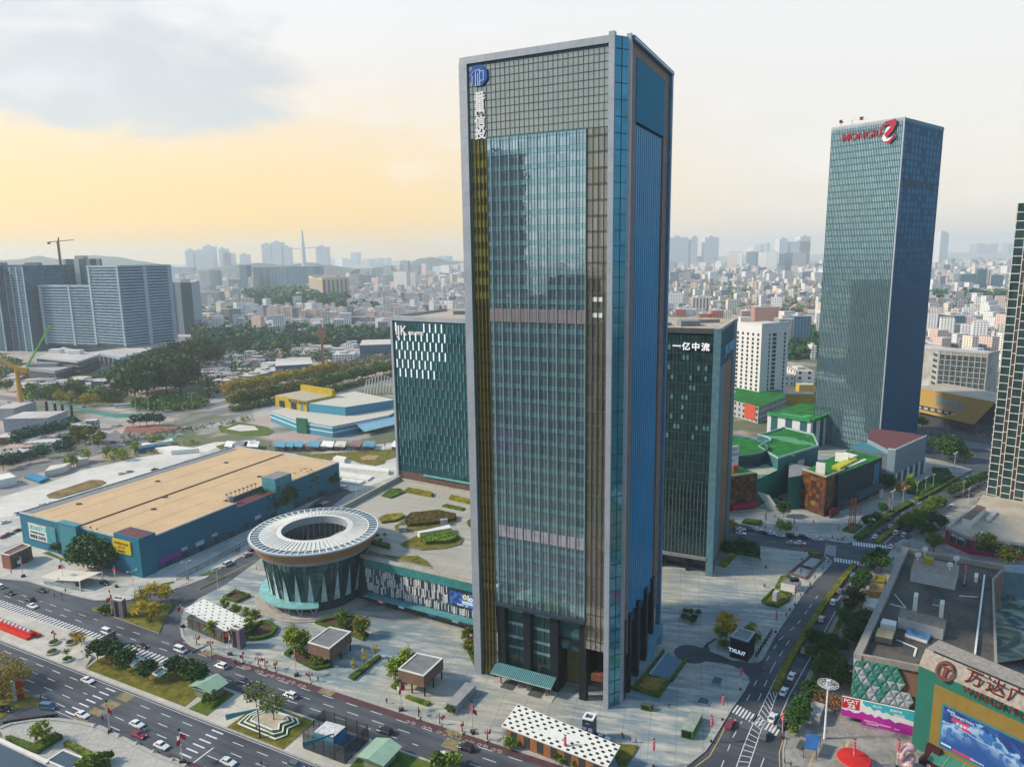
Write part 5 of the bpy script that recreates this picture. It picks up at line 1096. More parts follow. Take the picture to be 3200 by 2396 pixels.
for t_,s,z,sz in(('Aura',8.8,15.3,.9),('CONNECTION',11.4,14.6,.8),('新品首发',11.8,12.8,.8),('Characters',15.6,5.4,.7),('Discover',23.5,5.5,.8)):wtext('lettering',t_,sz,scw,sc_,SA,SB_,s,z,.68,.03,.02)
mb=MB(); P0=[onw(SA,SB_,s,.25,3.2)for s in(6.0,34)]; P1=[onw(SA,SB_,s,4.4,1.9)for s in(6.0,34)]; mb.face([P1[0],P1[1],P0[1],P0[0]],0); mb.face([(p[0],p[1],p[2]-.15)for p in(P1[0],P1[1],P0[1],P0[0])][::-1],0)
for k in range(9):s=6+k*3.5; mb.bar(onw(SA,SB_,s,.25,3.25),onw(SA,SB_,s,4.4,1.95),.16,.16,1)
part(mb,'glass_canopy',[M('canopy_green',(.06,.24,.17),.35,.2),M('canopy_rib2',(.22,.35,.3),.5)],sk)
mb=MB(); wbox(mb,SA,SB_,4.2,7.6,.3,4.0,.26,1.8,0); wbox(mb,SA,SB_,4.2,30,.2,1.6,2.2,5.0,0); part(mb,'entrance_sign',[M('maroon_sign',(.055,.012,.02),.5)],sk)
wtext('lettering','Quarter 餐饮 影院 儿童 广场',1.1,white_m,sk,SA,SB_,13,.4,5.05,.05,.02)
# ------ city: blocks placed where the survey puts them
def away(A,B,d):
 (dx,dy),_,_=nrm2(A,B); return(B[0]-dy*d,B[1]+dx*d),(A[0]-dy*d,A[1]+dx*d)
def boxb(mb,A,B,depth,z0,z1,m=0,mt=1):
 C_,D_=away(A,B,depth); mb.prism([A,B,C_,D_],z0,z1,m,mt); return[A,B,C_,D_]
W_=lambda n,wall,glass,bw,bh,wf,hf,**k:WM(n,wall,glass,bw,bh,wf,hf,**k)
w_pink=W_('wall_pink',(.66,.51,.45),(.1,.12,.15),3.4,3.0,.45,.5)
w_cream=W_('wall_cream',(.72,.65,.55),(.11,.13,.15),3.8,3.0,.45,.5)
w_white=W_('wall_white',(.74,.74,.74),(.1,.14,.18),3.6,3.2,.5,.5)
w_grey=W_('wall_grey',(.3,.33,.36),(.05,.09,.12),4.0,3.2,.55,.55)
w_blue=W_('wall_blue',(.07,.16,.24),(.03,.09,.14),4.2,3.4,.6,.6,metal=.4)
w_strip=W_('wall_strip',(.5,.45,.42),(.06,.08,.11),7.0,80,.38,1.0,metal=.2)
w_red=W_('wall_red',(.42,.1,.085),(.1,.07,.07),3.6,3.2,.4,.45)
roof_l=M('far_roof',(.46,.43,.41),.9,var=.2,scale=.02)
def fb(tile,x0,x1,yt,yb,mt,label,depth=None,name='apartment_block',cat='apartment block',group='city blocks',skew=0.0,cap=True,roofm=None):
 A,B=G(tile(x0,yb)),G(tile(x1,yb)); w=math.hypot(B[0]-A[0],B[1]-A[1])
 if skew:B=(B[0],B[1]+skew*w)
 mid=((A[0]+B[0])/2,(A[1]+B[1])/2); h=HT(tile((x0+x1)/2,yt),mid)
 t=bld(name,label,cat,A,group)
 mb=MB(); P=boxb(mb,A,B,depth or max(12,w*.5),0,h,0,1); part(mb,'wall',[mt,roofm or roof_l],t)
 if cap:
  mb=MB(); c=[(P[0][0]*(1-f)+P[2][0]*f,P[0][1]*(1-f)+P[2][1]*f)for f in(.3,.65)]
  mb.box(min(c[0][0],c[1][0]),max(c[0][0],c[1][0]),min(c[0][1],c[1][1]),max(c[0][1],c[1][1]),h,h+min(5,.05*h+1.5)); part(mb,'roof_house',[roof_l],t)
 return t
# --- left: ribbed residential towers
rib_w=M('rib_pale',(.29,.37,.46),.7,var=.08); slab_w=M('balcony_pale',(.27,.36,.46),.7,var=.1,scale=.05); gl_res=W_('res_glass',(.02,.075,.13),(.03,.12,.2),4,4.1,.7,.6,gvar=.7)
def tower_v(label,A,B,depth,h,n,mat=None):
 t=bld('residential_tower',label,'apartment tower',A,'left residential towers')
 mb=MB(); P=boxb(mb,A,B,depth,0,h,0,1); part(mb,'wall',[mat or gl_res,roof_l],t)
 mb=MB(); L_=nrm2(A,B)[2]
 for k in range(n):s=L_*k/(n-1); wbox(mb,A,B,s-1.1,s+1.1,0,h-2,.02,.9)
 part(mb,'rib',[rib_w],t)
 mb=MB(); z=4
 while z<h-3:wbox(mb,A,B,0,L_,z,z+1.2,.02,.5); z+=4.1
 part(mb,'balcony_band',[M('band_blue',(.08,.16,.25),.6)],t)
 mb=MB(); c=((P[0][0]+P[2][0])/2,(P[0][1]+P[2][1])/2); mb.box(c[0]-9,c[0]+9,c[1]-7,c[1]+7,h,h+4); part(mb,'roof_house',[mgrey],t)
 return t
gA,gB,gC=G(UL(75,1030)),G(UL(290,1045)),G(UL(392,1008))
tower_v('blue residential tower with pale vertical ribs, behind the low grey offices at the left edge',gA,gB,70,127,5)
gA2,gB2=G(UL(-170,1030)),G(UL(60,1042)); tower_v('left-edge residential tower with one wide pale rib, cut by the picture edge',gA2,gB2,50,128,3)
def balcony_slab(label,faces,h,depth,piers,z0=0):
 t=bld('residential_tower',label,'apartment tower',faces[0],'left residential towers')
 mb=MB()
 for A,B in zip(faces,faces[1:]):boxb(mb,A,B,depth,z0,h,0,1)
 part(mb,'wall',[gl_res,roof_l],t)
 mb=MB(); z=z0+3; k=0
 rs=random.Random(int(faces[0][0]))
 while z<h-1:
  for A,B in zip(faces,faces[1:]):
   L_=nrm2(A,B)[2]; n=max(2,int(L_/11))
   for j in range(n):wbox(mb,A,B,L_*j/n,L_*(j+.97)/n,z,z+rs.uniform(1.35,1.7),.02,.8+.9*((j+k)%2)*.5)
  z+=4.1; k+=1
 part(mb,'balcony',[slab_w],t)
 mb=MB()
 for i,s,w in piers:wbox(mb,faces[i],faces[i+1],s,s+w,z0,h+1,.05,1.8)
 for i,(A,B)in enumerate(zip(faces,faces[1:])):wbox(mb,A,B,0,nrm2(A,B)[2]-.02,h-1,h+1.4+.01*i,-.5,1.2)
 part(mb,'pier',[rib_w],t)
 return t
f1=[G(UL(840,1065)),G(UL(1105,1088)),G(UL(1300,1062)),G(UL(1512,1036))]
balcony_slab('tallest white-balconied residential slab behind the big dark trees',f1,124,32,[(0,2,4),(0,nrm2(f1[0],f1[1])[2]-3,3),(1,62,16),(2,0,5)],14)
f2=[G(UL(400,1036)),G(UL(650,1050)),G(UL(850,1060))]
balcony_slab('lower white-balconied residential slab left of the tallest one',f2,97,30,[(0,3,4),(1,2,4)],10)
t=bld('arcade_building','white-columned arcade at the foot of the tallest residential slab','building',G(UL(1050,1195)),None)
aP=[G(UL(870,1150)),G(UL(1055,1190)),G(UL(1500,1062))]
mb=MB(); aa=away(aP[0],aP[2],40); mb.prism([aP[0],aP[1],aP[2],aa[0],aa[1]],0,12,0,1); part(mb,'wall',[M('arcade_dark',(.03,.05,.065),.5),roof_l],t)
mb=MB()
for p,q in zip(aP,aP[1:]):
 L_=nrm2(p,q)[2]; wbox(mb,p,q,0,L_-.05,11,14,0.0,1.5)
part(mb,'fascia',[rib_w],t)
for p,q in zip(aP,aP[1:]):
 L_=nrm2(p,q)[2]
 for k in range(int(L_/14)+1):mb=MB(); wbox(mb,p,q,k*14+1,k*14+3,0,11,.1,1.4); part(mb,'column',[rib_w],t)
fb(UL,635,812,245,1000,W_('dark_strip_t',(.36,.4,.42),(.04,.1,.14),22,200,.62,1.0),'slim residential tower with dark vertical strips rising behind the white-balconied slabs',40,'residential_tower','apartment tower',None)
fb(UL,1530,1690,445,895,M('slim_pale',(.28,.33,.38),.7),'narrow dark-sided office slab right of the white-balconied slabs',26,'office_tower','office tower',None)
o_=THINGS[-1]; mb=MB(); A,B=G(UL(1530,895)),G(UL(1690,895)); L_=nrm2(A,B)[2]; wbox(mb,A,B,L_*.42,L_,0,92,.05,.5); wbox(mb,A,B,0,L_*.05,0,92,.05,.6); part(mb,'dark_side',[M('slim_dark',(.02,.055,.085),.5)],o_)
tc=bld('tower_crane','construction tower crane with a long horizontal jib above the left residential slabs','crane',G(UL(612,1000)),None)
cb=G(UL(612,1000));
def at_h(p,g):return HT(p,g)
mb=MB(); zt=HT(UL(570,95),cb); cx=cb[0]
tp=cb
for dx,dy in((-1,-1),(1,-1),(1,1),(-1,1)):mb.bar((cb[0]+dx,cb[1]+dy,97),(tp[0]+dx,tp[1]+dy,zt),.7,.7)
z=97
while z<zt-3:
 f=(z-97)/(zt-97); g_=(z+3-97)/(zt-97); xa=xb=cb[0]
 mb.bar((xa-1,cb[1]-1,z),(xb+1,cb[1]-1,z+3),.45,.45); mb.bar((xa+1,cb[1]-1,z),(xb-1,cb[1]-1,z+3),.45,.45); z+=3
part(mb,'mast',[M('crane_brown',(.1,.055,.04),.7)],tc)
mb=MB(); mb.bar((tp[0]-16,tp[1],zt-1),(tp[0]+25,tp[1],zt+2),1.0,1.0); mb.bar((tp[0],tp[1],zt-2),(tp[0]+2,tp[1],zt+6),1.4,1.4); part(mb,'jib',[_MC['crane_brown']],tc)
mb=MB(); mb.box(tp[0]-16,tp[0]-12,tp[1]-1,tp[1]+1,zt-4,zt-1); part(mb,'counterweight',[dgrey],tc)
lo=bld('office_building','low dark two-storey office with a pale flat roof below the residential slabs','office',G(UL(640,1250)),None)
A,B=G(UL(330,1215)),G(UL(690,1260)); mb=MB(); P=[A,B,G(UL(868,1190)),G(UL(560,1110))]; mb.prism(P,0,17,0,1); part(mb,'wall',[W_('lo_wall',(.09,.12,.15),(.015,.03,.045),40,6,1,.7),roof_l],lo)
mb=MB()
for i_,(p,q)in enumerate(zip(P[:2],P[1:3])):wbox(mb,p,q,0,nrm2(p,q)[2]-.02,16,18,-1,1.2)
part(mb,'roof_rim',[M('lo_rim',(.36,.39,.42),.7)],lo)
for p in(UL(490,1055),UL(660,1065)):c_=G(p,17); mb=MB(); mb.box(c_[0]-7,c_[0]+7,c_[1]-5,c_[1]+5,17,22); part(mb,'roof_house',[offwhite],lo)
lo2=bld('office_building','flat single-storey office block with rooftop plant in front of the two-storey one','office',G(UL(490,1290)),None)
P=[G(UL(160,1250)),G(UL(490,1292)),G(UL(640,1250)),G(UL(330,1200))]; mb=MB(); mb.prism(P,0,10,0,1); part(mb,'wall',[M('lo2_wall',(.075,.1,.115),.6),M('lo2_roof',(.33,.33,.34),.85)],lo2)
mb=MB()
for p,q in zip(P[:2],P[1:3]):wbox(mb,p,q,0,nrm2(p,q)[2]-.02,7.5,11,-1,1.0)
part(mb,'fascia',[M('lo2_fascia',(.26,.28,.31),.7)],lo2)
c_=G(UL(400,1170),10); mb=MB(); mb.box(c_[0]-18,c_[0]+18,c_[1]-8,c_[1]+8,10,14); part(mb,'roof_plant',[mgrey],lo2)
# --- named far blocks, left and middle
fb(UM,147,212,300,530,w_blue,'narrow dark blue tower left of the long blue slab',30,'office_tower','office tower',None)
fb(UM,216,262,400,532,w_strip,'slim white tower between the narrow dark tower and long blue slab',30,'office_tower','office tower',None)
fb(UM,262,770,312,525,W_('slab_blue',(.055,.13,.2),(.085,.18,.25),15,300,.55,1.0,metal=.1,rough=.5),'very long blue apartment slab on the far side of the wooded hill',90,'apartment_block','apartment block',None,.12)
tn=bld('hotel','tan block with dark vertical window strips standing among dark trees','hotel',G(UM(745,640)),None)
A,B,C_=G(UM(860,650)),G(UM(1088,625)),G(UM(745,600)); h_=76
mb=MB(); aa=away(A,B,60); mb.prism([C_,A,B,aa[0]],0,h_,0,1); part(mb,'wall',[W_('tan_strips',(.5,.42,.32),(.09,.075,.065),20,300,.42,1.0,metal=.1,rough=.5),M('tan_top',(.5,.44,.36),.8)],tn)
mb=MB(); wbox(mb,A,B,0,nrm2(A,B)[2],h_-5,h_+1,-2,1); wbox(mb,C_,A,0,nrm2(C_,A)[2]-.1,h_-5,h_+1,-2,1); c_=((A[0]+aa[0][0])/2,(A[1]+aa[0][1])/2); mb.box(c_[0]-40,c_[0]+30,c_[1]-5,c_[1]+15,h_,h_+8); part(mb,'roof_rim',[M('tan_rim',(.55,.48,.38),.8)],tn)
FAR=[(UL,1472,1560,318,420,w_blue),(UL,1572,1655,322,425,w_blue),(UL,1735,1815,350,510,w_grey),(UL,1818,1890,342,505,w_blue),(UL,1680,1725,420,530,w_pink),(UL,1720,1890,530,660,w_grey),(UL,1680,1716,530,660,w_white),(UL,2020,2065,560,700,w_strip),(UL,1968,2015,620,700,w_pink),(UL,2075,2105,560,690,w_white),(UL,1895,1935,500,560,w_cream),(UL,1870,1920,610,690,w_pink),(UL,1940,1985,520,590,w_pink),(UL,2040,2100,540,590,w_pink),(UM,905,960,245,315,w_grey),(UM,962,1025,240,315,w_white),(UM,1070,1100,250,305,w_blue),(UM,1097,1145,190,306,w_blue),(UM,1180,1255,248,312,w_grey),(UM,1270,1335,240,310,w_grey),(UM,1365,1412,238,308,w_grey),(UM,1845,1922,222,305,w_blue),(UM,1285,1370,320,420,w_blue),(UM,1372,1440,305,420,w_grey),(UM,1440,1520,310,418,w_pink),(UM,1522,1590,262,415,w_grey),(UM,1592,1680,295,412,w_grey),(UM,1690,1745,290,402,w_pink),(UM,1180,1280,330,430,w_grey),(UM,1372,1470,385,515,w_grey),(UM,1470,1580,355,520,w_white),(UM,1580,1655,365,512,w_white),(UM,1800,1870,310,410,w_white),(UM,1872,1945,300,412,w_white),(UM,1950,2020,295,410,w_cream),(UM,2022,2070,285,405,w_white),(UM,1560,1680,540,620,w_grey),(UM,1735,1800,550,610,w_cream),(UM,1850,1890,540,610,w_white),(UM,1940,1990,570,670,w_blue),(UM,2045,2078,570,675,w_grey),(UM,1995,2040,600,670,w_white),(UM,1880,1935,620,680,w_grey),(UR,232,300,265,380,w_grey),(UR,370,430,215,310,w_grey),(UR,440,510,225,310,w_blue),(UR,500,568,275,350,w_cream),(UR,575,640,235,330,w_grey),(UR,645,700,265,335,w_white),(UR,752,830,185,330,w_pink),(UR,832,880,190,335,w_white),(UR,912,995,185,345,w_blue),(UR,1015,1090,190,350,w_white),(UR,1092,1180,182,365,w_white),(UR,1190,1245,200,360,w_blue),(UR,1250,1305,190,362,w_blue),(UR,1310,1430,192,365,w_grey),(UR,1060,1090,110,240,w_grey),(UR,990,1040,120,240,w_grey),(UR,920,985,140,240,w_white),(UR,780,890,315,395,w_white),(UR,470,530,345,400,w_white),(UR,535,605,360,405,w_white),(UR,440,500,310,360,w_cream),(UE,1650,1790,375,525,w_blue),(UE,1795,1880,335,520,w_blue),(UE,1885,1915,345,520,w_strip),(UE,1920,2020,385,520,w_blue),(UE,1755,1800,335,400,w_grey),(UE,1460,1560,470,520,w_grey),(UE,1560,1640,475,520,w_white),(UE,2040,2100,290,375,w_pink),(UE,1735,1790,115,200,w_grey),(UE,1820,1870,130,195,w_grey),(UE,1885,1920,115,190,w_grey),(UE,2010,2060,115,200,w_grey)]
_adj={w_blue:'blue',w_grey:'grey',w_pink:'pinkish',w_cream:'cream',w_white:'white',w_strip:'white striped',w_red:'red'}
for i,(tl,x0,x1,yt,yb,mt)in enumerate(FAR):
 h=yb-yt; fb(tl,x0,x1,yt,yb,mt,('%s %s in the distance'%(_adj[mt],'high-rise' if h>110 else 'mid-rise block' if h>70 else 'low block')),None,skew=.1*((i%3)-1))
rs=random.Random(31)
EST=[(UM,375,470,670,830,w_pink)]
x=375
for k in range(15):w=rs.uniform(55,85); EST.append((UM,x,x+w,rs.uniform(655,720),rs.uniform(775,800),rs.choice((w_pink,w_cream,w_pink)))); x+=w*.92
x=470
for k in range(11):w=rs.uniform(70,105); EST.append((UM,x,x+w*.95,rs.uniform(742,770),835+k*5+rs.uniform(-6,6),rs.choice((w_cream,w_white,w_grey)))); x+=w
x=1060
for k in range(10):w=rs.uniform(36,60); EST.append((UM,x,x+w,rs.uniform(575,600),rs.uniform(670,690),rs.choice((w_cream,w_white)))); x+=w
x=1120
for k in range(6):w=rs.uniform(50,70); EST.append((UM,x,x+w,rs.uniform(690,720),rs.uniform(790,830),rs.choice((w_pink,w_cream)))); x+=w
x=470
for k in range(14):w=rs.uniform(40,60); EST.append((UM,x,x+w,rs.uniform(640,680),rs.uniform(740,760),rs.choice((w_pink,w_pink,w_cream)))); x+=w*1.2
for tl,x0,x1,yt,yb,mt in EST:fb(tl,x0,x1,yt,yb,mt,'%s estate block among close-packed slabs'%_adj[mt],None,'apartment_block','apartment block','housing estate blocks')
SKY=[(UM,325,405,118,262),(UM,410,496,102,262),(UM,512,560,142,262),(UM,792,890,142,262),(UL,1595,1662,172,262),(UL,1680,1752,175,262),(UL,1752,1830,138,262),(UL,1885,1936,158,262),(UL,1920,1990,196,262),(UM,0,60,195,262),(UM,130,190,208,262),(UR,240,415,60,200),(UR,440,495,55,200),(UR,558,678,60,200),(UR,1200,1266,72,200),(UR,1300,1466,95,200),(UR,1375,1466,52,200),(UE,1478,1500,5,160),(UE,1500,1550,25,160)]
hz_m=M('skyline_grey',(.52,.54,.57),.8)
for tl,x0,x1,yt,yb in SKY:
 A,B=G((tl(x0,0)[0],840-.0157*0 if tl is UL or tl is UM else 812)),None
 Y=7000.0; u0,u1=tl(x0,0)[0],tl(x1,0)[0]; d0,d1=ray(u0,790),ray(u1,790); A=(d0[0]/d0[1]*Y,Y); B=(d1[0]/d1[1]*Y,Y); h=HT(tl((x0+x1)/2,yt),((A[0]+B[0])/2,Y))
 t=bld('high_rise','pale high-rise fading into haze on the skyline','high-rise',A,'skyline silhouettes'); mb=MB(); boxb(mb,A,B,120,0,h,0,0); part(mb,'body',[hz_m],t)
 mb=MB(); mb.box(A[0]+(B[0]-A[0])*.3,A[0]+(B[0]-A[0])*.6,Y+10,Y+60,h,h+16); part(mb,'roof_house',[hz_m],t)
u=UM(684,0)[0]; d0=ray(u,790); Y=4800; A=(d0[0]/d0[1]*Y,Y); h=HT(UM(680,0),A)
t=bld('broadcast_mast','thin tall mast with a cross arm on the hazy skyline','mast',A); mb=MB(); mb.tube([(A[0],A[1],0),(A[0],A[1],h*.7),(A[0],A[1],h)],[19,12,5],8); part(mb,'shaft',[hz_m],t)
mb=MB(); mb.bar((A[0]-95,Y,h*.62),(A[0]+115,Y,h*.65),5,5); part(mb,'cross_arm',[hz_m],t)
m_hill=M('hill_green',(.07,.1,.09),.95,var=.2,scale=.002)
def hills(name,pts,Y,depth,base=0):
 mb=MB(); P=[]
 for u,v in pts:d=ray(u,v); P.append((d[0]/d[1]*Y,HT((u,v),(d[0]/d[1]*Y,Y))))
 for(x0,z0),(x1,z1)in zip(P,P[1:]):
  n=6
  for k in range(n):
   f0,f1=k/n,(k+1)/n; xa,xb=x0+(x1-x0)*f0,x0+(x1-x0)*f1; s=lambda f:f*f*(3-2*f)
   za,zb=z0+(z1-z0)*s(f0),z0+(z1-z0)*s(f1)
   mb.face([(xa,Y-depth,base),(xb,Y-depth,base),(xb,Y,zb),(xa,Y,za)]); mb.face([(xa,Y,za),(xb,Y,zb),(xb,Y+depth*1.5,base),(xa,Y+depth*1.5,base)])
 struct(mb.build(name,[m_hill],None,True))
hills('hills',[UL(-900,330),UL(-300,270),UL(0,258),UL(150,250),UL(330,220),UL(480,245),UL(560,262),UL(800,215),UL(1000,228),UL(1190,262),UL(1500,330),UL(1700,350)],5600,900)
hills('hills',[UM(-300,345),UM(0,320),UM(150,292),UM(300,280),UM(520,300),UM(740,278),UM(900,300),UM(1150,330)],5000,700)
hills('hills',[UM(1300,330),UM(1560,300),UM(1700,240),UM(1800,230),UM(1960,265),UM(2300,300)],6000,900)
hills('hills',[UL(1850,330),UL(2050,300),UM(0,300),UM(60,330)],5900,600)
# --- middle right: buildings behind the black tower
wt_=bld('office_tower','white office tower with a grid of square dark windows behind the black tower','office tower',G(UR(1020,1520)),None)
A,B,C_=G(UR(800,1465)),G(UR(1020,1522)),G(UR(1250,1490)); h_=70
A=(A[0]-6,A[1]+3)
mb=MB(); aa=away(B,C_,26); mb.prism([A,B,C_,aa[0],aa[1]],0,h_,0,1); part(mb,'wall',[M('tower_white',(.62,.62,.63),.7,var=.06),roof_l],wt_)
L_=nrm2(A,B)[2]
win=MB(); win.box(-1.05,1.05,-.04,0.0,0,2.3,0); win.box(-1.2,1.2,-.22,0.0,-.15,0,1); win.box(-1.2,1.2,-.22,0.0,2.3,2.45,1)
wme=win.mesh('window',[M('win_dark',(.02,.05,.06),.2,.3),_MC['tower_white']]); ang=math.atan2(B[1]-A[1],B[0]-A[0])
PLC=[]
for r_ in range(17):
 for k in range(6):p=onw(A,B,L_-3.4-k*(L_-3)/6.2,.03); PLC.append((p[0],p[1],3+r_*3.55+(.6 if r_==16 else 0),ang))
copies(wme,'window',wt_,PLC[:72])
mb=MB()
for x,y,z,an in PLC[72:]:p=(x,y); d_=(math.cos(an),math.sin(an)); mb.face([(x-d_[0]*1.05,y-d_[1]*1.05,z),(x+d_[0]*1.05,y+d_[1]*1.05,z),(x+d_[0]*1.05,y+d_[1]*1.05,z+2.3),(x-d_[0]*1.05,y-d_[1]*1.05,z+2.3)])
L2=nrm2(B,C_)[2]
for r_ in range(17):
 for s,w in((.3,1.6),(.48,4.6),(.87,1.9)):wq(mb,B,C_,L2*s-w/2,L2*s+w/2,3+r_*3.55,5.6+r_*3.55,.03)
o=part(mb,'window_row',[_MC['win_dark']],wt_); o['kind']='stuff'
mb=MB(); c_=((A[0]+aa[0][0])/2,(A[1]+aa[0][1])/2); mb.box(c_[0]-7,c_[0]+2,c_[1]-3,c_[1]+3,h_,h_+4); part(mb,'roof_house',[offwhite],wt_)
mb=MB(); wbox(mb,A,B,0,L_,h_,h_+1.2,-.5,.2); wbox(mb,B,C_,0,L2,h_,h_+1.21,-.5,.2); part(mb,'parapet',[_MC['tower_white']],wt_)
pb=bld('office_building','grey podium with an orange banner below the white office tower','office',G(UR(1020,1660)),None)
P=[G(UR(800,1600)),G(UR(1015,1665)),G(UR(1255,1560)),G(UR(1150,1450)),G(UR(830,1440))]
mb=MB(); mb.prism(P,0,13,0,1); part(mb,'wall',[W_('pod_grey',(.36,.37,.38),(.04,.07,.09),5,4.5,.4,.5),turf_m],pb)
mb=MB(); wbox(mb,P[0],P[1],14,26,2,13.5,.1,.5); part(mb,'banner',[M('banner_orange',(.5,.075,.04),.6,var=.08)],pb)
fb(UR,985,1195,660,840,M('brown_pink',(.34,.19,.165),.8,var=.08),'pinkish brown blank-walled block behind the white office tower',40,'office_building','office',None)
fb(UR,875,1030,695,800,M('brown_pink2',(.36,.21,.185),.8,var=.08),'low wing of the pinkish brown block',30,'office_building','office',None)
fb(UR,1190,1320,765,1000,w_grey,'dark blue-grey apartment block with white balconies, right of the white office tower',30)
fb(UR,1318,1465,738,1000,w_blue,'dark blue apartment block partly behind the right skyscraper',30)
fb(UR,450,605,580,722,w_strip,'beige tower with a dark middle strip beyond the black tower roof',40,'apartment_block','apartment block',None)
fb(UR,235,355,540,690,w_white,'white tower close beside the tall tower edge',30,'apartment_block','apartment block',None)
fb(UR,312,388,680,740,w_red,'small red block left of the beige tower',40,'office_building','office',None)
fb(UR,512,606,718,772,w_red,'low red block below the beige tower',40,'office_building','office',None)
fb(UR,620,715,690,775,w_red,'salmon red block right of the beige tower',40,'office_building','office',None)
fb(UR,718,792,700,775,w_cream,'arched cream block beside the salmon red block',30,'office_building','office',None)
fb(UR,395,445,655,720,w_white,'small white block behind the small red block',30,'office_building','office',None)
fb(UR,662,735,410,462,w_white,'white house among the pale trees',40,'house','house',None)
fb(UR,1015,1160,440,490,w_cream,'long cream house among the pale trees',40,'house','house',None)
fb(UR,1475,1520,995,1110,w_white,'white stair block at the left side of the right skyscraper',16,'office_building','office',None)
fb(UR,1462,1530,805,845,w_white,'small white house by the dark trees beside the right skyscraper',20,'house','house',None)
wl_=fb(UR,1335,1500,1215,1340,W_('wlow',(.6,.61,.63),(.03,.05,.07),9,5.2,.3,.5),'white low building with small dark windows and a cream roof',40,'office_building','office',None,roofm=beige_roof)
fb(UR,1245,1335,1245,1345,W_('wlow2',(.55,.56,.58),(.03,.05,.07),5,5.2,.3,.4),'white curved-corner wing of the white low building',40,'office_building','office',None,.2,roofm=beige_roof)
fb(UR,1232,1500,1410,1505,M('ochre_wall',(.42,.27,.03),.7,var=.15,scale=.15),'ochre yellow hoarding building behind the striped mall hall',12,'shop_block','shop building',None,cap=False)
fb(UR,1370,1500,1330,1415,M('ochre_wall2',(.5,.34,.06),.7,var=.1),'upper ochre yellow wall above the hoarding',10,'shop_block','shop building',None,cap=False)
fb(UE,1372,1550,748,890,W_('re_dark',(.3,.33,.36),(.03,.08,.11),5.5,4.0,.75,.7),'grid-fronted office block just right of the right skyscraper',40,'office_building','office',None)
fb(UE,1556,1680,735,940,w_blue,'dark blue glass office beside the grid-fronted block',45,'office_building','office',None)
fb(UE,1648,1905,850,945,W_('re_bands',(.5,.51,.53),(.06,.09,.12),60,4.2,1.0,.5),'white office with long horizontal window bands',40,'office_building','office',None)
fb(UE,1735,2000,800,870,W_('re_bands2',(.42,.44,.47),(.06,.09,.12),60,4.2,1.0,.45),'grey banded office behind the white banded one',30,'office_building','office',None)
fb(UE,1880,2040,872,950,w_cream,'cream office at the right beyond the teal glass hall',30,'office_building','office',None)
fb(UE,1845,2020,940,1090,W_('teal_hall',(.2,.34,.32),(.07,.18,.17),11,30,.8,.95,metal=.3),'teal glass hall behind the grey concrete building',30,'office_building','office',None)
fb(UE,1430,1610,975,1040,w_white,'low white house left of the teal glass hall',25,'house','house',None)
fb(UE,1640,1845,960,1050,w_grey,'low grey house beside the teal glass hall',25,'house','house',None)
gc=bld('office_building','weathered grey concrete building with a wall of large windows, right side','office',G(UE(1450,1440)),None)
A,B,C_=G(UE(1390,1400)),G(UE(1440,1425)),G(UE(1860,1470)); h_=HT(UE(1660,1055),G(UE(1660,1450))); D_=G(UE(1955,1440))
mb=MB(); P=[A,B,C_,D_,(D_[0]-30,D_[1]+45),(A[0]-10,A[1]+45)]; mb.prism(P,0,h_,0,1); part(mb,'wall',[M('weathered_con',(.34,.34,.33),.85,var=.25,scale=.1),roof_l],gc)
mb=MB(); L_=nrm2(B,C_)[2]; wq(mb,B,C_,1,L_-1,1,h_-2,.05,0)
for k in range(9):wbox(mb,B,C_,.5,L_-.5,h_*k/8.6,h_*k/8.6+.6,.06,.5,1)
for k in range(9):wbox(mb,B,C_,.5+(L_-1.2)*k/8,1.1+(L_-1.2)*k/8,0,h_,.06,.55,1)
part(mb,'window_wall',[W_('con_glass',(.1,.13,.15),(.05,.085,.105),2.2,2.4,.85,.85,gvar=.7),M('con_frame',(.36,.36,.35),.8)],gc)
mb=MB();
for i_,(p,q)in enumerate(zip(P[:3],P[1:4])):wbox(mb,p,q,0,nrm2(p,q)[2]-.03,h_,h_+1.5+.01*i_,-.8,.6)
part(mb,'parapet',[_MC['con_frame']],gc)
for k in range(7):mb=MB(); wq(mb,A,B,2,nrm2(A,B)[2]-2,4+k*5.2,6.4+k*5.2,.05); part(mb,'window',[_MC['win_dark']],gc)
ym=bld('shopping_mall','yellow mall with a big trapezoid window, behind the tower at the right edge','mall',G(UE(1310,1640)),None)
yP=[G(UE(1290,1645)),G(ME(1815,150)),G(ME(1935,110)),(430,600),(330,610)]
hy=26
mb=MB(); mb.prism([G(UE(1290,1640)),G(ME(1790,165)),(G(ME(1790,165))[0]+60,G(ME(1790,165))[1]+40),(420,600),(325,600)],0,8,0,1); part(mb,'base',[M('y_dark',(.05,.055,.065),.6),beige_roof],ym)
A,B=G(UE(1290,1640)),G(ME(1800,165)); A=(A[0]-2,A[1]-1)
mb=MB(); L_=nrm2(A,B)[2]
q=lambda s,z,o:onw(A,B,s,o,z)
F=[q(0,8,1),q(L_-2,6.5,1),q(L_+13,26,4),q(0,27,4)]; mb.face(F,0); mb.face([q(L_-2,6.5,1),q(L_+15,6.5,-30),q(L_+18,26,-30),q(L_+13,26,4)],1); mb.face([F[3],F[2],q(L_+18,26,-30),q(0,27,-30)],2)
part(mb,'yellow_front',[M('mall_yellow',(.5,.335,.1),.6,var=.05),M('mall_yellow_side',(.035,.05,.065),.5),beige_roof],ym)
mb=MB();
def fy(s,f):a_,b_=Vector(q(s,8,1.1)),Vector(q(s,26.5,4.1)); p=a_+(b_-a_)*f; return tuple(p)
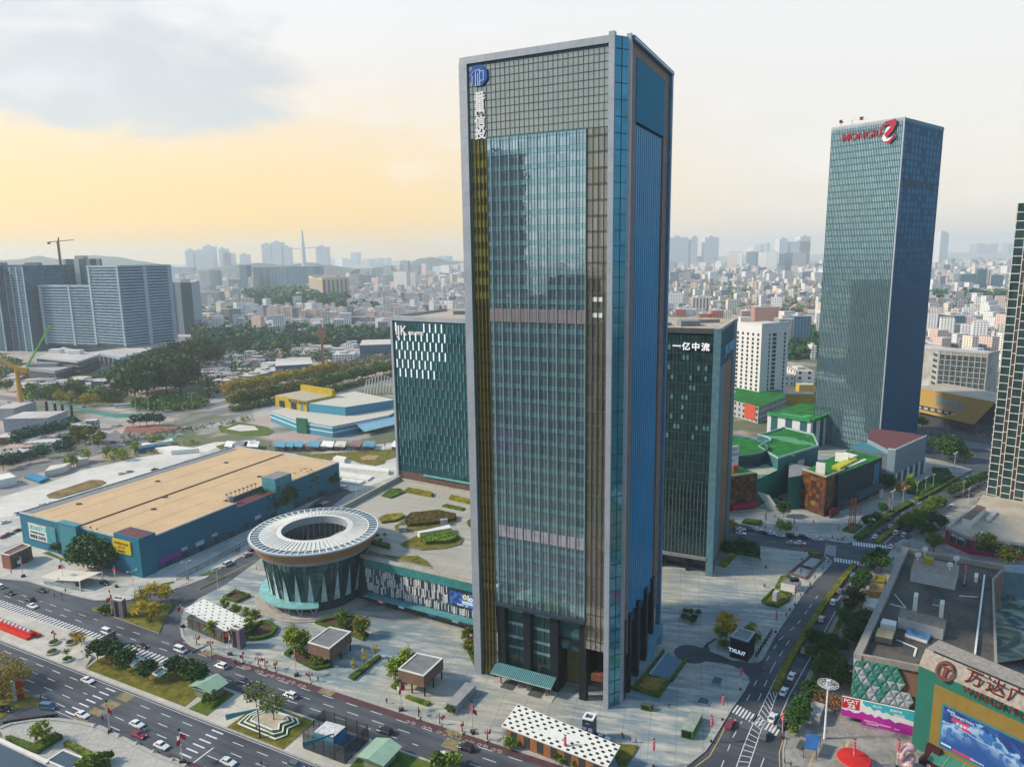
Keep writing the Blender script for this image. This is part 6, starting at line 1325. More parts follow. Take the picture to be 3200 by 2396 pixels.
mb.face([fy(L_*.36,.42),fy(L_*.75,.36),fy(L_*.84,.72),fy(L_*.36,.82)],0); mb.face([fy(.5,.12),fy(L_*.7,.08),fy(L_*.73,.26),fy(.5,.3)],1)
part(mb,'trapezoid_window',[M('trap_grey',(.3,.34,.34),.3,.2),black_g],ym)
for k in range(6):mb=MB(); s=L_*(.03+k*.115); o_=lambda s,f:(fy(s,f)[0]-.1,fy(s,f)[1]-.15,fy(s,f)[2]); mb.face([o_(s,.15),o_(s+L_*.065,.145),o_(s+L_*.065,.24),o_(s,.25)]); part(mb,'window',[M('win_pale',(.5,.52,.5),.5)],ym)
fb(UE,1330,1590,1365,1420,M('ymroof',(.45,.45,.45),.8),'pale flat roof house on top of the yellow mall',20,'shop_block','shop building',None,cap=False)
# --- amusement building with yellow gable
tp_=bld('amusement_hall','blue hall with a mustard yellow block and pale roof beyond the warehouse','hall',G(MM(940,195)),None)
blu=M('hall_blue',(.05,.24,.36),.6,var=.08)
P=[G(MM(415,0)),G(MM(640,150)),G(MM(735,150)),G(MM(935,195)),G(MM(1420,75)),(-70,610),(-150,640)]
P=[G(UM(405,1645)),G(MM(640,150)),G(MM(730,160)),G(MM(940,197)),G(MM(1425,95)),(-85,590),(-140,640)]
mb=MB(); mb.prism(P,0,8.5,0,1); part(mb,'wall',[blu,M('hall_roof',(.5,.47,.4),.85,var=.1)],tp_)
mb=MB(); Q=[G(UM(930,1600),8.5),G(UM(1270,1565),8.5),(-95,585),(-150,620)]; mb.prism([(-172,566),(-131,545),(-96,572),(-138,612)],8.5,15.5,0,1); part(mb,'upper_hall',[blu,_MC['hall_roof']],tp_)
yA,yB=(-200,588),(-166,562); mb=MB(); boxb(mb,yA,yB,26,8.5,17.5,0,1); part(mb,'yellow_block',[M('mustard',(.42,.3,.015),.65),M('mustard_roof',(.4,.36,.26),.8)],tp_)
mb=MB(); aa=away(yA,yB,26); boxb(mb,(aa[1][0],aa[1][1]),(aa[0][0],aa[0][1]),3,8.5,22.5,0,0); part(mb,'yellow_screen',[_MC['mustard']],tp_)
wtext('lettering','PLAZA SHOP',4.0,dgrey,tp_,yA,yB,31,14,.3,.2)
for s in(6,22):mb=MB(); wbox(mb,yA,yB,s,s+7,8.6,14,.05,.3); part(mb,'window',[_MC['win_dark']],tp_)
mb=MB()
for z in(3.5,7.0):
 for p,q in zip(P[:4],P[1:5]):wbox(mb,p,q,0,nrm2(p,q)[2],z,z+.6,.02,.25)
part(mb,'white_band',[white_m],tp_)
mb=MB(); wbox(mb,P[1],P[2],0,nrm2(P[1],P[2])[2],0,11.5,0.0,1.5); part(mb,'green_gable',[M('gable_green',(.02,.14,.08),.6)],tp_)
mb=MB(); a_,b_=P[3],P[4]; mb.face([onw(a_,b_,18,14,3.5),onw(a_,b_,60,12,4.0),onw(a_,b_,62,.3,7),onw(a_,b_,20,.3,7)]); mb.face([onw(a_,b_,18,14,3.3),onw(a_,b_,60,12,3.8),onw(a_,b_,62,.3,6.8),onw(a_,b_,20,.3,6.8)][::-1]); part(mb,'awning',[M('awning_blue',(.22,.4,.5),.6)],tp_)
fb(UM,1385,1480,1495,1560,M('hut_green',(.02,.32,.1),.6),'bright green shed beside the dark tower with light bars',15,'shed','shed',None,cap=False)
def lb(tl,x0,x1,yt,yb,mt,label,depth,nm='office_building',cat='office',sk=0.0,cap=True):return fb(tl,x0,x1,yt,yb,mt,label,depth,nm,cat,None,sk,cap)
lb(UM,130,262,1255,1360,W_('teal_low',(.2,.3,.3),(.05,.1,.11),10,3.6,.9,.45),'teal-grey low office with roof clutter near the tree row',30,sk=-.3)
lb(UM,262,436,1215,1310,W_('teal_low2',(.2,.31,.31),(.04,.09,.1),9,5,.8,.55),'teal-grey low office wing with a white end post',30,sk=.35)
lb(UM,450,740,1160,1290,M('roof_blue_hall',(.045,.15,.26),.6),'blue shed with open front near the roller coaster',60,'shed','shed',.4,False)
lb(UM,1175,1462,985,1110,M('long_blue',(.075,.14,.2),.7),'long plain blue hall left of the tower with light bars',60,'hall','hall',.25,False)
lb(UM,940,1120,1070,1160,w_white,'white low office with a ramp beside the plain blue hall',30,sk=.2)
lb(UM,650,860,1065,1110,w_white,'white low house with a pale roof by the wood',30,'house','house')
lb(UM,560,690,1035,1075,w_white,'white low house behind the pale-roofed one',25,'house','house')
lb(UM,1005,1120,985,1020,w_white,'white hut at the wood edge left of the plain blue hall',20,'house','house')
lb(UM,380,570,965,985,w_white,'long white shed in the dark wood',30,'shed','shed',0,False)
lb(UM,318,440,1092,1118,w_white,'flat white shed in front of the dark wood',20,'shed','shed',0,False)
lb(UL,790,905,1300,1360,M('kiosk_dark',(.045,.07,.09),.6),'dark blue kiosk beside the red-roofed sheds',10,'kiosk','kiosk',0,False)
lb(UL,910,1010,1305,1345,brick_r,'red-roofed market shed left of the dark trees',18,'shed','shed',0,False)
lb(UL,1015,1120,1300,1350,M('shed_teal',(.07,.13,.15),.6),'graffiti-covered teal shed beside the big dark trees',12,'shed','shed',0,False)
lb(UL,1700,1850,1035,1085,w_white,'white shed at the edge of the dark wood',30,'shed','shed')
lb(UL,1520,1640,915,945,w_white,'white shed below the narrow dark office slab',25,'shed','shed',0,False)
lb(UL,1525,1650,960,1035,w_white,'long white shed on the slope road',30,'shed','shed',.3,False)
lb(UL,-60,118,1535,1640,M('site_grey',(.34,.36,.37),.8),'grey hall at the left edge beside the yellow crane',30,'hall','hall',.1,False)
lb(ML,40,400,30,150,M('hall_greyblue',(.24,.28,.33),.7),'grey-blue hall with a sloping roof left of the blue banner',26,'hall','hall',.1,False)
lb(ML,-40,98,195,260,M('maroon_hall',(.14,.05,.06),.7),'maroon shop front at the left edge',14,'shop_block','shop building',.05,False)
bnr=bld('banner_wall','long blue banner wall behind the dark hedge trees at the left','banner',G(ML(480,75)),None)
mb=MB(); pa_,pb_=G(ML(395,68)),G(ML(575,75)); wbox(mb,pa_,pb_,0,nrm2(pa_,pb_)[2],0,5.2,-.3,0.0); part(mb,'panel',[blue_m],bnr); wtext('lettering','国际珠宝  番禺中心',3.0,white_m,bnr,pa_,pb_,nrm2(pa_,pb_)[2]/2,1.4,.1,.1)
rs=random.Random(77); mb=MB()
def infrus(x,y):u,v=PX(x,y,0); return-150<u<3350
KEEP=[(THINGS[i].location.x,THINGS[i].location.y)for i in range(len(THINGS))]
n=0
while n<12500:
 y=620*math.exp(rs.random()*2.35); x=rs.uniform(-.78,.78)*y
 if not infrus(x,y):continue
 u,v=PX(x,y,0)
 if u<1300 and y<1750 and v>=1060-0.0:continue
 if u<620 and v>950:continue
 if 2000<u<2560 and y<1500:
  if rs.random()<.96:continue
 if u>2000 and y<760:continue
 if u>2560 and y<900 and rs.random()<.5:continue
 if y>900 and noise_gate(x,y)if 'noise_gate' in globals()else False:continue
 w,d=rs.uniform(8,22),rs.uniform(8,20); h=rs.uniform(4,15)if rs.random()<.8 else rs.uniform(15,38)
 if y>3000:w*=2; d*=2; h*=1.5
 a=rs.choice((.2,-.45,.1)); c_,s_=math.cos(a),math.sin(a)
 mb.prism([(x+c_*dx-s_*dy,y+s_*dx+c_*dy)for dx,dy in((0,0),(w,0),(w,d),(0,d))],-.1,h,rs.choice((0,1,2,0,3)),rs.choice((4,5,4,6)))
 n+=1
for P_,n_ in(([UM(20,1085),UM(560,1000),UM(1000,1010),UM(1440,970),UM(1440,1060),UM(900,1180),UM(450,1240),UM(100,1240)],70),([UL(1500,1010),UL(1690,900),UL(1750,1020),UL(2200,1090),UL(2200,1380),UL(1900,1420),UL(1720,1280)],60),([UL(0,1300),UL(480,1330),UL(1090,1250),UL(1100,1400),UL(500,1370),UL(0,1390)],34),([ML(0,300),ML(400,190),ML(700,120),ML(880,130),ML(600,180),ML(300,330),ML(0,420)],22)):
 k=0; us=[p[0]for p in P_]; vs=[p[1]for p in P_]
 while k<n_:
  u,v=rs.uniform(min(us),max(us)),rs.uniform(min(vs),max(vs)); c=False
  for i in range(len(P_)):
   (x0,y0),(x1,y1)=P_[i],P_[i-1]
   if(y0>v)!=(y1>v)and u<(x1-x0)*(v-y0)/(y1-y0)+x0:c=not c
  if not c:continue
  x,y=G((u,v)); w,d,h=rs.uniform(8,22),rs.uniform(6,14),rs.uniform(3,8); a=rs.choice((.25,-.3,.1)); c_,s_=math.cos(a),math.sin(a); k+=1
  mb.prism([(x+c_*dx-s_*dy,y+s_*dx+c_*dy)for dx,dy in((0,0),(w,0),(w,d),(0,d))],-.1,h,rs.choice((0,1,3)),rs.choice((4,4,5,6)))
struct(mb.build('city_blocks',[w_white,w_cream,w_pink,w_grey,M('fab_roof',(.5,.47,.45),.9,var=.15,scale=.01),M('fab_roof2',(.36,.35,.36),.9,var=.15,scale=.01),M('fab_roof3',(.42,.3,.27),.9,var=.15,scale=.01)]),'stuff','dense low city roofs spreading to the horizon')
rs=random.Random(5)
bk=[(-150,-95,60,45,92),(-60,-130,50,40,70),(20,-115,55,45,105),(95,-120,48,50,84),(170,-90,60,40,66),(-250,-40,70,50,75),(-120,-300,90,60,120),(60,-330,90,60,112),(-330,-250,110,70,98),(-347,-34,29,30,214),(-235,40,40,40,104),(-182,30,18,30,118),(220,-260,100,70,100),(-30,-620,320,70,105),(-420,-560,240,80,110),(330,-600,260,80,108)]  # unseen dark blocks behind the camera, added to darken the glass reflections
for x,y,w,d,h in bk:
 t=bld('office_tower','dark office tower behind the viewpoint, seen as a reflection in the glass','office tower',(x,y),'towers seen only in reflections')
 mb=MB(); mb.box(x,x+w,y-d,y,0,h,0,1); part(mb,'body',[W_('back_wall',(.018,.05,.06),(.02,.085,.1),4,4,.8,.6,metal=.1,rough=.4),dgrey],t)
t=bld('billboard','magenta billboard behind the viewpoint, seen only as a reflection in the tall tower','billboard',(-205,53)); mb=MB(); wbox(mb,(-196,37),(-212,68),6,26,2,17,-.5,0,0); wbox(mb,(-212,68),(-196,37),6,26,2,17,.5,1.0,0); part(mb,'board',[M('board_magenta',(.62,.03,.34),.6)],t)  # unseen board added for the magenta patch reflected in the tower glass
bg_=MB(); bg_.face([(-900,-1500,0.0),(900,-1500,0.0),(900,100,0.0),(-900,100,0.0)]); struct(bg_.build('ground',[M('reflected_dark_ground',(.03,.055,.045),.95,var=.3,scale=.02)]))  # unseen dark ground added to keep pale ground out of the reflections
# ------ trees
def leafquad(mb,p,s,rs,up=.5):
 n=Vector((rs.gauss(0,1),rs.gauss(0,1),rs.gauss(0,1)+up)); n=n.normalized()if n.length>.01 else Vector((0,0,1))
 a=n.orthogonal().normalized(); a=Matrix.Rotation(rs.uniform(0,6.28),3,n)@a; b=n.cross(a); s1=s*rs.uniform(.6,1.3); p=Vector(p)
 mb.face([p-a*s1-b*s1*.6,p+a*s1*.4-b*s1*.7,p+a*s1+b*s1*.3,p-a*s1*.3+b*s1*.8],0,[(0,0)]*4)
def crown_mb(rs,h0,h1,rad,nclump,nleaf,ls,shape=.55,cr=.32):
 mb=MB(); hz=(h1-h0)/2; zc=(h0+h1)/2; cl=[]
 for k in range(nclump):
  while True:
   x,y,z=rs.uniform(-1,1),rs.uniform(-1,1),rs.uniform(-1,1); d=math.sqrt(x*x+y*y+z*z)
   if shape<d<1:break
  cl.append((x*rad,y*rad,zc+z*hz*(1.0 if z>0 else .8)))
 for c in cl:
  r=rad*cr*rs.uniform(.7,1.25)
  for q in range(nleaf):leafquad(mb,(c[0]+rs.gauss(0,r*.55),c[1]+rs.gauss(0,r*.55),c[2]+rs.gauss(0,r*.42)),ls,rs)
 return mb,cl
def proto_tree(name,leaf,H,rad,base,nclump,nleaf,ls,seed,trunk=.16,shape=.5,cr=.32,limbs=6):
 rs=random.Random(seed); mb,cl=crown_mb(rs,base,H,rad,nclump,nleaf,ls,shape,cr)
 t=bpy.data.objects.new(name,None); COL.objects.link(t); t['category']='tree'
 mb.build('crown',[leaf],t)
 tb=MB(); tb.tube([(0,0,-.2),(.05,.03,base*.6),(.02,0,base+(H-base)*.25),(0,0,base+(H-base)*.6)],[trunk,trunk*.8,trunk*.6,trunk*.25],6)
 for k in range(limbs):
  c=cl[k*len(cl)//limbs]; tb.tube([(0,0,base*.75+.1*k),(c[0]*.45,c[1]*.45,base+(c[2]-base)*.6),c],[trunk*.5,trunk*.33,trunk*.1],4,0,False)
 tb.build('trunk',[bark_m],t); return t
PT={}
def tk(k):
 if k in PT:return PT[k]
 d=dict(dark=(leaf_dark,7,3.0,2.0,34,34,.36,1),mid=(leaf_mid,6.5,2.8,1.9,32,32,.34,2),lime=(leaf_lime,6.5,2.3,1.2,30,26,.3,3),yellow=(leaf_yel,7,2.6,2.0,30,20,.28,4,.12,.35),olive=(leafmat('leaf_olive',(.13,.145,.015),(.29,.27,.035)),8,3.6,2.0,40,36,.36,5),light=(leaf_mid,10,3.4,3.4,40,20,.26,6,.17,.45,.3,9),bare=(leaf_bare,6,2.4,1.6,26,8,.14,7,.1,.3,.35,12),brown=(leaf_brn,6,2.6,1.6,30,20,.26,8),upright=(leaf_yel,6.5,1.15,1.0,24,14,.17,9,.08,.2,.4,8),bush=(leaf_mid,2.4,1.5,.3,18,30,.24,10,.1,.4),big=(leaf_dark,15,7.5,3.5,70,46,.62,11,.4),teal=(leafmat('leaf_teal',(.012,.085,.05),(.05,.17,.08)),8,3.2,2.6,30,24,.42,12),willow=(leafmat('leaf_willow',(.26,.2,.025),(.46,.35,.06)),9,5.0,1.0,60,26,.22,13,.2,.3,.3,14),conifer=(leaf_dark,10,2.2,1.0,34,24,.4,14))
 v=d[k]; PT[k]=[proto_tree('tree',v[0],v[1],v[2],v[3],v[4],v[5],v[6],v[7]*10+i,*(v[8:]))for i in range(2)]
 for o in PT[k]:o['used']=0
 return PT[k]
def tree(k,p,H,label,group='trees',z=K,name=None,world=None):
 P=tk(k); o=P[len(THINGS)%2]; x,y=world or G(p,z)
 base=dict(dark=7,mid=6.5,lime=6.5,yellow=7,olive=8,light=10,bare=6,brown=6,upright=6.5,bush=2.4,big=15,teal=8,willow=9,conifer=10)[k]
 s=H/base; loc=(x,y,z)
 if not o['used']:
  o['used']=1; o.location=loc; o.rotation_euler=(0,0,rnd.uniform(0,6)); o.scale=(s,s,s); r=o; THINGS.append(o)
 else:r=dup(o,loc,rnd.uniform(0,6),s*1.0)
 r.name=name or('bush' if k=='bush' else 'tree'); r['label']=label; r['group']=group; r['category']='bush' if k=='bush' else 'tree'
 return r
for k,H,lab,grp,tile,pts in(('dark',7.5,'dark green round-crowned tree on the median lawn','median trees',BL,[(845,745),(965,745),(1090,830),(1280,910),(1520,880),(1630,910),(1722,950)]),('mid',5.0,'dark bush beside the pale green roof hut','median trees',BL,[(1810,1120)]),('brown',4.0,'orange-brown shrub on the median lawn','median shrubs',BL,[(965,810)]),('yellow',7.5,'autumn yellow tree on the traffic island','island trees',BL,[(1215,385),(1225,300),(1300,232),(1395,236),(1440,240),(1345,400)]),('bush',3.0,'green shrub beside the purple stone pillar of the island','island shrubs',BL,[(905,330)]),('bare',3.2,'reddish bare shrub behind the island pillar','island shrubs',BL,[(1095,335)]),('willow',9,'big yellow-green willow at the left edge','willows',BL,[(60,1000),(-30,900),(150,960),(40,1100)]),('lime',6.5,'young tree in the hedge bed of the south corner plaza','plaza trees',BL,[(372,1450)]),('bush',3.4,'clipped shrub beside the dark pool','plaza shrubs',BL,[(905,1620),(800,1650)]),('yellow',4.5,'little yellow tree in the square tree pit','plaza trees',BL,[(703,612),(660,590)]),('lime',4.8,'young lime-green tree behind the dotted white roof','plaza trees',BM,[(10,300),(108,345),(192,370),(275,405)]),('bare',4.5,'bare tree in a square hedge bed near the drum','plaza trees',BM,[(100,190)]),('lime',6.0,'lime-green tree in front of the dotted white roof','plaza trees',BL,[(1840,530),(2140,510)]),('lime',5,'lime-green shrub tree in the rounded hedge bed','plaza trees',BM,[(190,500)]),('lime',8.5,'lime-green tree beside the brown pavilion','pavilion trees',BM,[(650,690),(690,650),(610,640)]),('lime',3.2,'small shrub under the brown pavilion','pavilion trees',BM,[(775,775),(840,780)]),('mid',5,'green tree in the long hedge bed before the drum','hedge bed trees',BM,[(1030,470),(1010,410)]),('olive',7.5,'tall olive-green tree at the hedge bed end','hedge bed trees',BM,[(1185,525)]),('upright',6.0,'slender yellowing tree in the narrow hedge strip','hedge strip trees',BM,[(1125,850),(1212,780),(1308,715)]),('lime',7.5,'lime-green tree behind the second brown pavilion','pavilion trees',BM,[(1530,880),(1600,830),(1480,910)]),('light',9.5,'airy light-green tree on the stepped garden bed','garden bed trees',BM,[(283,1170),(432,1275)]),('olive',6,'olive tree against the left corner of the tall tower','tower corner trees',BM,[(2115,600),(2140,690)]),('bush',2.6,'round shrub along the front of the brown-walled metro hall','metro hall shrubs',BC,[(965,1612),(1100,1640),(1316,1656),(545,1480),(20,1180)]),('bush',3.5,'yellow-green shrub at the lower picture edge','edge shrubs',BM,[(1850,1656),(1960,1660)]),('yellow',9,'yellow tree beside the black box kiosk','kiosk trees',BR,[(740,560),(780,545)]),('lime',6.5,'lime-green tree beside the black box kiosk','kiosk trees',BR,[(700,565),(950,540)]),('bush',2.6,'shrub at the foot of the black box kiosk','kiosk trees',BR,[(720,620),(1005,570)]),('dark',2.6,'dark potted tree in the cluster on the east plaza','potted trees',BR,[(390,340),(440,345),(500,350),(375,395),(470,400),(405,405),(450,425)]),('dark',6.0,'dark street tree along the footpath beside the east road','east road trees',BR,[(1925,80),(1880,260),(1810,330),(1760,430),(1650,640),(1600,740),(1545,880),(1450,1090),(1385,1240),(1325,1330)]),('big',7.5,'large dark tree by the mall with triangle gable','mall trees',BR,[(1730,950),(1860,600),(1950,480),(1660,900)]),('brown',4.8,'grey-brown tree behind the white wire-topped mast','mall trees',BR,[(1560,1150),(1680,1190)]),('bush',2.6,'round clipped bush at the zebra crossing','mall trees',BR,[(1310,1360)]),('dark',5.5,'low dark shrub on the footpath strip','footpath shrubs',BR,[(1580,640),(1480,730),(1740,680),(1500,620),(1800,470)]),('dark',7,'round dark tree on the plaza between the mosaic blocks','north plaza trees',MR,[(1240,880)]),('lime',6.5,'small palm-like tree at the parked cars','north plaza trees',MR,[(1210,1010),(1270,1022)]),('yellow',6.5,'yellow tree at the end of the parked row','north plaza trees',MR,[(805,1015)]),('dark',6,'dark tree on the screened hedge behind the black tower','fence trees',MR,[(955,1215),(870,1180),(760,1190),(740,1220)]),('dark',5.5,'dark street tree along the hedge of the north road','north road trees',MR,[(1960,970),(2035,930),(2090,850),(2130,640)]),('dark',6.5,'dark green tree at the road corner by the crossing','crossing trees',MR,[(1960,1350),(2010,1310),(2065,1260),(2080,1350),(1930,1460),(1885,1540),(1840,1620)]),('big',9,'dark tree by the foot of the grey-blue block','north road trees',ME,[(1020,640)]),('lime',8,'fresh green tree by the grey-blue block','north road trees',ME,[(1230,650)]),('brown',8,'rusty brown tree by the grey-blue block','north road trees',ME,[(1150,705)]),('big',15,'big spreading green tree by the far road bend','road bend trees',ME,[(1570,395)]),('lime',9,'fresh green tree by the far road bend','road bend trees',ME,[(1700,410),(1410,300)]),('bare',9,'pale bare tree before the yellow mall','road bend trees',ME,[(1410,205),(1520,180),(1840,250)]),('mid',9,'green tree before the yellow mall','road bend trees',ME,[(1330,120),(1510,270)]),('mid',7,'leafy tree in the planted strip between the carriageways','strip trees',ME,[(1170,1000),(1215,970),(1260,940),(1300,915),(1350,880),(1390,850),(1430,825),(1470,800),(1240,1000),(1300,960)]),('dark',6,'dark tree along the far dividing hedge','far hedge trees',ME,[(1580,710),(1630,685),(1680,660),(1730,640),(1780,615),(1830,595),(1865,575)]),('dark',6.5,'dark round tree by the restaurant forecourt','restaurant trees',ME,[(1410,960),(1480,985),(1340,1055),(1390,1060)]),('olive',9,'olive tree before the red-walled restaurant','restaurant trees',ME,[(1870,1215),(2070,1300),(1430,1185)]),('mid',4,'green tree beside the restaurant roof','restaurant trees',ME,[(1840,780)]),('big',13,'broad dark tree against the short end of the warehouse','warehouse trees',ML,[(760,1320),(850,1340),(930,1330),(820,1290)]),('dark',6.5,'slim dark tree against the warehouse pilaster','warehouse trees',ML,[(510,1200)]),('big',14,'tall dark tree against the long warehouse wall','warehouse trees',MM,[(320,880),(480,840)]),('olive',15,'tall yellow-green tree at the far end of the warehouse wall','warehouse trees',MM,[(650,730),(720,710)]),('dark',10,'dark tree at the far warehouse corner','warehouse trees',MM,[(790,690),(925,650)]),('mid',1.8,'clipped ball tree on the podium roof','roof garden trees',MM,[(1325,1060),(1385,1050),(1285,1075),(1350,1095)])):
 for p in pts:tree(k,tile(*p),H*rnd.uniform(.9,1.1),lab,grp,17.8 if grp=='roof garden trees' else K)
for k,H,lab,grp,tile,pts in(('teal',9,'blue-green street tree in the row along the left boulevard','boulevard trees',ML,[(30,475),(110,445),(180,425),(265,412),(380,372),(520,340),(610,312)]),('teal',14,'dense dark tree left of the blue banner wall','boulevard trees',ML,[(150,300),(220,290),(290,270),(340,240),(480,220),(560,190),(620,150),(430,235)]),('olive',13,'olive-brown tree beside the boulevard bend','boulevard trees',ML,[(685,245),(740,245),(780,250),(850,285)]),('yellow',11,'yellow tree behind the dark boulevard trees','boulevard trees',ML,[(690,135)]),('lime',8,'small bright tree along the cafe strip behind the warehouse','cafe trees',ML,[(925,360),(1060,395),(1170,325),(1320,270),(1390,250),(1010,375),(640,450),(740,405),(600,455)]),('teal',10,'green tree on the round traffic island','traffic island trees',ML,[(1150,110),(1210,95),(1270,100),(1330,90),(1380,100)]),('mid',14,'big rounded bush tree beside the left ring road','ring road trees',UL,[(280,1440),(350,1460),(430,1460),(60,1390),(490,1420),(660,1400)]),('yellow',13,'round yellow-green tree beside the left ring road','ring road trees',UL,[(520,1490),(610,1495),(740,1515),(840,1515)]),('dark',13,'dark tree beside the yellow-green ring road trees','ring road trees',UL,[(700,1470),(890,1470),(940,1500),(590,1420),(1010,1030+470)]),('big',34,'huge dark tree in the cluster right of the residential slabs','big cluster trees',UL,[(1240,1330),(1330,1380),(1440,1400),(1540,1330),(1380,1260),(1500,1240),(1620,1220),(1270,1440),(1190,1400),(1560,1420),(1720,1180),(1820,1170),(1170,1470)]),('bare',16,'pale bare tree right of the huge dark cluster','bare trees',UL,[(1800,1280),(1860,1260),(2030,1350),(2160,1190),(1330,1490)]),('bare',7,'bare pinkish tree along the market stalls','stall trees',MM,[(745,330),(865,335),(1005,325),(1130,315),(1240,305),(1390,295),(400,300),(250,290)])):
 for p in pts:tree(k,tile(*p),H*rnd.uniform(.88,1.12),lab,grp,0.0)
rs=random.Random(12)
for row,(x0,y0,x1,y1,n,k,H,lab)in enumerate(((20,1450,950,1250,30,'yellow',15,'yellowing tree in the long boulevard row'),(900,1240,1460,1130,12,'bare',12,'greyish tree at the far end of the boulevard row'),(100,1525,800,1400,24,'olive',12,'olive tree in the second boulevard row'),(820,1390,1465,1225,22,'mid',14,'dark green tree in the second boulevard row'))):
 for i in range(n):f=i/(n-1); tree(k,UM(x0+(x1-x0)*f+rs.uniform(-8,8),y0+(y1-y0)*f+rs.uniform(-5,5)),H*rs.uniform(.85,1.2),lab,'boulevard row',0.0)
def inpoly(u,v,P):
 c=False
 for i in range(len(P)):
  (x0,y0),(x1,y1)=P[i],P[i-1]
  if(y0>v)!=(y1>v)and u<(x1-x0)*(v-y0)/(y1-y0)+x0:c=not c
 return c
def wood(name,P,n,H,mats,label,nl=26,seed=1,hill=0.0,wts=None):
 rs=random.Random(seed); us=[p[0]for p in P]; vs=[p[1]for p in P]; k=0; mbs=MB()
 while k<n:
  u,v=rs.uniform(min(us),max(us)),rs.uniform(min(vs),max(vs))
  if not inpoly(u,v,P):continue
  x,y=G((u,v)); h=H*rs.uniform(.6,1.25); m=rs.choices(range(len(mats)),wts)[0]if wts else rs.randrange(len(mats)); k+=1; r=h*rs.uniform(.38,.55)
  for q in range(nl):
   a,e=rs.uniform(0,6.28),rs.uniform(.05,1); rr=r*math.sqrt(rs.uniform(.1,1))*math.sqrt(max(.05,1-(e-.35)**2)); i0=len(mbs.f)
   leafquad(mbs,(x+rr*math.cos(a),y+rr*math.sin(a),h*e*.95),h*.16,rs,.8); mbs.m[i0]=m
 struct(mbs.build(name,mats),'stuff',label)
lt=PT['teal'][0].children[0].data.materials[0]
wood('woods',[UL(1690,700),UL(1900,690),UM(60,700),UM(200,720),UM(90,830),UM(480,850),UM(560,860),UM(900,880),UM(1440,900),UM(1445,960),UM(1140,985),UM(1000,1000),UM(560,1000),UM(560,1080),UM(400,1090),UM(250,1060),UL(1740,1030),UL(1650,920)],1100,17,[lt,leaf_dark,leaf_mid],'dark wood below the housing estate',24,2,wts=[6,4,1])
wood('woods',[UM(180,620),UM(320,570),UM(520,560),UM(770,570),UM(860,620),UM(1050,640),UM(1050,680),UM(850,720),UM(600,690),UM(330,700),UM(180,690)],700,34,[lt,leaf_dark],'wooded hill around the tan block',22,3)
wood('woods',[UM(1090,690),UM(1280,670),UM(1340,700),UM(1200,740),UM(1100,720)],70,24,[lt],'clump of trees in the housing estate',22,4)
wood('woods',[UR(225,395),UR(480,380),UR(860,390),UR(1550,400),UR(1540,700),UR(1200,740),UR(860,700),UR(620,670),UR(360,620),UR(225,520)],1500,17,[leaf_bare,lt,leaf_mid,leaf_lime],'park of pale bare and dark trees behind the black tower',22,5,wts=[8,4,1,1])
wood('woods',[UR(300,390),UR(470,370),UR(475,400),UR(300,405)],50,30,[lt],'dark tree clump in the park',20,6); wood('woods',[UR(610,390),UR(850,385),UR(850,405),UR(610,400)],60,28,[lt],'dark tree line at the park end',20,7)
wood('woods',[UR(1200,920),UR(1540,860),UR(1540,1100),UR(1300,1120),UR(1230,1060)],260,13,[leaf_dark,lt,leaf_mid],'dark wood behind the white low building',24,8,wts=[5,4,1])
wood('woods',[UE(1395,610),UE(1500,600),UE(1500,640),UE(1400,640)],40,30,[lt],'dark clump right of the right skyscraper',24,9); wood('woods',[UE(1670,600),UE(1880,590),UE(2060,600),UE(2060,630),UE(1680,645)],90,28,[lt,leaf_dark],'dark tree line at the right side',24,10); wood('woods',[UE(1390,560),UE(2070,540),UE(2060,690),UE(1385,690)],330,16,[leaf_bare,leaf_bare,lt],'pale bare trees among the roofs at the right',20,11)
wood('woods',[UL(1260,1530),UL(1800,1490),UL(1790,1530),UL(1330,1580)],120,5,[leaf_mid,leaf_dark],'ground cover under the big dark cluster',20,12); wood('undergrowth',[UL(1140,1500),UL(1800,1440),UL(1700,1500),UL(1200,1560)],120,7,[leaf_dark,leaf_mid],'undergrowth below the big dark cluster',20,13)
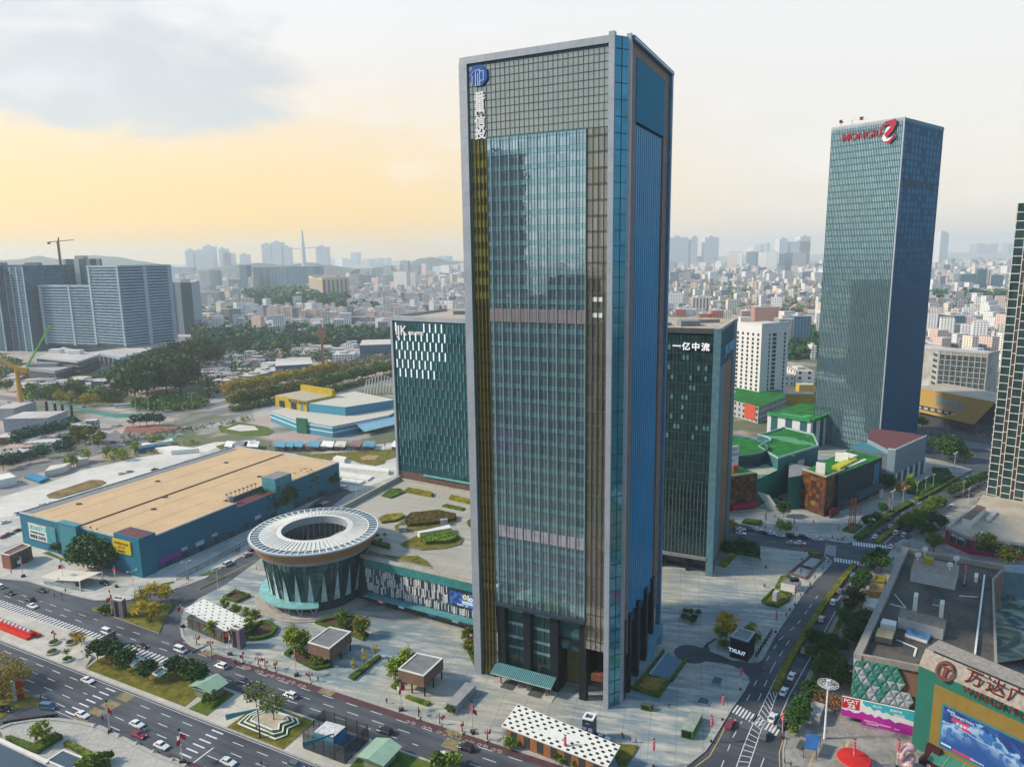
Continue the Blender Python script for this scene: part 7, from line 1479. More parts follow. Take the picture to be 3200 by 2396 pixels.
for P_,n_,H_,mm,lb_ in(([UM(0,1480),UM(900,1265),UM(1460,1140),UM(1460,1165),UM(900,1300),UM(100,1490)],420,6,[leaf_mid,leaf_yel,leaf_dark],'undergrowth below the boulevard tree rows'),([UM(60,1545),UM(800,1410),UM(1465,1240),UM(1465,1265),UM(800,1440),UM(60,1570)],380,5,[leaf_mid,leaf_dark],'undergrowth of the second boulevard row'),([UL(180,1460),UL(1000,1490),UL(1100,1430),UL(1000,1400),UL(500,1380),UL(200,1400)],260,7,[leaf_mid,leaf_dark,leaf_lime],'undergrowth beside the left ring road'),([UL(0,1290),UL(480,1320),UL(700,1290),UL(1090,1230),UL(1000,1260),UL(600,1330),UL(0,1350)],200,6,[leaf_mid,leaf_dark],'shrubs before the low offices'),([ML(0,400),ML(330,330),ML(660,200),ML(640,260),ML(400,330),ML(30,440)],160,5,[leaf_dark,lt],'shrubs under the left boulevard trees'),([UM(560,1290),UM(900,1200),UM(1440,1060),UM(1440,1100),UM(900,1240)],260,7,[leaf_mid,leaf_bare,leaf_dark],'shrub belt before the plain blue hall'),([UM(300,1090),UM(900,1080),UM(1000,1160),UM(700,1110),UM(400,1140)],200,10,[lt,leaf_dark,leaf_bare],'scattered trees among the white low houses'),([UL(1500,1050),UL(1700,930),UL(2200,1090),UL(2200,1380),UL(1800,1450)],230,9,[leaf_dark,lt,leaf_mid,leaf_bare],'scattered trees right of the huge dark cluster'),([UL(0,1110),UL(250,1180),UL(160,1280),UL(0,1300)],90,9,[leaf_dark,leaf_mid],'trees below the left-edge towers'),([ML(1000,190),ML(1500,140),ML(2200,20),ML(2200,60),ML(1600,160),ML(1100,270)],90,3,[leaf_mid,leaf_yel,leaf_dark],'verge shrubs along the boulevard'),([ML(880,370),ML(1500,270),ML(1700,230),ML(1700,260),ML(1000,400)],60,3,[leaf_mid,leaf_yel],'shrubs along the cafe strip')):wood('undergrowth',P_,n_,H_,mm,lb_,16,n_)
# ------ hedges and planted beds
def hedge(px,h,label,z=K,world=None,mt=None,ls=.16,dens=5.0,group='hedges',name='hedge',bed=None,seed=0,wallh=0.0):
 """clipped hedge body with leaves over its faces (px: outline)"""
 pts=world or[G(p,z)for p in px]; rs=random.Random(int(abs(pts[0][0])*10)+seed); mb=MB(); mb.prism(pts,z-.05,z+h-.06,0,0)
 xs=[p[0]for p in pts]; ys=[p[1]for p in pts]; A_=abs(sum(pts[i][0]*pts[(i+1)%len(pts)][1]-pts[(i+1)%len(pts)][0]*pts[i][1]for i in range(len(pts))))/2
 n=min(2600,int(A_*dens)); k=0; tries=0
 while k<n and tries<n*30:
  tries+=1; x,y=rs.uniform(min(xs),max(xs)),rs.uniform(min(ys),max(ys))
  if inpoly(x,y,pts):leafquad(mb,(x,y,z+h+rs.uniform(-.12,.1)),ls,rs,1.0); k+=1
 for a,b in zip(pts,pts[1:]+pts[:1]):
  L_=math.hypot(b[0]-a[0],b[1]-a[1])
  for q in range(min(500,int(L_*h*dens*1.6))):f=rs.random(); leafquad(mb,(a[0]+(b[0]-a[0])*f,a[1]+(b[1]-a[1])*f,z+h*rs.uniform(.1,1)),ls,rs,.2)
 ox,oy=pts[0]; mb.v=[(v[0]-ox,v[1]-oy,v[2]-z)for v in mb.v]
 o=mb.build(name,[mt or hedge_m]); o.location=(ox,oy,z); return tag(o,label,'hedge' if name=='hedge' else 'flower bed',group)
def strip(a_px,w,z=0.0):
 """outline of a strip of width w metres along a pixel line"""
 P=[G(p,z)for p in a_px]; Lf,Rt=[],[]
 for i,p in enumerate(P):
  q0,q1=P[max(0,i-1)],P[min(len(P)-1,i+1)]; d=math.hypot(q1[0]-q0[0],q1[1]-q0[1]); nx,ny=-(q1[1]-q0[1])/d*w/2,(q1[0]-q0[0])/d*w/2
  Lf.append((p[0]+nx,p[1]+ny)); Rt.append((p[0]-nx,p[1]-ny))
 return Lf+Rt[::-1]
def ringhedge(px,h,w,lab,z=K,**k):
 pts=[G(p,z)for p in px]; c=(sum(p[0]for p in pts)/len(pts),sum(p[1]for p in pts)/len(pts))
 inner=[(p[0]+(c[0]-p[0])*min(.8,w/max(.1,math.hypot(c[0]-p[0],c[1]-p[1]))),p[1]+(c[1]-p[1])*min(.8,w/max(.1,math.hypot(c[0]-p[0],c[1]-p[1]))))for p in pts]
 return hedge(None,h,lab,z,world=pts+[pts[0]]+[inner[0]]+inner[::-1],**k),inner
hedge(None,1.1,'long yellow-green hedge dividing the east road',0.0,strip([BR(1165,1005),BR(1290,740),BR(1450,470),BR(1640,180),BR(1790,-10),MR(1850,1300)],2.0),hedge_y,.2)
hedge(None,1.1,'hedge dividing the north road beyond the crossing',0.0,strip([ME(935,1105),ME(1100,975),ME(1260,860),ME(1400,790)],2.4),hedge_y,.2)
hedge(None,1.4,'dark hedge along the mosaic block side of the north road',K,strip([ME(765,1075),ME(900,975),ME(1100,830),ME(1225,765)],3.0,K),None,.25); hedge(None,1.4,'hedge along the north road before the grey-blue block',K,strip([ME(1270,740),ME(1440,655),ME(1620,550)],3.0,K),None,.25); hedge(None,2.0,'dark planting strip before the grey-blue block',K,strip([ME(1260,690),ME(1400,610),ME(1520,540),ME(1480,480)],8.0,K),leaf_dark,.4,2.5)
hedge([MM(690,1)]and[BL(50,1420),BL(95,1412),BL(205,1450),BL(290,1480),BL(480,1380),BL(545,1410),BL(330,1545),BL(200,1500)],1.3,'L-shaped clipped hedge round the young tree, south corner plaza')
hedge([BL(550,1475),BL(600,1450),BL(800,1555),BL(960,1656),BL(640,1656),BL(745,1580)],1.3,'clipped hedge beside the dark square pool')
h_,inn=ringhedge([BM(-10,205),BM(100,145),BM(230,185),BM(110,245)],1.2,1.1,'square clipped hedge round the bare tree near the drum');
slab('lawn',None,K,K+.3,soil_m,world=inn)
h_,inn=ringhedge([BM(190,545),BM(260,440),BM(330,410),BM(430,435),BM(460,475),BM(420,530),BM(330,560),BM(225,572)],1.2,1.3,'rounded clipped hedge right of the dotted white roof'); slab('lawn',None,K,K+.3,soil_m,world=inn)
h_,inn=ringhedge([BM(518,690),BM(590,630),BM(720,690),BM(920,775),BM(915,800),BM(800,825),BM(770,820)],1.0,1.6,'clipped hedge around the first brown pavilion'); slab('lawn',None,K,K+.25,soil_m,world=inn)
h_,inn=ringhedge([BM(785,420),BM(860,390),BM(1000,360),BM(1130,350),BM(1170,480),BM(1250,525),BM(1200,572),BM(1060,510),BM(930,470)],1.1,1.6,'long hedge bed before the drum'); slab('lawn',None,K,K+.3,soil_m,world=inn)
hedge([BM(1075,890),BM(1330,705),BM(1358,715),BM(1120,912)],1.0,'narrow hedge strip between the brown pavilions'); hedge([BM(1440,970),BM(1500,905),BM(1530,985),BM(1480,990)],.9,'small hedge at the corner of the second brown pavilion'); hedge([BM(1565,1065),BM(1590,1050),BM(1785,1110),BM(1755,1135)],.8,'low hedge bed before the second brown pavilion')
hedge([BM(2070,600),BM(2095,590),BM(2165,720),BM(2160,790)],.7,'planting wedge at the left corner of the tall tower')
hedge([BC(1580,985),BC(1690,870),BC(1920,920),BC(1820,1065)],1.0,'square hedge bed with dry flowers beside the tower ramp',ls=.2);
hedge([BC(1650,985),BC(1710,900),BC(1880,930),BC(1790,1030)],1.3,'dry brown flower bed inside the square hedge',mt=leaf_brn,name='flower_bed',ls=.2,dens=9)
hedge([BC(1690,870),BC(1855,655),BC(1868,665),BC(1715,872)],.9,'hedge on the left side of the tower ramp'); hedge([BC(1915,915),BC(2050,730),BC(2065,740),BC(1935,925)],.9,'hedge on the right side of the tower ramp')
h_,inn=ringhedge([BR(1045,235),BR(1145,130),BR(1310,170),BR(1290,225),BR(1190,285),BR(1080,260)],.9,1.2,'hedge ring round the little white sign on the east plaza'); slab('lawn',None,K,K+.3,grass_m,world=inn)
hedge([BR(1165,115),BR(1215,20),BR(1290,5),BR(1200,120)],.9,'hedge left of the stone bench on the east plaza'); hedge([MR(1450,1200),MR(1470,1185),MR(1590,1215),MR(1570,1232)],1.2,'hedge at the far end of the framed pools')
hedge([MR(680,1300),MR(700,1265),MR(845,1205),MR(740,1315)],1.0,'yellow flower bed along the black tower',mt=hedge_y,name='flower_bed'); hedge([MR(740,1150),MR(800,1120),MR(1030,1170),MR(1030,1235),MR(830,1200)],2.4,'dark screen hedge beside the black tower',mt=leaf_dark,ls=.3)
h_,inn=ringhedge([ME(640,1000),ME(720,940),ME(815,965),ME(740,1025)],.8,1.0,'hedge ring round the red lattice pylon'); slab('lawn',None,K,K+.3,grass_g,world=inn); hedge([MR(880,935),MR(905,905),MR(1055,920),MR(1050,960)],1.0,'planter hedge behind the parked cars')
hedge([BC(1390,1430),BC(1450,1460),BC(1640,1480),BC(1630,1500),BC(1545,1650),BC(1480,1650)],.5,'planted bed at the right end of the metro hall',mt=grass_m,ls=.1)
hedge([BL(800,285),BL(880,290),BL(960,345),BL(940,352)],.6,'low hedge at the tip of the traffic island',mt=hedge_y)
slab('lawn',[BL(790,293),BL(900,285),BL(1150,240),BL(1240,232),BL(1370,225),BL(1500,258),BL(1440,340),BL(1370,500),BL(1040,378),BL(960,350)],-.05,.3,grass_m)
hedge([BL(1390,300),BL(1400,275),BL(1500,258),BL(1450,330)],.8,'clipped hedge corner on the traffic island')
slab('lawn',[ML(400,690),ML(440,670),ML(780,560),ML(880,560),ML(915,580),ML(860,610),ML(500,715),ML(420,712)],0,.5,M('dry_grass',(.15,.115,.03),.95,var=.3,scale=.2,col2=(.26,.175,.075)),hedge_m)
slab('lawn',[MM(620,340),MM(900,330),MM(1500,290),MM(1500,360),MM(1400,390),MM(1380,420),MM(1300,438),MM(1180,420),MM(1080,385),MM(980,375),MM(900,395)],0,.35,grass_m)
slab('path',[MM(1170,370),MM(1240,345),MM(1340,350),MM(1300,385),MM(1200,388)],.3,.38,M('bare_earth',(.34,.22,.13),.95,var=.2)); slab('lawn',[ML(365,1190),ML(420,1175),ML(560,1245),ML(540,1255)],K,.35,grass_g); slab('lawn',[ML(1250,1510),ML(1400,1450),ML(1500,1432),ML(1500,1440),ML(1400,1480),ML(1290,1510)],K,.35,grass_g); slab('lawn',[ML(1710,1390),ML(1860,1320),ML(1935,1300),ML(1800,1380)],0,.35,grass_g); slab('lawn',[ML(1700,1495),ML(1930,1385),ML(1950,1390),ML(1720,1498)],0,.35,grass_g); slab('lawn',[ML(1860,270),ML(1960,240),ML(2040,250),ML(1900,300)],0,.4,grass_m)
ZR=17.75
def rbed(px,h,lab,mt=None,**k):return hedge(px,h,lab,ZR,mt=mt,group='roof garden beds',**k)
slab('lawn',[MM(1470,960),MM(1540,910),MM(1700,850),MM(1900,850),MM(2010,890),MM(2000,920),MM(1800,970),MM(1550,1000),MM(1480,990)],ZR,ZR+.35,grass_m); rbed([MM(1560,920),MM(1620,870),MM(1850,850),MM(2000,880),MM(1990,920),MM(1750,960),MM(1590,970)],1.8,'tall reddish grass bed on the podium roof',leafmat('reed',(.1,.085,.02),(.2,.15,.04)),ls=.28)
slab('lawn',[MM(1520,1110),MM(1660,1040),MM(1960,1010),MM(2060,1070),MM(2040,1110),MM(1900,1145),MM(1700,1160),MM(1560,1135)],ZR,ZR+.35,grass_m); rbed([MM(1690,1090),MM(1720,1040),MM(1960,1020),MM(2020,1070),MM(1960,1110),MM(1740,1125)],1.8,'green grass bed on the podium roof before the white shelter',leaf_mid,ls=.28)
rbed([MM(1335,900),MM(1400,870),MM(1530,858),MM(1565,880),MM(1480,920),MM(1360,935)],.9,'curved hedge at the left of the roof garden',hedge_y); rbed([MM(1265,1110),MM(1290,1090),MM(1435,1130),MM(1430,1158)],1.0,'clipped hedge by the ring roof on the podium'); slab('lawn',[MM(1250,1165),MM(1340,1195),MM(1500,1220),MM(1670,1210),MM(1740,1250),MM(1790,1312),MM(1560,1260),MM(1260,1190)],ZR,ZR+.4,grass_m)
rbed([MM(1360,700),MM(1440,640),MM(1520,640),MM(1560,670),MM(1440,720)],.6,'green bed at the far wall of the roof garden',grass_g); rbed([MM(1560,665),MM(1590,640),MM(1800,680),MM(1790,710)],1.1,'hedge along the foot of the light-bar tower',hedge_y); rbed([MM(1940,730),MM(1960,705),MM(2120,740),MM(2120,770)],1.1,'hedge at the right of the light-bar tower foot',hedge_y); rbed([MM(1880,790),MM(1920,775),MM(2080,810),MM(2050,828)],.6,'small tapered bed in the roof garden'); rbed([MM(2095,930),MM(2130,905),MM(2140,980),MM(2110,960)],.8,'bed at the tower edge of the roof garden')
# ------ vehicles
tyre=M('tyre',(.012,.012,.013),.85); rimm=M('rim',(.35,.36,.38),.35,.7); glassc=GL('car_glass',(.2,.27,.33),(.008,.012,.018),.3,.05,var=0.0)
lampw=M('headlamp',(.75,.76,.78),.2); lampr=M('tail_lamp',(.35,.01,.01),.3)
paint={}
for n_,c_ in(('white',(.72,.73,.75)),('black',(.012,.013,.016)),('navy',(.015,.03,.085)),('blue',(.05,.14,.28)),('red',(.26,.012,.03)),('grey',(.1,.12,.14)),('silver',(.4,.43,.46))):paint[n_]=M('paint_'+n_,c_,.25,.1,var=.02,spec=.6)
CARP={}
def carproto(kind,col):
 if(kind,col)in CARP:return CARP[kind,col]
 L,Wd,H=dict(sedan=(4.7,1.82,1.46),suv=(4.6,1.9,1.72),van=(4.9,1.9,1.95))[kind]; p=paint[col]
 t=bpy.data.objects.new('car',None); COL.objects.link(t); t['category']='car'; a,w=L/2,Wd/2
 bl=.92 if kind!='van' else 1.0
 prof=[(-a,.38),(-a+.06,.72),(-a+.15,bl-.02),(-a+.8,bl+.04),(a-1.35,bl+.02),(a-.3,bl-.18),(a-.03,.66),(a,.4),(a-.2,.24),(-a+.2,.24)]
 ws=[(y,k)for y,k in((-w,.94),(-w*.93,1.0),(w*.93,1.0),(w,.94))]
 mb=MB(); S=[[(x*(k if abs(x)>a-.4 else 1),y,z if k==1 else(.3+(z-.3)*.9))for x,z in prof]for y,k in ws]
 for A,B in zip(S,S[1:]):
  for i in range(len(prof)):j=(i+1)%len(prof); mb.face([A[i],A[j],B[j],B[i]][::-1])
 mb.face(S[0]); mb.face(S[-1][::-1]); mb.build('body',[p],t,True)
 f0,f1,r0,r1=dict(sedan=(a-1.45,a-2.15,-a+1.35,-a+.55),suv=(a-1.25,a-1.9,-a+.5,-a+.12),van=(a-.75,a-1.5,-a+.25,-a+.08))[kind]
 q=w*.9; u_=w*.74; mb=MB(); zt=H-.06; zb=bl
 lo=[(f0,-q),(f0,q),(r1,q),(r1,-q)]; hi=[(f1,-u_),(f1,u_),(r0,u_),(r0,-u_)]
 for i in range(4):j=(i+1)%4; mb.face([(*lo[i],zb),(*lo[j],zb),(*hi[j],zt),(*hi[i],zt)])
 mb.build('windows',[glassc],t)
 mb=MB(); mb.prism([(f1+.05,-u_-.02),(f1+.05,u_+.02),(r0-.05,u_+.02),(r0-.05,-u_-.02)],zt-.02,H,0)
 for s in(-1,1):mb.bar((f0,s*q,zb),(f1,s*u_,zt),.08,.08); mb.bar((r1,s*q,zb),(r0,s*u_,zt),.12,.1); mb.bar(((f0+r1)/2,s*q*.99,zb),((f1+r0)/2,s*u_*1.01,zt),.08,.06)
 mb.build('roof',[p],t)
 for sx in(a-.85,-a+.85):
  for s in(-1,1):
   mb=MB(); mb.tube([(sx,s*(w-.22),.33),(sx,s*(w+.01),.33)],.33,12); o=mb.build('wheel',[tyre],t)
   mb=MB(); mb.tube([(sx,s*(w-.02),.33),(sx,s*(w+.025),.33)],.2,8); mb.build('rim',[rimm],o)
 for s in(-1,1):
  mb=MB(); mb.box(a-.2,a+.01,s*.68-.2,s*.68+.2,.58,.74); mb.build('headlight',[lampw],t); mb=MB(); mb.box(-a-.01,-a+.12,s*.7-.16,s*.7+.16,.66,.84); mb.build('tail_light',[lampr],t)
 t['used']=0; CARP[kind,col]=t; return t
DM,DE=math.atan2(E1[1],E1[0]),R(55)
def hdg(p,q):a,b=G(p),G(q); return math.atan2(b[1]-a[1],b[0]-a[0])
def car(px,kind,col,ang,lab,grp,z=0.0):
 o=carproto(kind,col); x,y=G(px,z+.4)
 if not o['used']:o['used']=1; o.location=(x,y,z); o.rotation_euler=(0,0,ang); r=o; THINGS.append(o)
 else:r=dup(o,(x,y,z),ang)
 r['label']='%s %s %s'%(col,dict(sedan='sedan',suv='hatchback',van='people carrier')[kind],lab); r['group']=grp; return r
MU,ML_='driving in the north carriageway of the main road','driving in the south carriageway of the main road'
for p,k,c in((BL(280,270),'sedan','white'),(BL(360,135),'sedan','black'),(BL(85,157),'sedan','black'),(BL(255,211),'suv','black'),(BL(-5,102),'suv','white'),(BL(925,494),'van','white'),(BL(1222,612),'sedan','black'),(BL(1557,648),'van','white'),(BL(1908,787),'suv','white'),(BL(2108,921),'sedan','navy'),(BM(570,1040),'suv','white'),(BM(1390,1347),'suv','black'),(BM(2086,1490),'suv','black'),(BM(1910,1566),'sedan','white')):car(p,k,c,DM+math.pi*(k=='suv'),MU,'cars on the main road')
for p,k,c in((BL(755,910),'sedan','white'),(BL(415,1142),'van','blue'),(BL(712,1207),'sedan','white'),(BL(1180,1288),'sedan','white'),(BL(1197,1379),'sedan','red'),(BL(1393,1472),'sedan','white'),(BL(1968,1613),'sedan','white'),(BL(32,1163),'sedan','black'),(BM(620,1652),'suv','grey')):car(p,k,c,DM+(.3 if p[1]>2200 and p[0]<200 else 0),ML_,'cars on the main road')
car(BC(1325,1405),'sedan','white',DM,'parked behind the dotted roof of the metro hall','parked cars',K); car(ML(905,1450),'sedan','black',DM,'parked under the white tent roof','parked cars',K)
for p,k,c in((BR(778,1287),'sedan','red'),(BR(1143,1232),'sedan','white'),(BR(1075,1382),'suv','grey'),(BR(1225,1287),'suv','black'),(BR(1240,1006),'sedan','white'),(BR(1307,873),'sedan','white'),(BR(1417,656),'suv','grey'),(BR(1485,526),'suv','red'),(BR(1565,382),'suv','silver'),(BR(1668,236),'suv','white'),(BR(1725,141),'suv','grey'),(MR(1840,1387),'suv','blue')):car(p,k,c,hdg(BR(1310,875),BR(1490,526)),'driving on the east road beside its hedge','cars on the east road')
sa=hdg(MR(1060,1015),MR(1530,1072))
for i,(x,y,k,c)in enumerate(((870,1022,'sedan','white'),(872,986,'sedan','white'),(915,976,'sedan','black'),(955,988,'sedan','navy'),(1013,990,'sedan','white'),(1075,1017,'sedan','black'),(1130,1022,'sedan','white'),(1215,1040,'sedan','white'),(1300,1046,'suv','black'),(1410,1057,'suv','navy'),(1530,1073,'sedan','white'))):car(MR(x,y),k,c,sa+.12*(i%3),'parked in the kerbside row before the mosaic block plaza','parked row of cars')
for x,y,k,c in((1310,1106,'sedan','silver'),(1383,1106,'sedan','white')):car(MR(x,y),k,c,sa,'waiting in the cross street by the screen fence','cars in the cross street')
for x,y,k,c in((925,1051,'sedan','white'),(980,1016,'suv','navy'),(1060,963,'sedan','white'),(1018,978,'sedan','black'),(1040,897,'suv','black'),(1175,1037,'suv','white'),(1105,1017,'suv','white'),(1210,1052,'suv','grey'),(1060,1137,'sedan','white'),(995,1242,'suv','silver'),(1500,766,'suv','white'),(1585,791,'suv','white'),(1560,552,'sedan','navy'),(1740,696,'suv','black')):car(ME(x,y),k,c,hdg(ME(925,1050),ME(1040,955)),'on the north road beyond the crossing','cars on the north road')
for x,y,k,c in((1690,266,'suv','white'),(1490,287,'suv','white'),(1630,256,'sedan','white'),(1905,302,'sedan','white'),(880,877,'sedan','black')):car(ME(x,y),k,c,.2,'on the street before the yellow mall','cars by the yellow mall')
for x,y,k,c in((2130,1207,'sedan','silver'),(1970,1286,'van','white'),(2178,1157,'sedan','red')):car(ML(x,y),k,c,hdg(ML(1970,1286),ML(2130,1207)),'in the street between warehouse and drum','cars in the side street')
for x,y,k,c in((870,758,'sedan','white'),(805,780,'sedan','black'),(345,906,'suv','white'),(280,945,'sedan','silver'),(1050,630,'van','white')):car(MM(x,y),k,c,1.1,'at the far end of the street beside the warehouse','cars in the side street')
for x,y,k,c in((40,1050,'sedan','red'),(78,1030,'sedan','black'),(160,996,'sedan','black'),(45,926,'sedan','white'),(380,777,'suv','white'),(455,756,'sedan','white'),(172,850,'van','white'),(1045,507,'sedan','white'),(1115,490,'sedan','silver'),(1335,472,'sedan','black')):car(ML(x,y),k,c,R(63),'on the pale lot behind the warehouse','cars on the pale lot',.08)
for x,y,k,c in((1070,237,'sedan','silver'),(1175,211,'sedan','grey'),(1250,205,'van','white'),(980,235,'sedan','red'),(1612,121,'van','white'),(1742,96,'sedan','white'),(1550,176,'sedan','white'),(890,152,'sedan','white'),(860,140,'sedan','white'),(905,165,'suv','white'),(985,96,'sedan','white'),(1035,95,'sedan','silver'),(870,321,'sedan','white'),(455,213,'sedan','white'),(520,235,'sedan','silver')):car(ML(x,y),k,c,.3,'on the left boulevard behind the pale lot','cars on the boulevard')
for x,y,k,c in((600,1505,'sedan','blue'),(725,1523,'sedan','navy'),(80,1485,'sedan','black')):car(UL(x,y),k,c,-.2,'parked under the ring road trees','cars on the boulevard')
def T0(name,label,cat,px,grp=None,z=K,rz=0.0):x,y=G(px,z); return thing(name,label,cat,(x,y,z),rz,grp)
bus=T0('bus','white bus on the ring road beside the huge dark trees','bus',UL(1060,1525),None,.02,.25)
mb=MB(); mb.box(-7,7,-1.3,1.3,.5,3.3,0); mb.build('body',[paint['white']],bus); mb=MB(); mb.box(-6.6,6.8,-1.33,1.33,1.5,2.6,0); mb.build('window_band',[glassc],bus)
for sx in(-4.4,4.6):mb=MB(); mb.tube([(sx,-1.32,.5),(sx,1.32,.5)],.5,10); mb.build('wheel',[tyre],bus)
# ------ people
def skinned(name,V,Ed,rad,mt,par):
 me=bpy.data.meshes.new(name); me.from_pydata(V,Ed,[]); o=bpy.data.objects.new(name,me); COL.objects.link(o)
 mo=o.modifiers.new('s','SKIN');
 for i,r in enumerate(rad):me.skin_vertices[0].data[i].radius=(r,r)
 me.skin_vertices[0].data[0].use_root=True; o.modifiers.new('b','SUBSURF').levels=1
 dg=bpy.context.evaluated_depsgraph_get(); dg.update(); m2=bpy.data.meshes.new_from_object(o.evaluated_get(dg)); bpy.data.objects.remove(o)
 m2.materials.clear(); m2.materials.append(mt); m2.name=name; o=bpy.data.objects.new(name,m2); COL.objects.link(o); o.parent=par; return o
skin_m=M('skin',(.42,.26,.18),.6)
PP=[]
def person_proto(step,jacket,trous,hair):
 t=bpy.data.objects.new('person',None); COL.objects.link(t); t['category']='person'; s=step
 V=[(0,0,.95),(0,0,1.15),(0,0,1.38),(0,0,1.5),(0,.01,1.62),(0,.01,1.72),(-.2,0,1.4),(-.27,-s*.4,1.13),(-.26,s*.1+.06,.9),(-.26,s*.1+.1,.8),(.2,0,1.4),(.27,s*.4,1.13),(.26,-s*.1+.06,.9),(.26,-s*.1+.1,.8),(-.1,0,.88),(-.1,s*.6,.48),(-.1,s*.75,.08),(-.1,s*.75+.14,.04),(.1,0,.88),(.1,-s*.5,.48),(.1,-s,.1),(.1,-s+.14,.05)]
 Ed=[(0,1),(1,2),(2,3),(3,4),(4,5),(2,6),(6,7),(7,8),(8,9),(2,10),(10,11),(11,12),(12,13),(0,14),(14,15),(15,16),(16,17),(0,18),(18,19),(19,20),(20,21)]
 skinned('body',V,Ed,[.14,.13,.14,.055,.095,.07,.06,.045,.035,.03,.06,.045,.035,.03,.09,.06,.045,.035,.09,.06,.045,.035],skin_m,t)
 skinned('jacket',[V[i]for i in(0,1,2,6,7,8,10,11,12)],[(0,1),(1,2),(2,3),(3,4),(4,5),(2,6),(6,7),(7,8)],[.16,.15,.16,.085,.065,.05,.085,.065,.05],jacket,t)
 skinned('trousers',[V[i]for i in(0,14,15,16,18,19,20)],[(0,1),(1,2),(2,3),(0,4),(4,5),(5,6)],[.15,.105,.08,.065,.105,.08,.065],trous,t)
 mb=MB(); mb.lathe([(0.0,1.78),(.08,1.76),(.108,1.7),(.112,1.63),(.09,1.58)],10,0); mb.build('hair',[hair],t,True); t['used']=0; return t
hair_m=M('hair',(.012,.01,.009),.6)
for st,jc,tr,nm in((.18,M('cloth_black',(.02,.022,.028),.9),M('cloth_navy',(.02,.025,.045),.9),'in dark clothes'),(0.0,M('cloth_grey',(.12,.13,.15),.9),M('cloth_black2',(.018,.018,.02),.9),'in a grey jacket'),(.2,M('cloth_blue',(.04,.09,.2),.9),_MC['cloth_black2'],'in a blue jacket'),(.05,M('cloth_orange',(.5,.13,.03),.9),_MC['cloth_navy'],'in an orange vest'),(.15,M('cloth_red',(.42,.03,.04),.9),_MC['cloth_black2'],'in a red jacket')):o=person_proto(st,jc,tr,hair_m); PP.append((o,nm))
def person(k,px,lab,z=K):
 o,nm=PP[k]; x,y=G(px,z); s=rnd.uniform(.96,1.05)
 if not o['used']:o['used']=1; o.location=(x,y,z); r=o; THINGS.append(o); o.rotation_euler=(0,0,rnd.uniform(0,6))
 else:r=dup(o,(x,y,z),rnd.uniform(0,6),s)
 r['label']='person %s %s'%(nm,lab); r['group']='people'
for px_,k,lab,z in((BL(472,187),0,'crossing the main road',0),(BL(533,180),1,'crossing the main road',0),(BL(566,150),0,'at the kerb before the tent',K),(BL(540,222),1,'crossing the main road',0),(BL(352,1076),0,'on the south lawn corner',K),(BL(12,1400),2,'at the left edge of the corner plaza',K),(BL(888,1258),0,'standing on the tan road pad',0),(BL(2030,765),0,'walking in the maroon cycle lane',0),(BL(2040,768),1,'walking in the maroon cycle lane',0),(BM(98,765),0,'stepping off the plaza kerb',0),(BM(812,915),4,'on the plaza edge by the dead trunks',K),(BM(1404,1108),0,'by the flag pole on the plaza edge',K),(BM(1468,908),1,'beside the second brown pavilion',K),(BM(322,1645),0,'crossing the south carriageway',0),(BM(280,1335),1,'near the drum steps',K),(MM(280,1335),1,'by the drum on the side street',K),(BC(1502,1400),3,'near the metro hall bed',K),(BC(1515,1412),1,'near the metro hall bed',K),(BC(1570,1440),0,'near the metro hall bed',K),(BC(1620,1445),0,'near the metro hall bed',K),(BC(1905,1148),0,'with a bicycle before the tower ramp',K),(BC(872,1020),0,'at the tower entrance',K+.2),(BC(690,935),1,'at the tower entrance',K+.2),(BR(677,400),0,'on the open east plaza',K),(BR(1068,105),0,'on the open east plaza',K),(BR(1078,108),1,'on the open east plaza',K),(BR(1262,360),0,'on the east plaza kerb',K),(BR(1292,315),0,'on the east plaza kerb',K),(BR(1385,188),0,'on the east plaza kerb',K),(BR(1470,92),1,'on the east plaza kerb',K),(BR(1462,98),0,'on the east plaza kerb',K),(BR(1405,150),1,'on the east plaza kerb',K),(BR(1225,1415),4,'at the zebra crossing corner',K),(BR(1245,1620),0,'on the mall side pavement',K),(BR(1300,1650),1,'on the mall side pavement',K),(BR(1590,1405),0,'under the white mast',K),(BR(1905,1610),0,'beside the red umbrella',K),(BR(1950,1640),2,'beside the red umbrella',K),(MR(1035,1262),0,'on the plaza by the black tower',K),(MR(1080,1325),1,'on the plaza by the black tower',K),(MR(1090,1330),0,'on the plaza by the black tower',K),(MR(1495,935),0,'on the mosaic block plaza',K),(MR(1158,885),0,'near the round dark tree',K),(MR(1165,888),1,'near the round dark tree',K),(MR(1090,915),0,'by the parked cars',K),(MR(1350,990),0,'by the parked cars',K),(MR(1555,1060),1,'at the crossing corner',K),(MR(1658,1070),0,'at the crossing corner',K),(MR(1740,1085),0,'at the crossing corner',K),(MR(1748,1088),1,'at the crossing corner',K),(MR(1765,1070),4,'at the crossing corner',K),(MR(1625,1285),0,'beside the framed pools',K),(MR(1632,1270),1,'beside the framed pools',K),(MR(1575,1340),0,'beside the framed pools',K),(MR(1508,1410),0,'beside the framed pools',K),(ML(2045,1185),0,'along the flower fence',K),(ML(2065,1180),1,'along the flower fence',K),(ML(1612,1420),0,'along the flower fence',K),(ML(1625,1425),1,'along the flower fence',K),(ML(98,1370),0,'by the brick pavilion',K),(MM(110,1180),0,'on the warehouse pavement',K),(MM(130,1170),1,'on the warehouse pavement',K)):person(k,px_,lab,z)
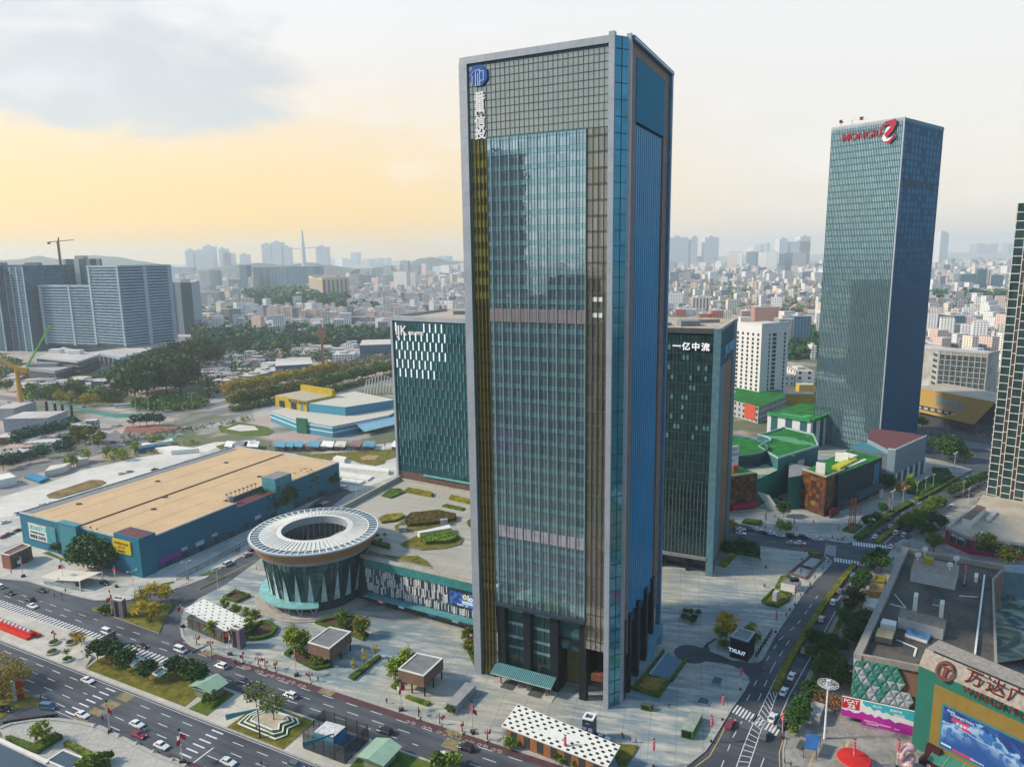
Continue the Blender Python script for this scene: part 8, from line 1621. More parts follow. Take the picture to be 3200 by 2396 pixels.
# ------ poles, flags, lamps
steelw=M('pole_white',(.6,.62,.64),.4,.2); rs=random.Random(4)
def cloth(mb,p,w,h,ang,rs,m=0,n=4):
 ca,sa_=math.cos(ang),math.sin(ang); P=[]
 for i in range(n+1):
  f=i/n; d=w*f*.8; b=.18*w*math.sin(f*5+rs.uniform(0,1)); P.append((p[0]+ca*d-sa_*b,p[1]+sa_*d+ca*b,p[2]-w*.35*f))
 for a,b in zip(P,P[1:]):mb.face([a,b,(b[0],b[1],b[2]-h),(a[0],a[1],a[2]-h)],m)
def fproto(kind):
 t=bpy.data.objects.new(kind,None); COL.objects.link(t); rs=random.Random(len(kind))
 if kind=='flag_pole':
  mb=MB(); mb.box(-.7,.7,-.45,.45,0,.9); mb.build('planter_base',[M('flag_base',(.05,.03,.03),.8)],t); mb=MB(); mb.tube([(0,0,.9),(0,0,9.6)],[.13,.09],8); mb.build('pole',[steelw],t); mb=MB(); mb.tube([(-.35,0,9.6),(.35,0,9.6)],.16,6); mb.tube([(0,0,9.5),(0,0,10.1)],.25,8); mb.build('lamp',[dark_m],t)
  for a in(.4,2.6,4.4):mb=MB(); cloth(mb,(.1*math.cos(a),.1*math.sin(a),8.6-a*.25),1.5,1.5,a,rs); mb.build('flag',[red_m if a!=2.6 else white_m],t)
 elif kind=='lantern_post':
  mb=MB(); mb.tube([(0,0,0),(0,0,7.6)],[.12,.08],8); mb.build('pole',[steelw],t); mb=MB(); mb.tube([(0,0,0),(0,0,.7)],.3,8); mb.build('foot',[dark_m],t); mb=MB(); mb.tube([(-.4,0,8),(0,0,7.6),(.4,0,8)],.13,6); mb.build('lamp',[dark_m],t)
  for z in(7.0,6.2,5.4,4.8):mb=MB(); r_=.38 if z>5 else .25; mb.lathe([(.05,z-r_),(r_,z-r_*.5),(r_*1.1,z),(r_,z+r_*.5),(.05,z+r_)],8); mb.build('lantern',[pink_m],t)
 elif kind=='dead_trunk':
  mb=MB(); mb.tube([(0,0,0),(.08,0,1.6),(0,.05,3.6)],[.2,.15,.08],6); mb.tube([(.06,0,2.0),(.9,.3,2.9)],[.09,.04],5); mb.tube([(.04,0,2.4),(-.8,-.2,3.2)],[.08,.03],5); mb.build('trunk',[M('trunk_red',(.1,.045,.03),.9)],t); mb=MB(); mb.box(-.7,.7,-.5,.5,0,.3); mb.build('base',[concrete],t)
  for p in((.9,.3,3.0),(-.8,-.2,3.2),(.4,.1,2.6)):mb=MB(); cloth(mb,p,.8,.9,p[0],rs); mb.build('red_cloth',[red_m],t)
 elif kind=='street_lamp':
  mb=MB(); mb.tube([(0,0,0),(0,0,11)],[.16,.09],8); mb.build('pole',[steelw],t)
  for s in(-1,1):mb=MB(); mb.bar((0,0,10.8),(1.9*s,0,11.4),.12,.12); mb.box(min(1.6*s,2.7*s),max(1.6*s,2.7*s),-.25,.25,11.3,11.5); mb.build('lamp_arm',[offwhite],t)
 elif kind=='wing_lamp':
  mb=MB(); mb.tube([(0,0,0),(0,0,.9),(0,0,9)],[.3,.17,.12],8); mb.build('pole',[dark_m],t); mb=MB(); A,B,C_,D_=(.3,0,9.0),(-1,0,8.2),(-9.6,-.3,4.6),(-9.8,-.3,6.3); mb.face([A,B,C_,D_]); mb.face([(x,y+.25,z)for x,y,z in(D_,C_,B,A)]); mb.face([A,D_,(D_[0],D_[1]+.25,D_[2]),(A[0],.25,A[2])]); mb.face([B,(B[0],.25,B[2]),(C_[0],C_[1]+.25,C_[2]),C_]); mb.build('wing_panel',[M('wing_teal',(.045,.19,.22),.5,.1)],t); mb=MB(); mb.bar((.5,0,9.2),(-2.0,0,8.8),.2,.2); mb.build('lamp_arm',[offwhite],t)
 t['used']=0; return t
FP={}
def post(kind,px,lab,cat,grp,rz=None,sc=1.0,z=K):
 if kind not in FP:FP[kind]=fproto(kind)
 o=FP[kind]; x,y=G(px,z); rz=rnd.uniform(0,6)if rz is None else rz
 if not o['used']:o['used']=1; o.location=(x,y,z); o.rotation_euler=(0,0,rz); o.scale=(sc,)*3; r=o; THINGS.append(o)
 else:r=dup(o,(x,y,z),rz,sc)
 r['label']=lab; r['category']=cat; r['group']=grp
for p in(BL(950,1355),BL(1575,1620),BL(1985,690),BL(1575,450),BL(1005,105),ML(200,1395),ML(550,1450),BL(968,350),BM(625,870),BM(1530,1170),BM(2145,1365)):post('flag_pole',p,'white lamp pole hung with red and white flags','flag pole','flag poles',sc=1.0)
for p in(BC(1010,1610),BR(115,1650),BR(865,990),BR(710,1250),BR(1225,1400),BR(1835,1650),BR(1170,495),BR(1335,262),BR(612,1440),BE(1110,1656),MR(1325,1030),MR(1705,1080),MR(1080,975),MR(1890,935),ME(1080,1240),MR(1395,1245),MR(1610,1215),ME(1040,840),BE(1690,95)):post('lantern_post',p,'lamp post hung with red lanterns','lantern post','lantern posts',z=18.8 if p==BE(1690,95)else K)
for p in(BM(165,745),BM(298,782),BM(445,825),BM(745,920),BM(1680,1232),BM(1860,1288),BM(2055,1358),BC(340,1425),BL(1695,600),BL(1822,640),BM(355,800),BL(470,555)):post('dead_trunk',p,'short dead trunk tied with red cloths','trunk','red-clothed trunks')
for p,s in((ML(1620,1425),8),(ML(1880,1500),8),(ML(810,345),14),(ML(1195,155),12),(ML(1430,110),13),(ML(1265,95),13),(UL(1175,1560),14),(UL(1285,1560),13),(UL(1660,1525),13),(UL(2095,1495),13),(UM(165,1490),13),(UM(585,1385),12),(UM(745,1340),12),(MM(1145,710),12),(BL(1155,130),8),(MR(1150,710),9),(ME(1065,840),11),(ME(1160,770),8),(ME(1280,710),8),(ME(1355,665),8),(ME(1420,640),8),(ME(1680,700),8),(ME(1725,765),8),(ME(1600,520),13),(BR(1820,1000),7),(BE(1310,60),6)):post('street_lamp',p,'pale street lamp with two short arms','street lamp','street lamps',DM+1.2,s/11.0)
post('wing_lamp',BM(312,1405),'dark lamp post with a long teal wing panel over the garden bed','lamp post','wing lamp posts',R(-10)); post('wing_lamp',BM(960,1590),'dark lamp post with a teal wing panel before the fenced pit','lamp post','wing lamp posts',R(0),.85); post('wing_lamp',BL(1830,720),'dark lamp post with a blue wing panel at the plaza kerb','lamp post','wing lamp posts',R(15),.6)
# ------ small buildings and furniture
def G2(pts,z):return[G(p,z)for p in pts]
def pbox(name,lab,cat,px,z,h,mts,mt_=0,grp=None,pname='body'):
 pts=G2(px,z); t=thing(name,lab,cat,(*pts[0],z),0,grp); mb=MB(); mb.prism(pts,z,z+h,0,mt_); part(mb,pname,mts,t); return t,pts
for px,lab in(([BM(720,585),BM(908,640),BM(1098,490),BM(910,448)],'brown-panelled pavilion on legs, nearer to the glass drum'),([BM(1500,815),BM(1722,875),BM(1890,720),BM(1665,672)],'brown-panelled pavilion on legs, nearer to the tall tower')):
 P=G2(px,7.0); t=thing('pavilion',lab,'pavilion',(*P[0],K),0,'brown pavilions'); mb=MB(); mb.prism(P,3.4,7.0,0,1,True); part(mb,'box',[timber,M('pav_roof',(.17,.18,.19),.85,var=.2,scale=.4)],t); mb=MB(); parapet(mb,P,6.9,.35,.5); part(mb,'roof_rim',[offwhite],t)
 c=(sum(p[0]for p in P)/4,sum(p[1]for p in P)/4)
 for i in range(4):
  for f in(.03,.5):x,y=P[i][0]+(P[(i+1)%4][0]-P[i][0])*f,P[i][1]+(P[(i+1)%4][1]-P[i][1])*f; x+=(c[0]-x)*.06; y+=(c[1]-y)*.06; mb=MB(); mb.box(x-.2,x+.2,y-.2,y+.2,K,3.4); part(mb,'leg',[dark_m],t)
purp=M('purple_stone',(.16,.115,.15),.7,var=.15,scale=1)
for px,h,lab in(([BL(968,212),BL(1050,228),BL(1082,200),BL(1000,185)],7,'purple stone pillar on the traffic island'),([BL(1985,455),BL(2060,478),BL(2108,452),BL(2035,430)],7.2,'purple stone pillar beside the dotted white roof')):
 P=G2(px,h); t=thing('pillar',lab,'pillar',(*P[0],K)); mb=MB(); mb.prism(P,K,h,0,0); part(mb,'shaft',[purp],t); mb=MB(); parapet(mb,P,h,.5,.4); part(mb,'rim',[offwhite],t); mb=MB(); a_,b_=P[0],P[1]; wbox(mb,a_,b_,.8,2.4,.4,6.4,.02,.08); part(mb,'dark_slot',[dark_m],t)
for px,h,mts,lab in(([BM(1918,1105),BM(2003,1125),BM(2174,945),BM(2085,922)],2.9,[steel,M('tunnel_top',(.26,.26,.27),.6)],'long grey box skylight beside the second brown pavilion'),([BC(2010,1325),BC(2112,1350),BC(2195,1195),BC(2100,1165)],2.8,[M('box_green',(.08,.2,.025),.7),M('box_top',(.27,.3,.27),.7)],'bright green box skylight on the east plaza'),([BC(1660,1110),BC(1745,1130),BC(1772,1110),BC(1685,1092)],2.0,[hedge_m,dgrey],'little planted box before the tower ramp')):
 P=G2(px,h); t=thing('skylight_box',lab,'skylight',(*P[0],K)); mb=MB(); mb.prism(P,K,h,0,1); part(mb,'shell',mts,t); mb=MB(); wq(mb,P[0],P[1],.3,nrm2(P[0],P[1])[2]-.3,.5,h-.3,.04); part(mb,'opening',[dark_m],t)
pv_w=M('dotted_white',(.66,.67,.63),.6,var=.05)
def dotted(lab,roof,z0,wallpx,wm,nu,nv,holes,win):
 R4=[(*G(p,z),z)for p,z in zip(roof,z0)]; t=thing('metro_hall',lab,'metro entrance',(*R4[0][:2],K)); mb=MB(); mb.face(R4); mb.face([(x,y,z-.35)for x,y,z in R4[::-1]])
 for i in range(4):a,b=R4[i],R4[(i+1)%4]; mb.face([a,(a[0],a[1],a[2]-.35),(b[0],b[1],b[2]-.35),b])
 part(mb,'roof',[pv_w],t); mb=MB(); V4=[Vector(p)for p in R4]
 q=lambda u,v:(V4[0]*(1-u)+V4[1]*u)*(1-v)+(V4[3]*(1-u)+V4[2]*u)*v
 for i in range(nu):
  for j in range(nv):
   u,v=(i+.5+(.25 if j%2 else-.2))/nu,(j+.5)/nv; c=q(u,v); ex=(q(u+.01,v)-c).normalized()*holes; ey=(q(u,v+.01)-c).normalized()*holes*.62
   mb.face([tuple(c+ex*a+ey*b+Vector((0,0,.03)))for a,b in((-.8,-.5),(-.5,-.9),(.5,-.9),(.8,-.5),(.8,.5),(.5,.9),(-.5,.9),(-.8,.5))])
 part(mb,'roof_opening',[M('hole_dark',(.015,.018,.02),.8)],t)['kind']='stuff'
 P=G2(wallpx,K); zt=min(z0)-.4
 mb=MB(); mb.prism(P,K,zt,0,1); part(mb,'wall',[wm,dgrey],t); a_,b_=P[0],P[1]; L_=nrm2(a_,b_)[2]
 for k in range(win):s=L_*(k+.3)/win; mb=MB(); wbox(mb,a_,b_,s,s+L_*.42/win,.6,zt-.3,.02,.12); part(mb,'window',[black_g],t);
 return t
dotted('metro hall with orange-brown walls under a sloping white roof with dark oval holes',[BC(460,1298),BC(1375,1656),BC(1488,1468),BC(600,1108)],(4.6,4.6,5.6,5.6),[BC(510,1440),BC(1340,1760),BC(1420,1560),BC(640,1240)],orange_br,13,7,.62,7)
dotted('glass-walled metro hall under a white roof with small dark holes, near the side street',[BL(1578,295),BL(1950,480),BL(2170,400),BL(1760,205)],(4.8,4.8,4.8,4.8),[BL(1622,455),BL(1935,590),BL(2120,500),BL(1770,340)],M('hall_brown',(.1,.075,.055),.5),7,6,.5,5)
P=G2([BC(1157,1240),BC(1250,1262),BC(1282,1205),BC(1190,1187)],6.8); t=thing('poster_kiosk','navy advertising box with a white rim behind the metro hall','kiosk',(*P[0],K)); mb=MB(); mb.prism(P,K,6.8,0,1); part(mb,'box',[M('kiosk_navy',(.022,.032,.075),.5),M('kiosk_top',(.04,.1,.11),.5)],t); mb=MB(); parapet(mb,P,6.8,.4,.5); part(mb,'rim',[white_m],t)
for tx,z_,sz in(('艺展',3.4,1.5),('JAZZ',2.0,.9),('2024',5.6,.6)):wtext('lettering',tx,sz,M('kiosk_letter',(.35,.4,.5),.6),t,P[0],P[1],nrm2(P[0],P[1])[2]/2,z_,.06,.04)
P=G2([BR(780,535),BR(935,585),BR(995,500),BR(848,460)],7.0); t=thing('kiosk','black box kiosk with a pale roof rim and glowing letters on the east plaza','kiosk',(*P[0],K)); mb=MB(); mb.prism(P,K,7,0,1); part(mb,'box',[M('kiosk_black',(.012,.016,.026),.5),mgrey],t); mb=MB(); parapet(mb,P,7.0,.5,.6); part(mb,'rim',[M('kiosk_rim',(.33,.37,.4),.7)],t); wtext('lettering','TXUU7',1.7,MEM('letter_glow',(.55,.75,1),.9),t,P[0],P[1],nrm2(P[0],P[1])[2]*.4,2.2,.1,.08,.02)
Fp=[Rd(-128.3,127.6),Rd(-114.2,127.6),Rd(-114.2,137.6),Rd(-129.6,137.6)]
t=thing('fenced_pit','dark mesh fence round a sunken pit on the median','fence',(*Fp[0],K)); mb=MB(); mb.prism(Fp,K,K+.1,0); part(mb,'floor',[M('pit_teal',(.05,.1,.12),.8)],t)
m_,nt,bb=newmat('mesh_fence'); tr_=nd(nt,'ShaderNodeBsdfTransparent'); setin(nt,bb,col=(.05,.05,.05),rough=.7); mx=nd(nt,'ShaderNodeMixShader',{0:.62,1:tr_,2:bb.outputs[0]}); nt.links.new(mx,[n for n in nt.nodes if n.type=='OUTPUT_MATERIAL'][0].inputs[0])
for p,q in zip(Fp,Fp[1:]+Fp[:1]):
 mb=MB(); L_=nrm2(p,q)[2]; wq(mb,p,q,0,L_,.3,5.0,0); part(mb,'mesh_panel',[m_],t)
 for k in range(4):s=L_*k/4; mb=MB(); wbox(mb,p,q,s,s+.12,.2,5.4,-.05,.05); part(mb,'post',[dark_m],t)
 mb=MB(); wbox(mb,p,q,.13,L_,4.95,5.08,-.04,.04); part(mb,'rail',[dgrey],t)
t=thing('corrugated_shelter','white corrugated lean-to roof with a blue side inside the mesh fence','shelter',(*Rd(-126,130),K)); mb=MB(); c4=[(*Rd(-126.5,130),4.2),(*Rd(-119.5,129.6),5.0),(*Rd(-119.2,134.4),5.2),(*Rd(-126.3,134.8),4.4)]; mb.face(c4); mb.face([(x,y,z-.2)for x,y,z in c4[::-1]]); part(mb,'roof',[M('corrugated',(.5,.52,.53),.6,.2,var=.3,scale=.9)],t); mb=MB(); mb.prism([p[:2]for p in c4],K+.1,4.0,0,0); part(mb,'body',[M('shed_blue',(.05,.22,.38),.6)],t)
for s0,s1,n0,n1,z0,z1,lab in((-176.3,-166.5,130.5,137.2,3.6,5.0,'pale green pitched hut roof on the median lawn'),(-110.5,-102,128,136.2,3.4,4.2,'pale green canopy roof beside the fenced pit')):
 t=thing('hut',lab,'hut',(*Rd(s0,n0),K)); A,B,C_,D_=Rd(s0,n0),Rd(s1,n0),Rd(s1,n1),Rd(s0,n1); m0,m1=Rd((s0+s1)/2-.5,n0-.5),Rd((s0+s1)/2,n1+.5); mb=MB(); mb.face([(*A,z0),(*m0,z1),(*m1,z1),(*D_,z0)]); mb.face([(*m0,z1),(*B,z0),(*C_,z0),(*m1,z1)]); mb.face([(*D_,z0-.15),(*C_,z0-.15),(*B,z0-.15),(*A,z0-.15)]); part(mb,'roof',[M('roof_pale_green',(.27,.4,.3),.5,.1,var=.1)],t); mb=MB(); mb.prism([Rd(s0+1.4,n0+1),Rd(s1-1.4,n0+1),Rd(s1-1.4,n1-1),Rd(s0+1.4,n1-1)],K,z0,0,0); part(mb,'wall',[M('hut_wall',(.2,.24,.17),.7)],t)
t=thing('garden_bed','stepped garden bed with white angular rims on the median','garden bed',(*Rd(-144,131),K))
for k,(d,z)in enumerate(((0,.55),(1.5,.95),(3.0,1.3))):
 o8=[Rd(-152.3+d,127.0+d*.6),Rd(-137.5-d,126.6+d*.6),Rd(-135.8-d,129.4),Rd(-137.6-d,131.6),Rd(-136.2-d,134.6-d*.3),Rd(-138.5-d,136.2-d*.4),Rd(-151+d,136.2-d*.4),Rd(-152.8+d,131)]
 mb=MB(); mb.prism(o8,.3,z,0,0); part(mb,'lawn_step',[grass_g if k<2 else M('gravel_pale',(.4,.36,.28),.9)],t); mb=MB()
 parapet(mb,o8,z-.1,.28,.35); part(mb,'white_rim',[white_m],t)
for px,lab in(([BL(1310,855),BL(1375,885),BL(1460,825),BL(1395,790)],'white-rimmed pool on the right of the median lawn'),([BL(1130,790),BL(1160,805),BL(1255,740),BL(1225,725)],'narrow white-rimmed pool in the middle of the median lawn'),([BL(1010,735),BL(1140,790),BL(1225,720),BL(1075,675)],'larger sunken pool beside the carved wall')):
 P=G2(px,.5); t=thing('pool',lab,'pool',(*P[0],.3)); mb=MB(); mb.prism(P,.3,.45,0); part(mb,'water',[water_m],t); mb=MB(); parapet(mb,P,.35,.5,.4); part(mb,'rim',[offwhite],t)
t=T0('pool','dark square pool in the south corner plaza','pool',BL(550,1600)); P=G2([BL(390,1600),BL(550,1500),BL(745,1580),BL(600,1690)],.4); mb=MB(); mb.prism(P,.1,.3,0); part(mb,'water',[GL('pool_dark',(.15,.22,.28),(.01,.025,.045),.35,.15,wav=.4,var=0)],t); mb=MB(); parapet(mb,P,.2,.25,.5); part(mb,'rim',[offwhite],t)
t=T0('pool','dark water basin at the lower left corner','pool',BL(100,1600)); mb=MB(); mb.prism(G2([BL(-200,1470),BL(0,1450),BL(430,1656),BL(-200,1900)],.3),.1,.25,0); part(mb,'water',[_MC['pool_dark']],t); mb=MB(); wbox(mb,G(BL(-50,1410)),G(BL(480,1656)),0,24,.1,.6,-.5,.5); part(mb,'rim',[offwhite],t)
for px,r_,lab in((BL(465,590),1.9,'round planter nearest the red flower display'),(BL(612,590),2.0,'round planter nearest the zebra bars'),(BL(450,672),1.9,'round planter near the south kerb'),(BL(584,735),1.8,'round planter with a small topiary tree')):
 t=T0('planter',lab,'planter',px,'round planters'); mb=MB(); mb.lathe([(r_,0),(r_,.6),(r_*.72,.65),(r_*.7,.4)],20); mb.build('bowl',[concrete],t); r2=random.Random(int(r_*100)); mb=MB()
 for q in range(160):a=r2.uniform(0,6.3); rr=r_*.75*math.sqrt(r2.random()); leafquad(mb,(rr*math.cos(a),rr*math.sin(a),.7+r2.uniform(0,.9)*(1-rr/r_)),.2,r2)
 if 'topiary' in lab:
  mb.tube([(0,0,.6),(0,0,3)],.08,5)
  for q in range(220):leafquad(mb,(r2.gauss(0,.6),r2.gauss(0,.6),3.3+r2.gauss(0,.35)),.18,r2)
 mb.build('plant',[leaf_mid],t)
t=T0('flower_display','long red stepped flower display on the median plaza','flower display',BL(150,470)); A,B=Rd(-300,129.4),Rd(-255.6,128.6); mb=MB(); L_=nrm2(A,B)[2]
for k,(h,o0,o1)in enumerate(((1.0,-1.3,0),(2.2,-2.9,-1.31),(1.1,-4.2,-2.91))):wbox(mb,A,B,0,L_+(1.5 if k==2 else 0),K,h,o0,o1)
part(mb,'red_step',[M('display_red',(.5,.028,.015),.7,var=.25,scale=1.5)],t); r2=random.Random(8)
for k in range(18):p=onw(A,B,L_-2-k*2.4,-2.1,2.2); mb=MB(); mb.lathe([(.05,2.2),(.7,2.25),(.55,2.8),(.1,3.1)],7,0,0,6.2832,p[:2]); part(mb,'white_bloom',[white_m],t)
t=T0('carved_wall','grey carved stone wall screen at the zebra bars','wall',BL(1005,600)); A,B=G(BL(890,660)),G(BL(1008,590)); L_=nrm2(A,B)[2]; mb=MB(); wbox(mb,A,B,0,L_,K,5.0,-.5,0,0); part(mb,'slab',[M('carved_grey',(.18,.17,.165),.8,var=.3,scale=1.2)],t)
for k in range(4):mb=MB(); wbox(mb,A,B,.4+k*L_/4,L_/4-.3+k*L_/4,1,4.4,0.0,.1); part(mb,'carved_panel',[dgrey],t)
P=G2([BL(640,775),BL(770,690),BL(800,715),BL(735,800)],K); mb=MB(); a_,b_=P[0],P[1]
for k in range(8):f=k/8; mb.prism([tuple(a_[i]+(b_[i]-a_[i])*f for i in(0,1)),tuple(a_[i]+(b_[i]-a_[i])*(f+.11)for i in(0,1)),tuple(P[3][i]+(P[2][i]-P[3][i])*(f+.11)for i in(0,1)),tuple(P[3][i]+(P[2][i]-P[3][i])*f for i in(0,1))],K,K+.12+.12*k,0)
t=thing('steps','broad pale stone steps beside the median lawn','steps',(*P[0],K)); part(mb,'flight',[concrete],t)
t=T0('tent','cream sail-shaped tent roof by the near warehouse corner','tent',ML(690,1500)); c4=[(*G(p,z),z)for p,z in((ML(340,1395),3.0),(ML(685,1432),4.5),(ML(878,1352),4.5),(ML(530,1325),3.8))]; mb=MB(); V4=[Vector(c)for c in c4]; N_=8
q=lambda u,v:(V4[0]*(1-u)+V4[1]*u)*(1-v)+(V4[3]*(1-u)+V4[2]*u)*v-Vector((0,0,2.2*u*(1-u)*(1-.3*v)))
for i in range(N_):
 for j in range(N_):mb.face([tuple(q(i/N_,j/N_)),tuple(q((i+1)/N_,j/N_)),tuple(q((i+1)/N_,(j+1)/N_)),tuple(q(i/N_,(j+1)/N_))])
part(mb,'canopy',[M('tent_cream',(.58,.54,.46),.7,var=.05)],t,None,True)
for c in(V4[1],V4[2]):mb=MB(); mb.tube([(c.x,c.y,K),(c.x,c.y,c.z)],.25,8); part(mb,'post',[white_m],t)
mb=MB(); a_,b_=c4[0],c4[1]; wbox(mb,a_,b_,2,nrm2(a_,b_)[2],K,1.6,-.4,0); part(mb,'base_wall',[M('tent_wall',(.24,.32,.34),.7)],t); mb=MB(); wbox(mb,a_,b_,9,19,1.6,3.2,-2,-.6); part(mb,'market_goods',[M('goods',(.32,.1,.1),.8,var=.8,scale=1.5,col2=(.5,.5,.5))],t)
P=G2([ML(8,1200),ML(80,1215),ML(270,1130),ML(200,1110)],6.5); t=thing('brick_pavilion','red brick pavilion with a dark glass front at the left edge','pavilion',(*P[0],K)); mb=MB(); mb.prism(P,K,6.5,0,1); part(mb,'wall',[brick_r,M('brick_roof',(.16,.08,.065),.9)],t); mb=MB(); wbox(mb,P[1],P[2],1.2,nrm2(P[1],P[2])[2]-2,.5,5.4,.02,.15); part(mb,'glass_front',[black_g],t); mb=MB(); parapet(mb,P,6.5,.4,.4); part(mb,'roof_rim',[offwhite],t)
def fence(lab,px,h,mt,n,w=.08,z=K,name='fence',pm=None):
 P=G2(px,z); t=thing(name,lab,'fence',(*P[0],z)); mb=MB()
 for a,b in zip(P,P[1:]):
  L_=nrm2(a,b)[2]; wbox(mb,a,b,0,L_-.02,z+h*.9,z+h,-.04,.04); wbox(mb,a,b,0,L_-.02,z+.1,z+.2,-.04,.04); k=0
  while k*n<L_:wbox(mb,a,b,k*n+.02,k*n+.02+w,z,z+h+.1,-.05,.05,1 if k%4==0 else 0); k+=1
 part(mb,'railing',[mt,pm or mt],t); return t
fence('pale tall railing along the cross street behind the east plaza',[MR(752,1075),MR(1000,1120),MR(1200,1150),MR(1385,1170)],3.0,M('rail_olive',(.22,.26,.2),.7),.7); fence('teal railing decked with red flowers along the warehouse street',[ML(1520,1425),ML(1700,1345),ML(1900,1240),ML(2160,1100)],2.2,M('rail_teal',(.08,.2,.2),.7),.8,.25,K,'fence',M('rail_red',(.45,.1,.08),.7)); fence('white railing across the terrace of the green mall',[MR(765,860),MR(1000,840),MR(1090,850)],1.6,offwhite,.8)
t=thing('retaining_wall','long pale garden wall from the ring roof to the light-bar tower','wall',(*PO[6],K)); mb=MB(); a_,b_=PO[5],(-86,288); wbox(mb,a_,b_,-1,nrm2(a_,b_)[2],0,19.8,-.2,.35); part(mb,'wall',[M('garden_wall',(.44,.42,.36),.85,var=.1)],t)
def many(name,lab,cat,grp,pts,build,z=K):
 o=None
 for p in pts:
  x,y=G(p,z)
  if o is None:o=bpy.data.objects.new(name,None); COL.objects.link(o); o.location=(x,y,z); build(o); tag(o,lab,cat,grp)
  else:dup(o,(x,y,z),rnd.uniform(-.2,.2))
def b_cone(o):mb=MB(); mb.lathe([(.75,0),(.7,.35),(.25,.9),(.02,.95)],12); mb.build('cone',[concrete],o,True)
def b_bol(o):mb=MB(); mb.tube([(0,0,0),(0,0,1.9)],.28,8); mb.build('post',[dark_m],o); mb=MB(); mb.lathe([(.3,1.9),(.02,2.05)],8); mb.build('cap',[mgrey],o)
many('bollard','grey cone-shaped concrete bollard on the south kerb','bollard','cone bollards',[BL(815,1305),BL(1027,1395),BL(1178,1460),BL(1327,1530),BL(1490,1600)],b_cone); many('bollard','tall dark bollard in the row right of the black box kiosk','bollard','dark bollards',[BR(1005+k*18,705-k*28)for k in range(8)],b_bol)
def b_scoot(o):
 mb=MB(); mb.prism([(-.6,-.18),(.5,-.15),(.5,.15),(-.6,.18)],.35,.8,0,0,True); mb.bar((.5,0,.4),(.65,0,1.15),.12,.12); mb.bar((.62,-.35,1.1),(.62,.35,1.1),.06,.06); mb.build('frame',[dark_m],o)
 for x in(-.55,.7):mb=MB(); mb.tube([(x,-.06,.25),(x,.06,.25)],.25,10); mb.build('wheel',[tyre],o)
many('scooter','dark scooter in the parked row by the curved kerb','scooter','parked scooters',[BL(50+k*25,1282-k*3.6)for k in range(18)],b_scoot,0.0); many('scooter','parked scooter among the crowd beside the mosaic corner','scooter','plaza scooters',[MR(1180+(k*37)%190,715+(k*23)%60)for k in range(16)]+[MR(1110+k*14,745+k*4)for k in range(7)],b_scoot)
bst=M('stair_blue',(.12,.25,.34),.6,var=.12)
t=T0('stair_entrance','pale blue folded stair ramp at the foot of the tall tower','ramp',BC(1700,740)); A,B=G(BC(1595,735)),G(BC(1745,755)); C_,D_=G(BC(1855,440),5.5),G(BC(1725,490),5.5); C0=G(BC(1850,575)); mb=MB(); hi=[(C0[0]-5.5,C0[1]+.5),C0]
up=lambda p,q,f:(p[0]+(q[0]-p[0])*f,p[1]+(q[1]-p[1])*f)
m1,m2=up(A,hi[0],.55),up(B,hi[1],.55)
mb.face([(*A,K),(*B,K),(*m2,5.4),(*m1,5.4)]); mb.face([(*m1,5.4),(*m2,5.4),(*hi[1],6.4),(*hi[0],6.4)]); mb.face([(*hi[0],6.4),(*hi[1],6.4),(*hi[1],5.0),(*hi[0],5.0)]); mb.face([(*B,K),(*up(B,hi[1],.18),K),(*up(B,hi[1],.5),4.0),(*hi[1],5.0),(*hi[1],6.4),(*m2,5.4)]); mb.face([(*A,K),(*m1,5.4),(*hi[0],6.4),(*hi[0],K)]); part(mb,'shell',[bst],t)
mb=MB(); mb.prism([up(B,hi[1],.86),hi[1],hi[0],up(A,hi[0],.86)],K,5,0); part(mb,'leg',[bst],t)
mb=MB(); mb.face([(*G(p,.3),z)for p,z in((BC(1705,865),.28),(BC(1905,905),.28),(BC(2030,735),.2),(BC(1890,670),.2))]); struct(mb.build('ramp',[M('ramp_blue',(.13,.22,.29),.7,var=.1)])); mb=MB(); ring(mb,G(BC(2100,680),.2),5.6,3.9,.19,24); struct(mb.build('road',[asphalt_blue]))
mb=MB(); p0,p1=G(BC(1735,872)),G(BC(1890,668)); mb.bar((*p0,.5),(*p1,.5),.5,.5); t=thing('low_wall','pale low wall beside the tower ramp','wall',(*p0,.2)); part(mb,'coping',[M('coping',(.3,.42,.5),.7)],t)
t=T0('framed_pools','two shallow pools in dark red stone frames by the crossing','pool',MR(1280,1365)); P=G2([MR(1280,1365),MR(1430,1412),MR(1600,1235),MR(1465,1212)],.6); mid=[up(P[0],P[3],.45),up(P[1],P[2],.45)]
mb=MB(); mb.prism(P,K,.5,0); part(mb,'water',[GL('court_water',(.25,.36,.42),(.1,.17,.2),.35,.15,var=0)],t); mb=MB(); parapet(mb,P,.45,.6,.7); wbox(mb,mid[0],mid[1],0,nrm2(*mid)[2],.45,1.0,-.4,.4); part(mb,'frame',[M('frame_red',(.15,.075,.075),.7)],t)
t=T0('sign_stone','little white box sign inside the hedge ring on the east plaza','sign',BR(1175,185)); P=G2([BR(1145,145),BR(1180,155),BR(1205,135),BR(1170,125)],4); mb=MB(); mb.prism(P,K,4,0); part(mb,'box',[offwhite],t); t=T0('stone_bench','stepped white stone bench with a dark statue on the east plaza','bench',BR(1270,140)); P=G2([BR(1215,65),BR(1350,90),BR(1390,55),BR(1260,25)],3); mb=MB(); mb.prism(P,K,3,0,1); part(mb,'block',[offwhite,M('bench_top',(.2,.17,.18),.8)],t); c=G(BR(1330,50),3); mb=MB(); mb.box(c[0]-1.6,c[0]+1.6,c[1]-1,c[1]+1,3,4.2); part(mb,'statue_base',[dark_m],t)
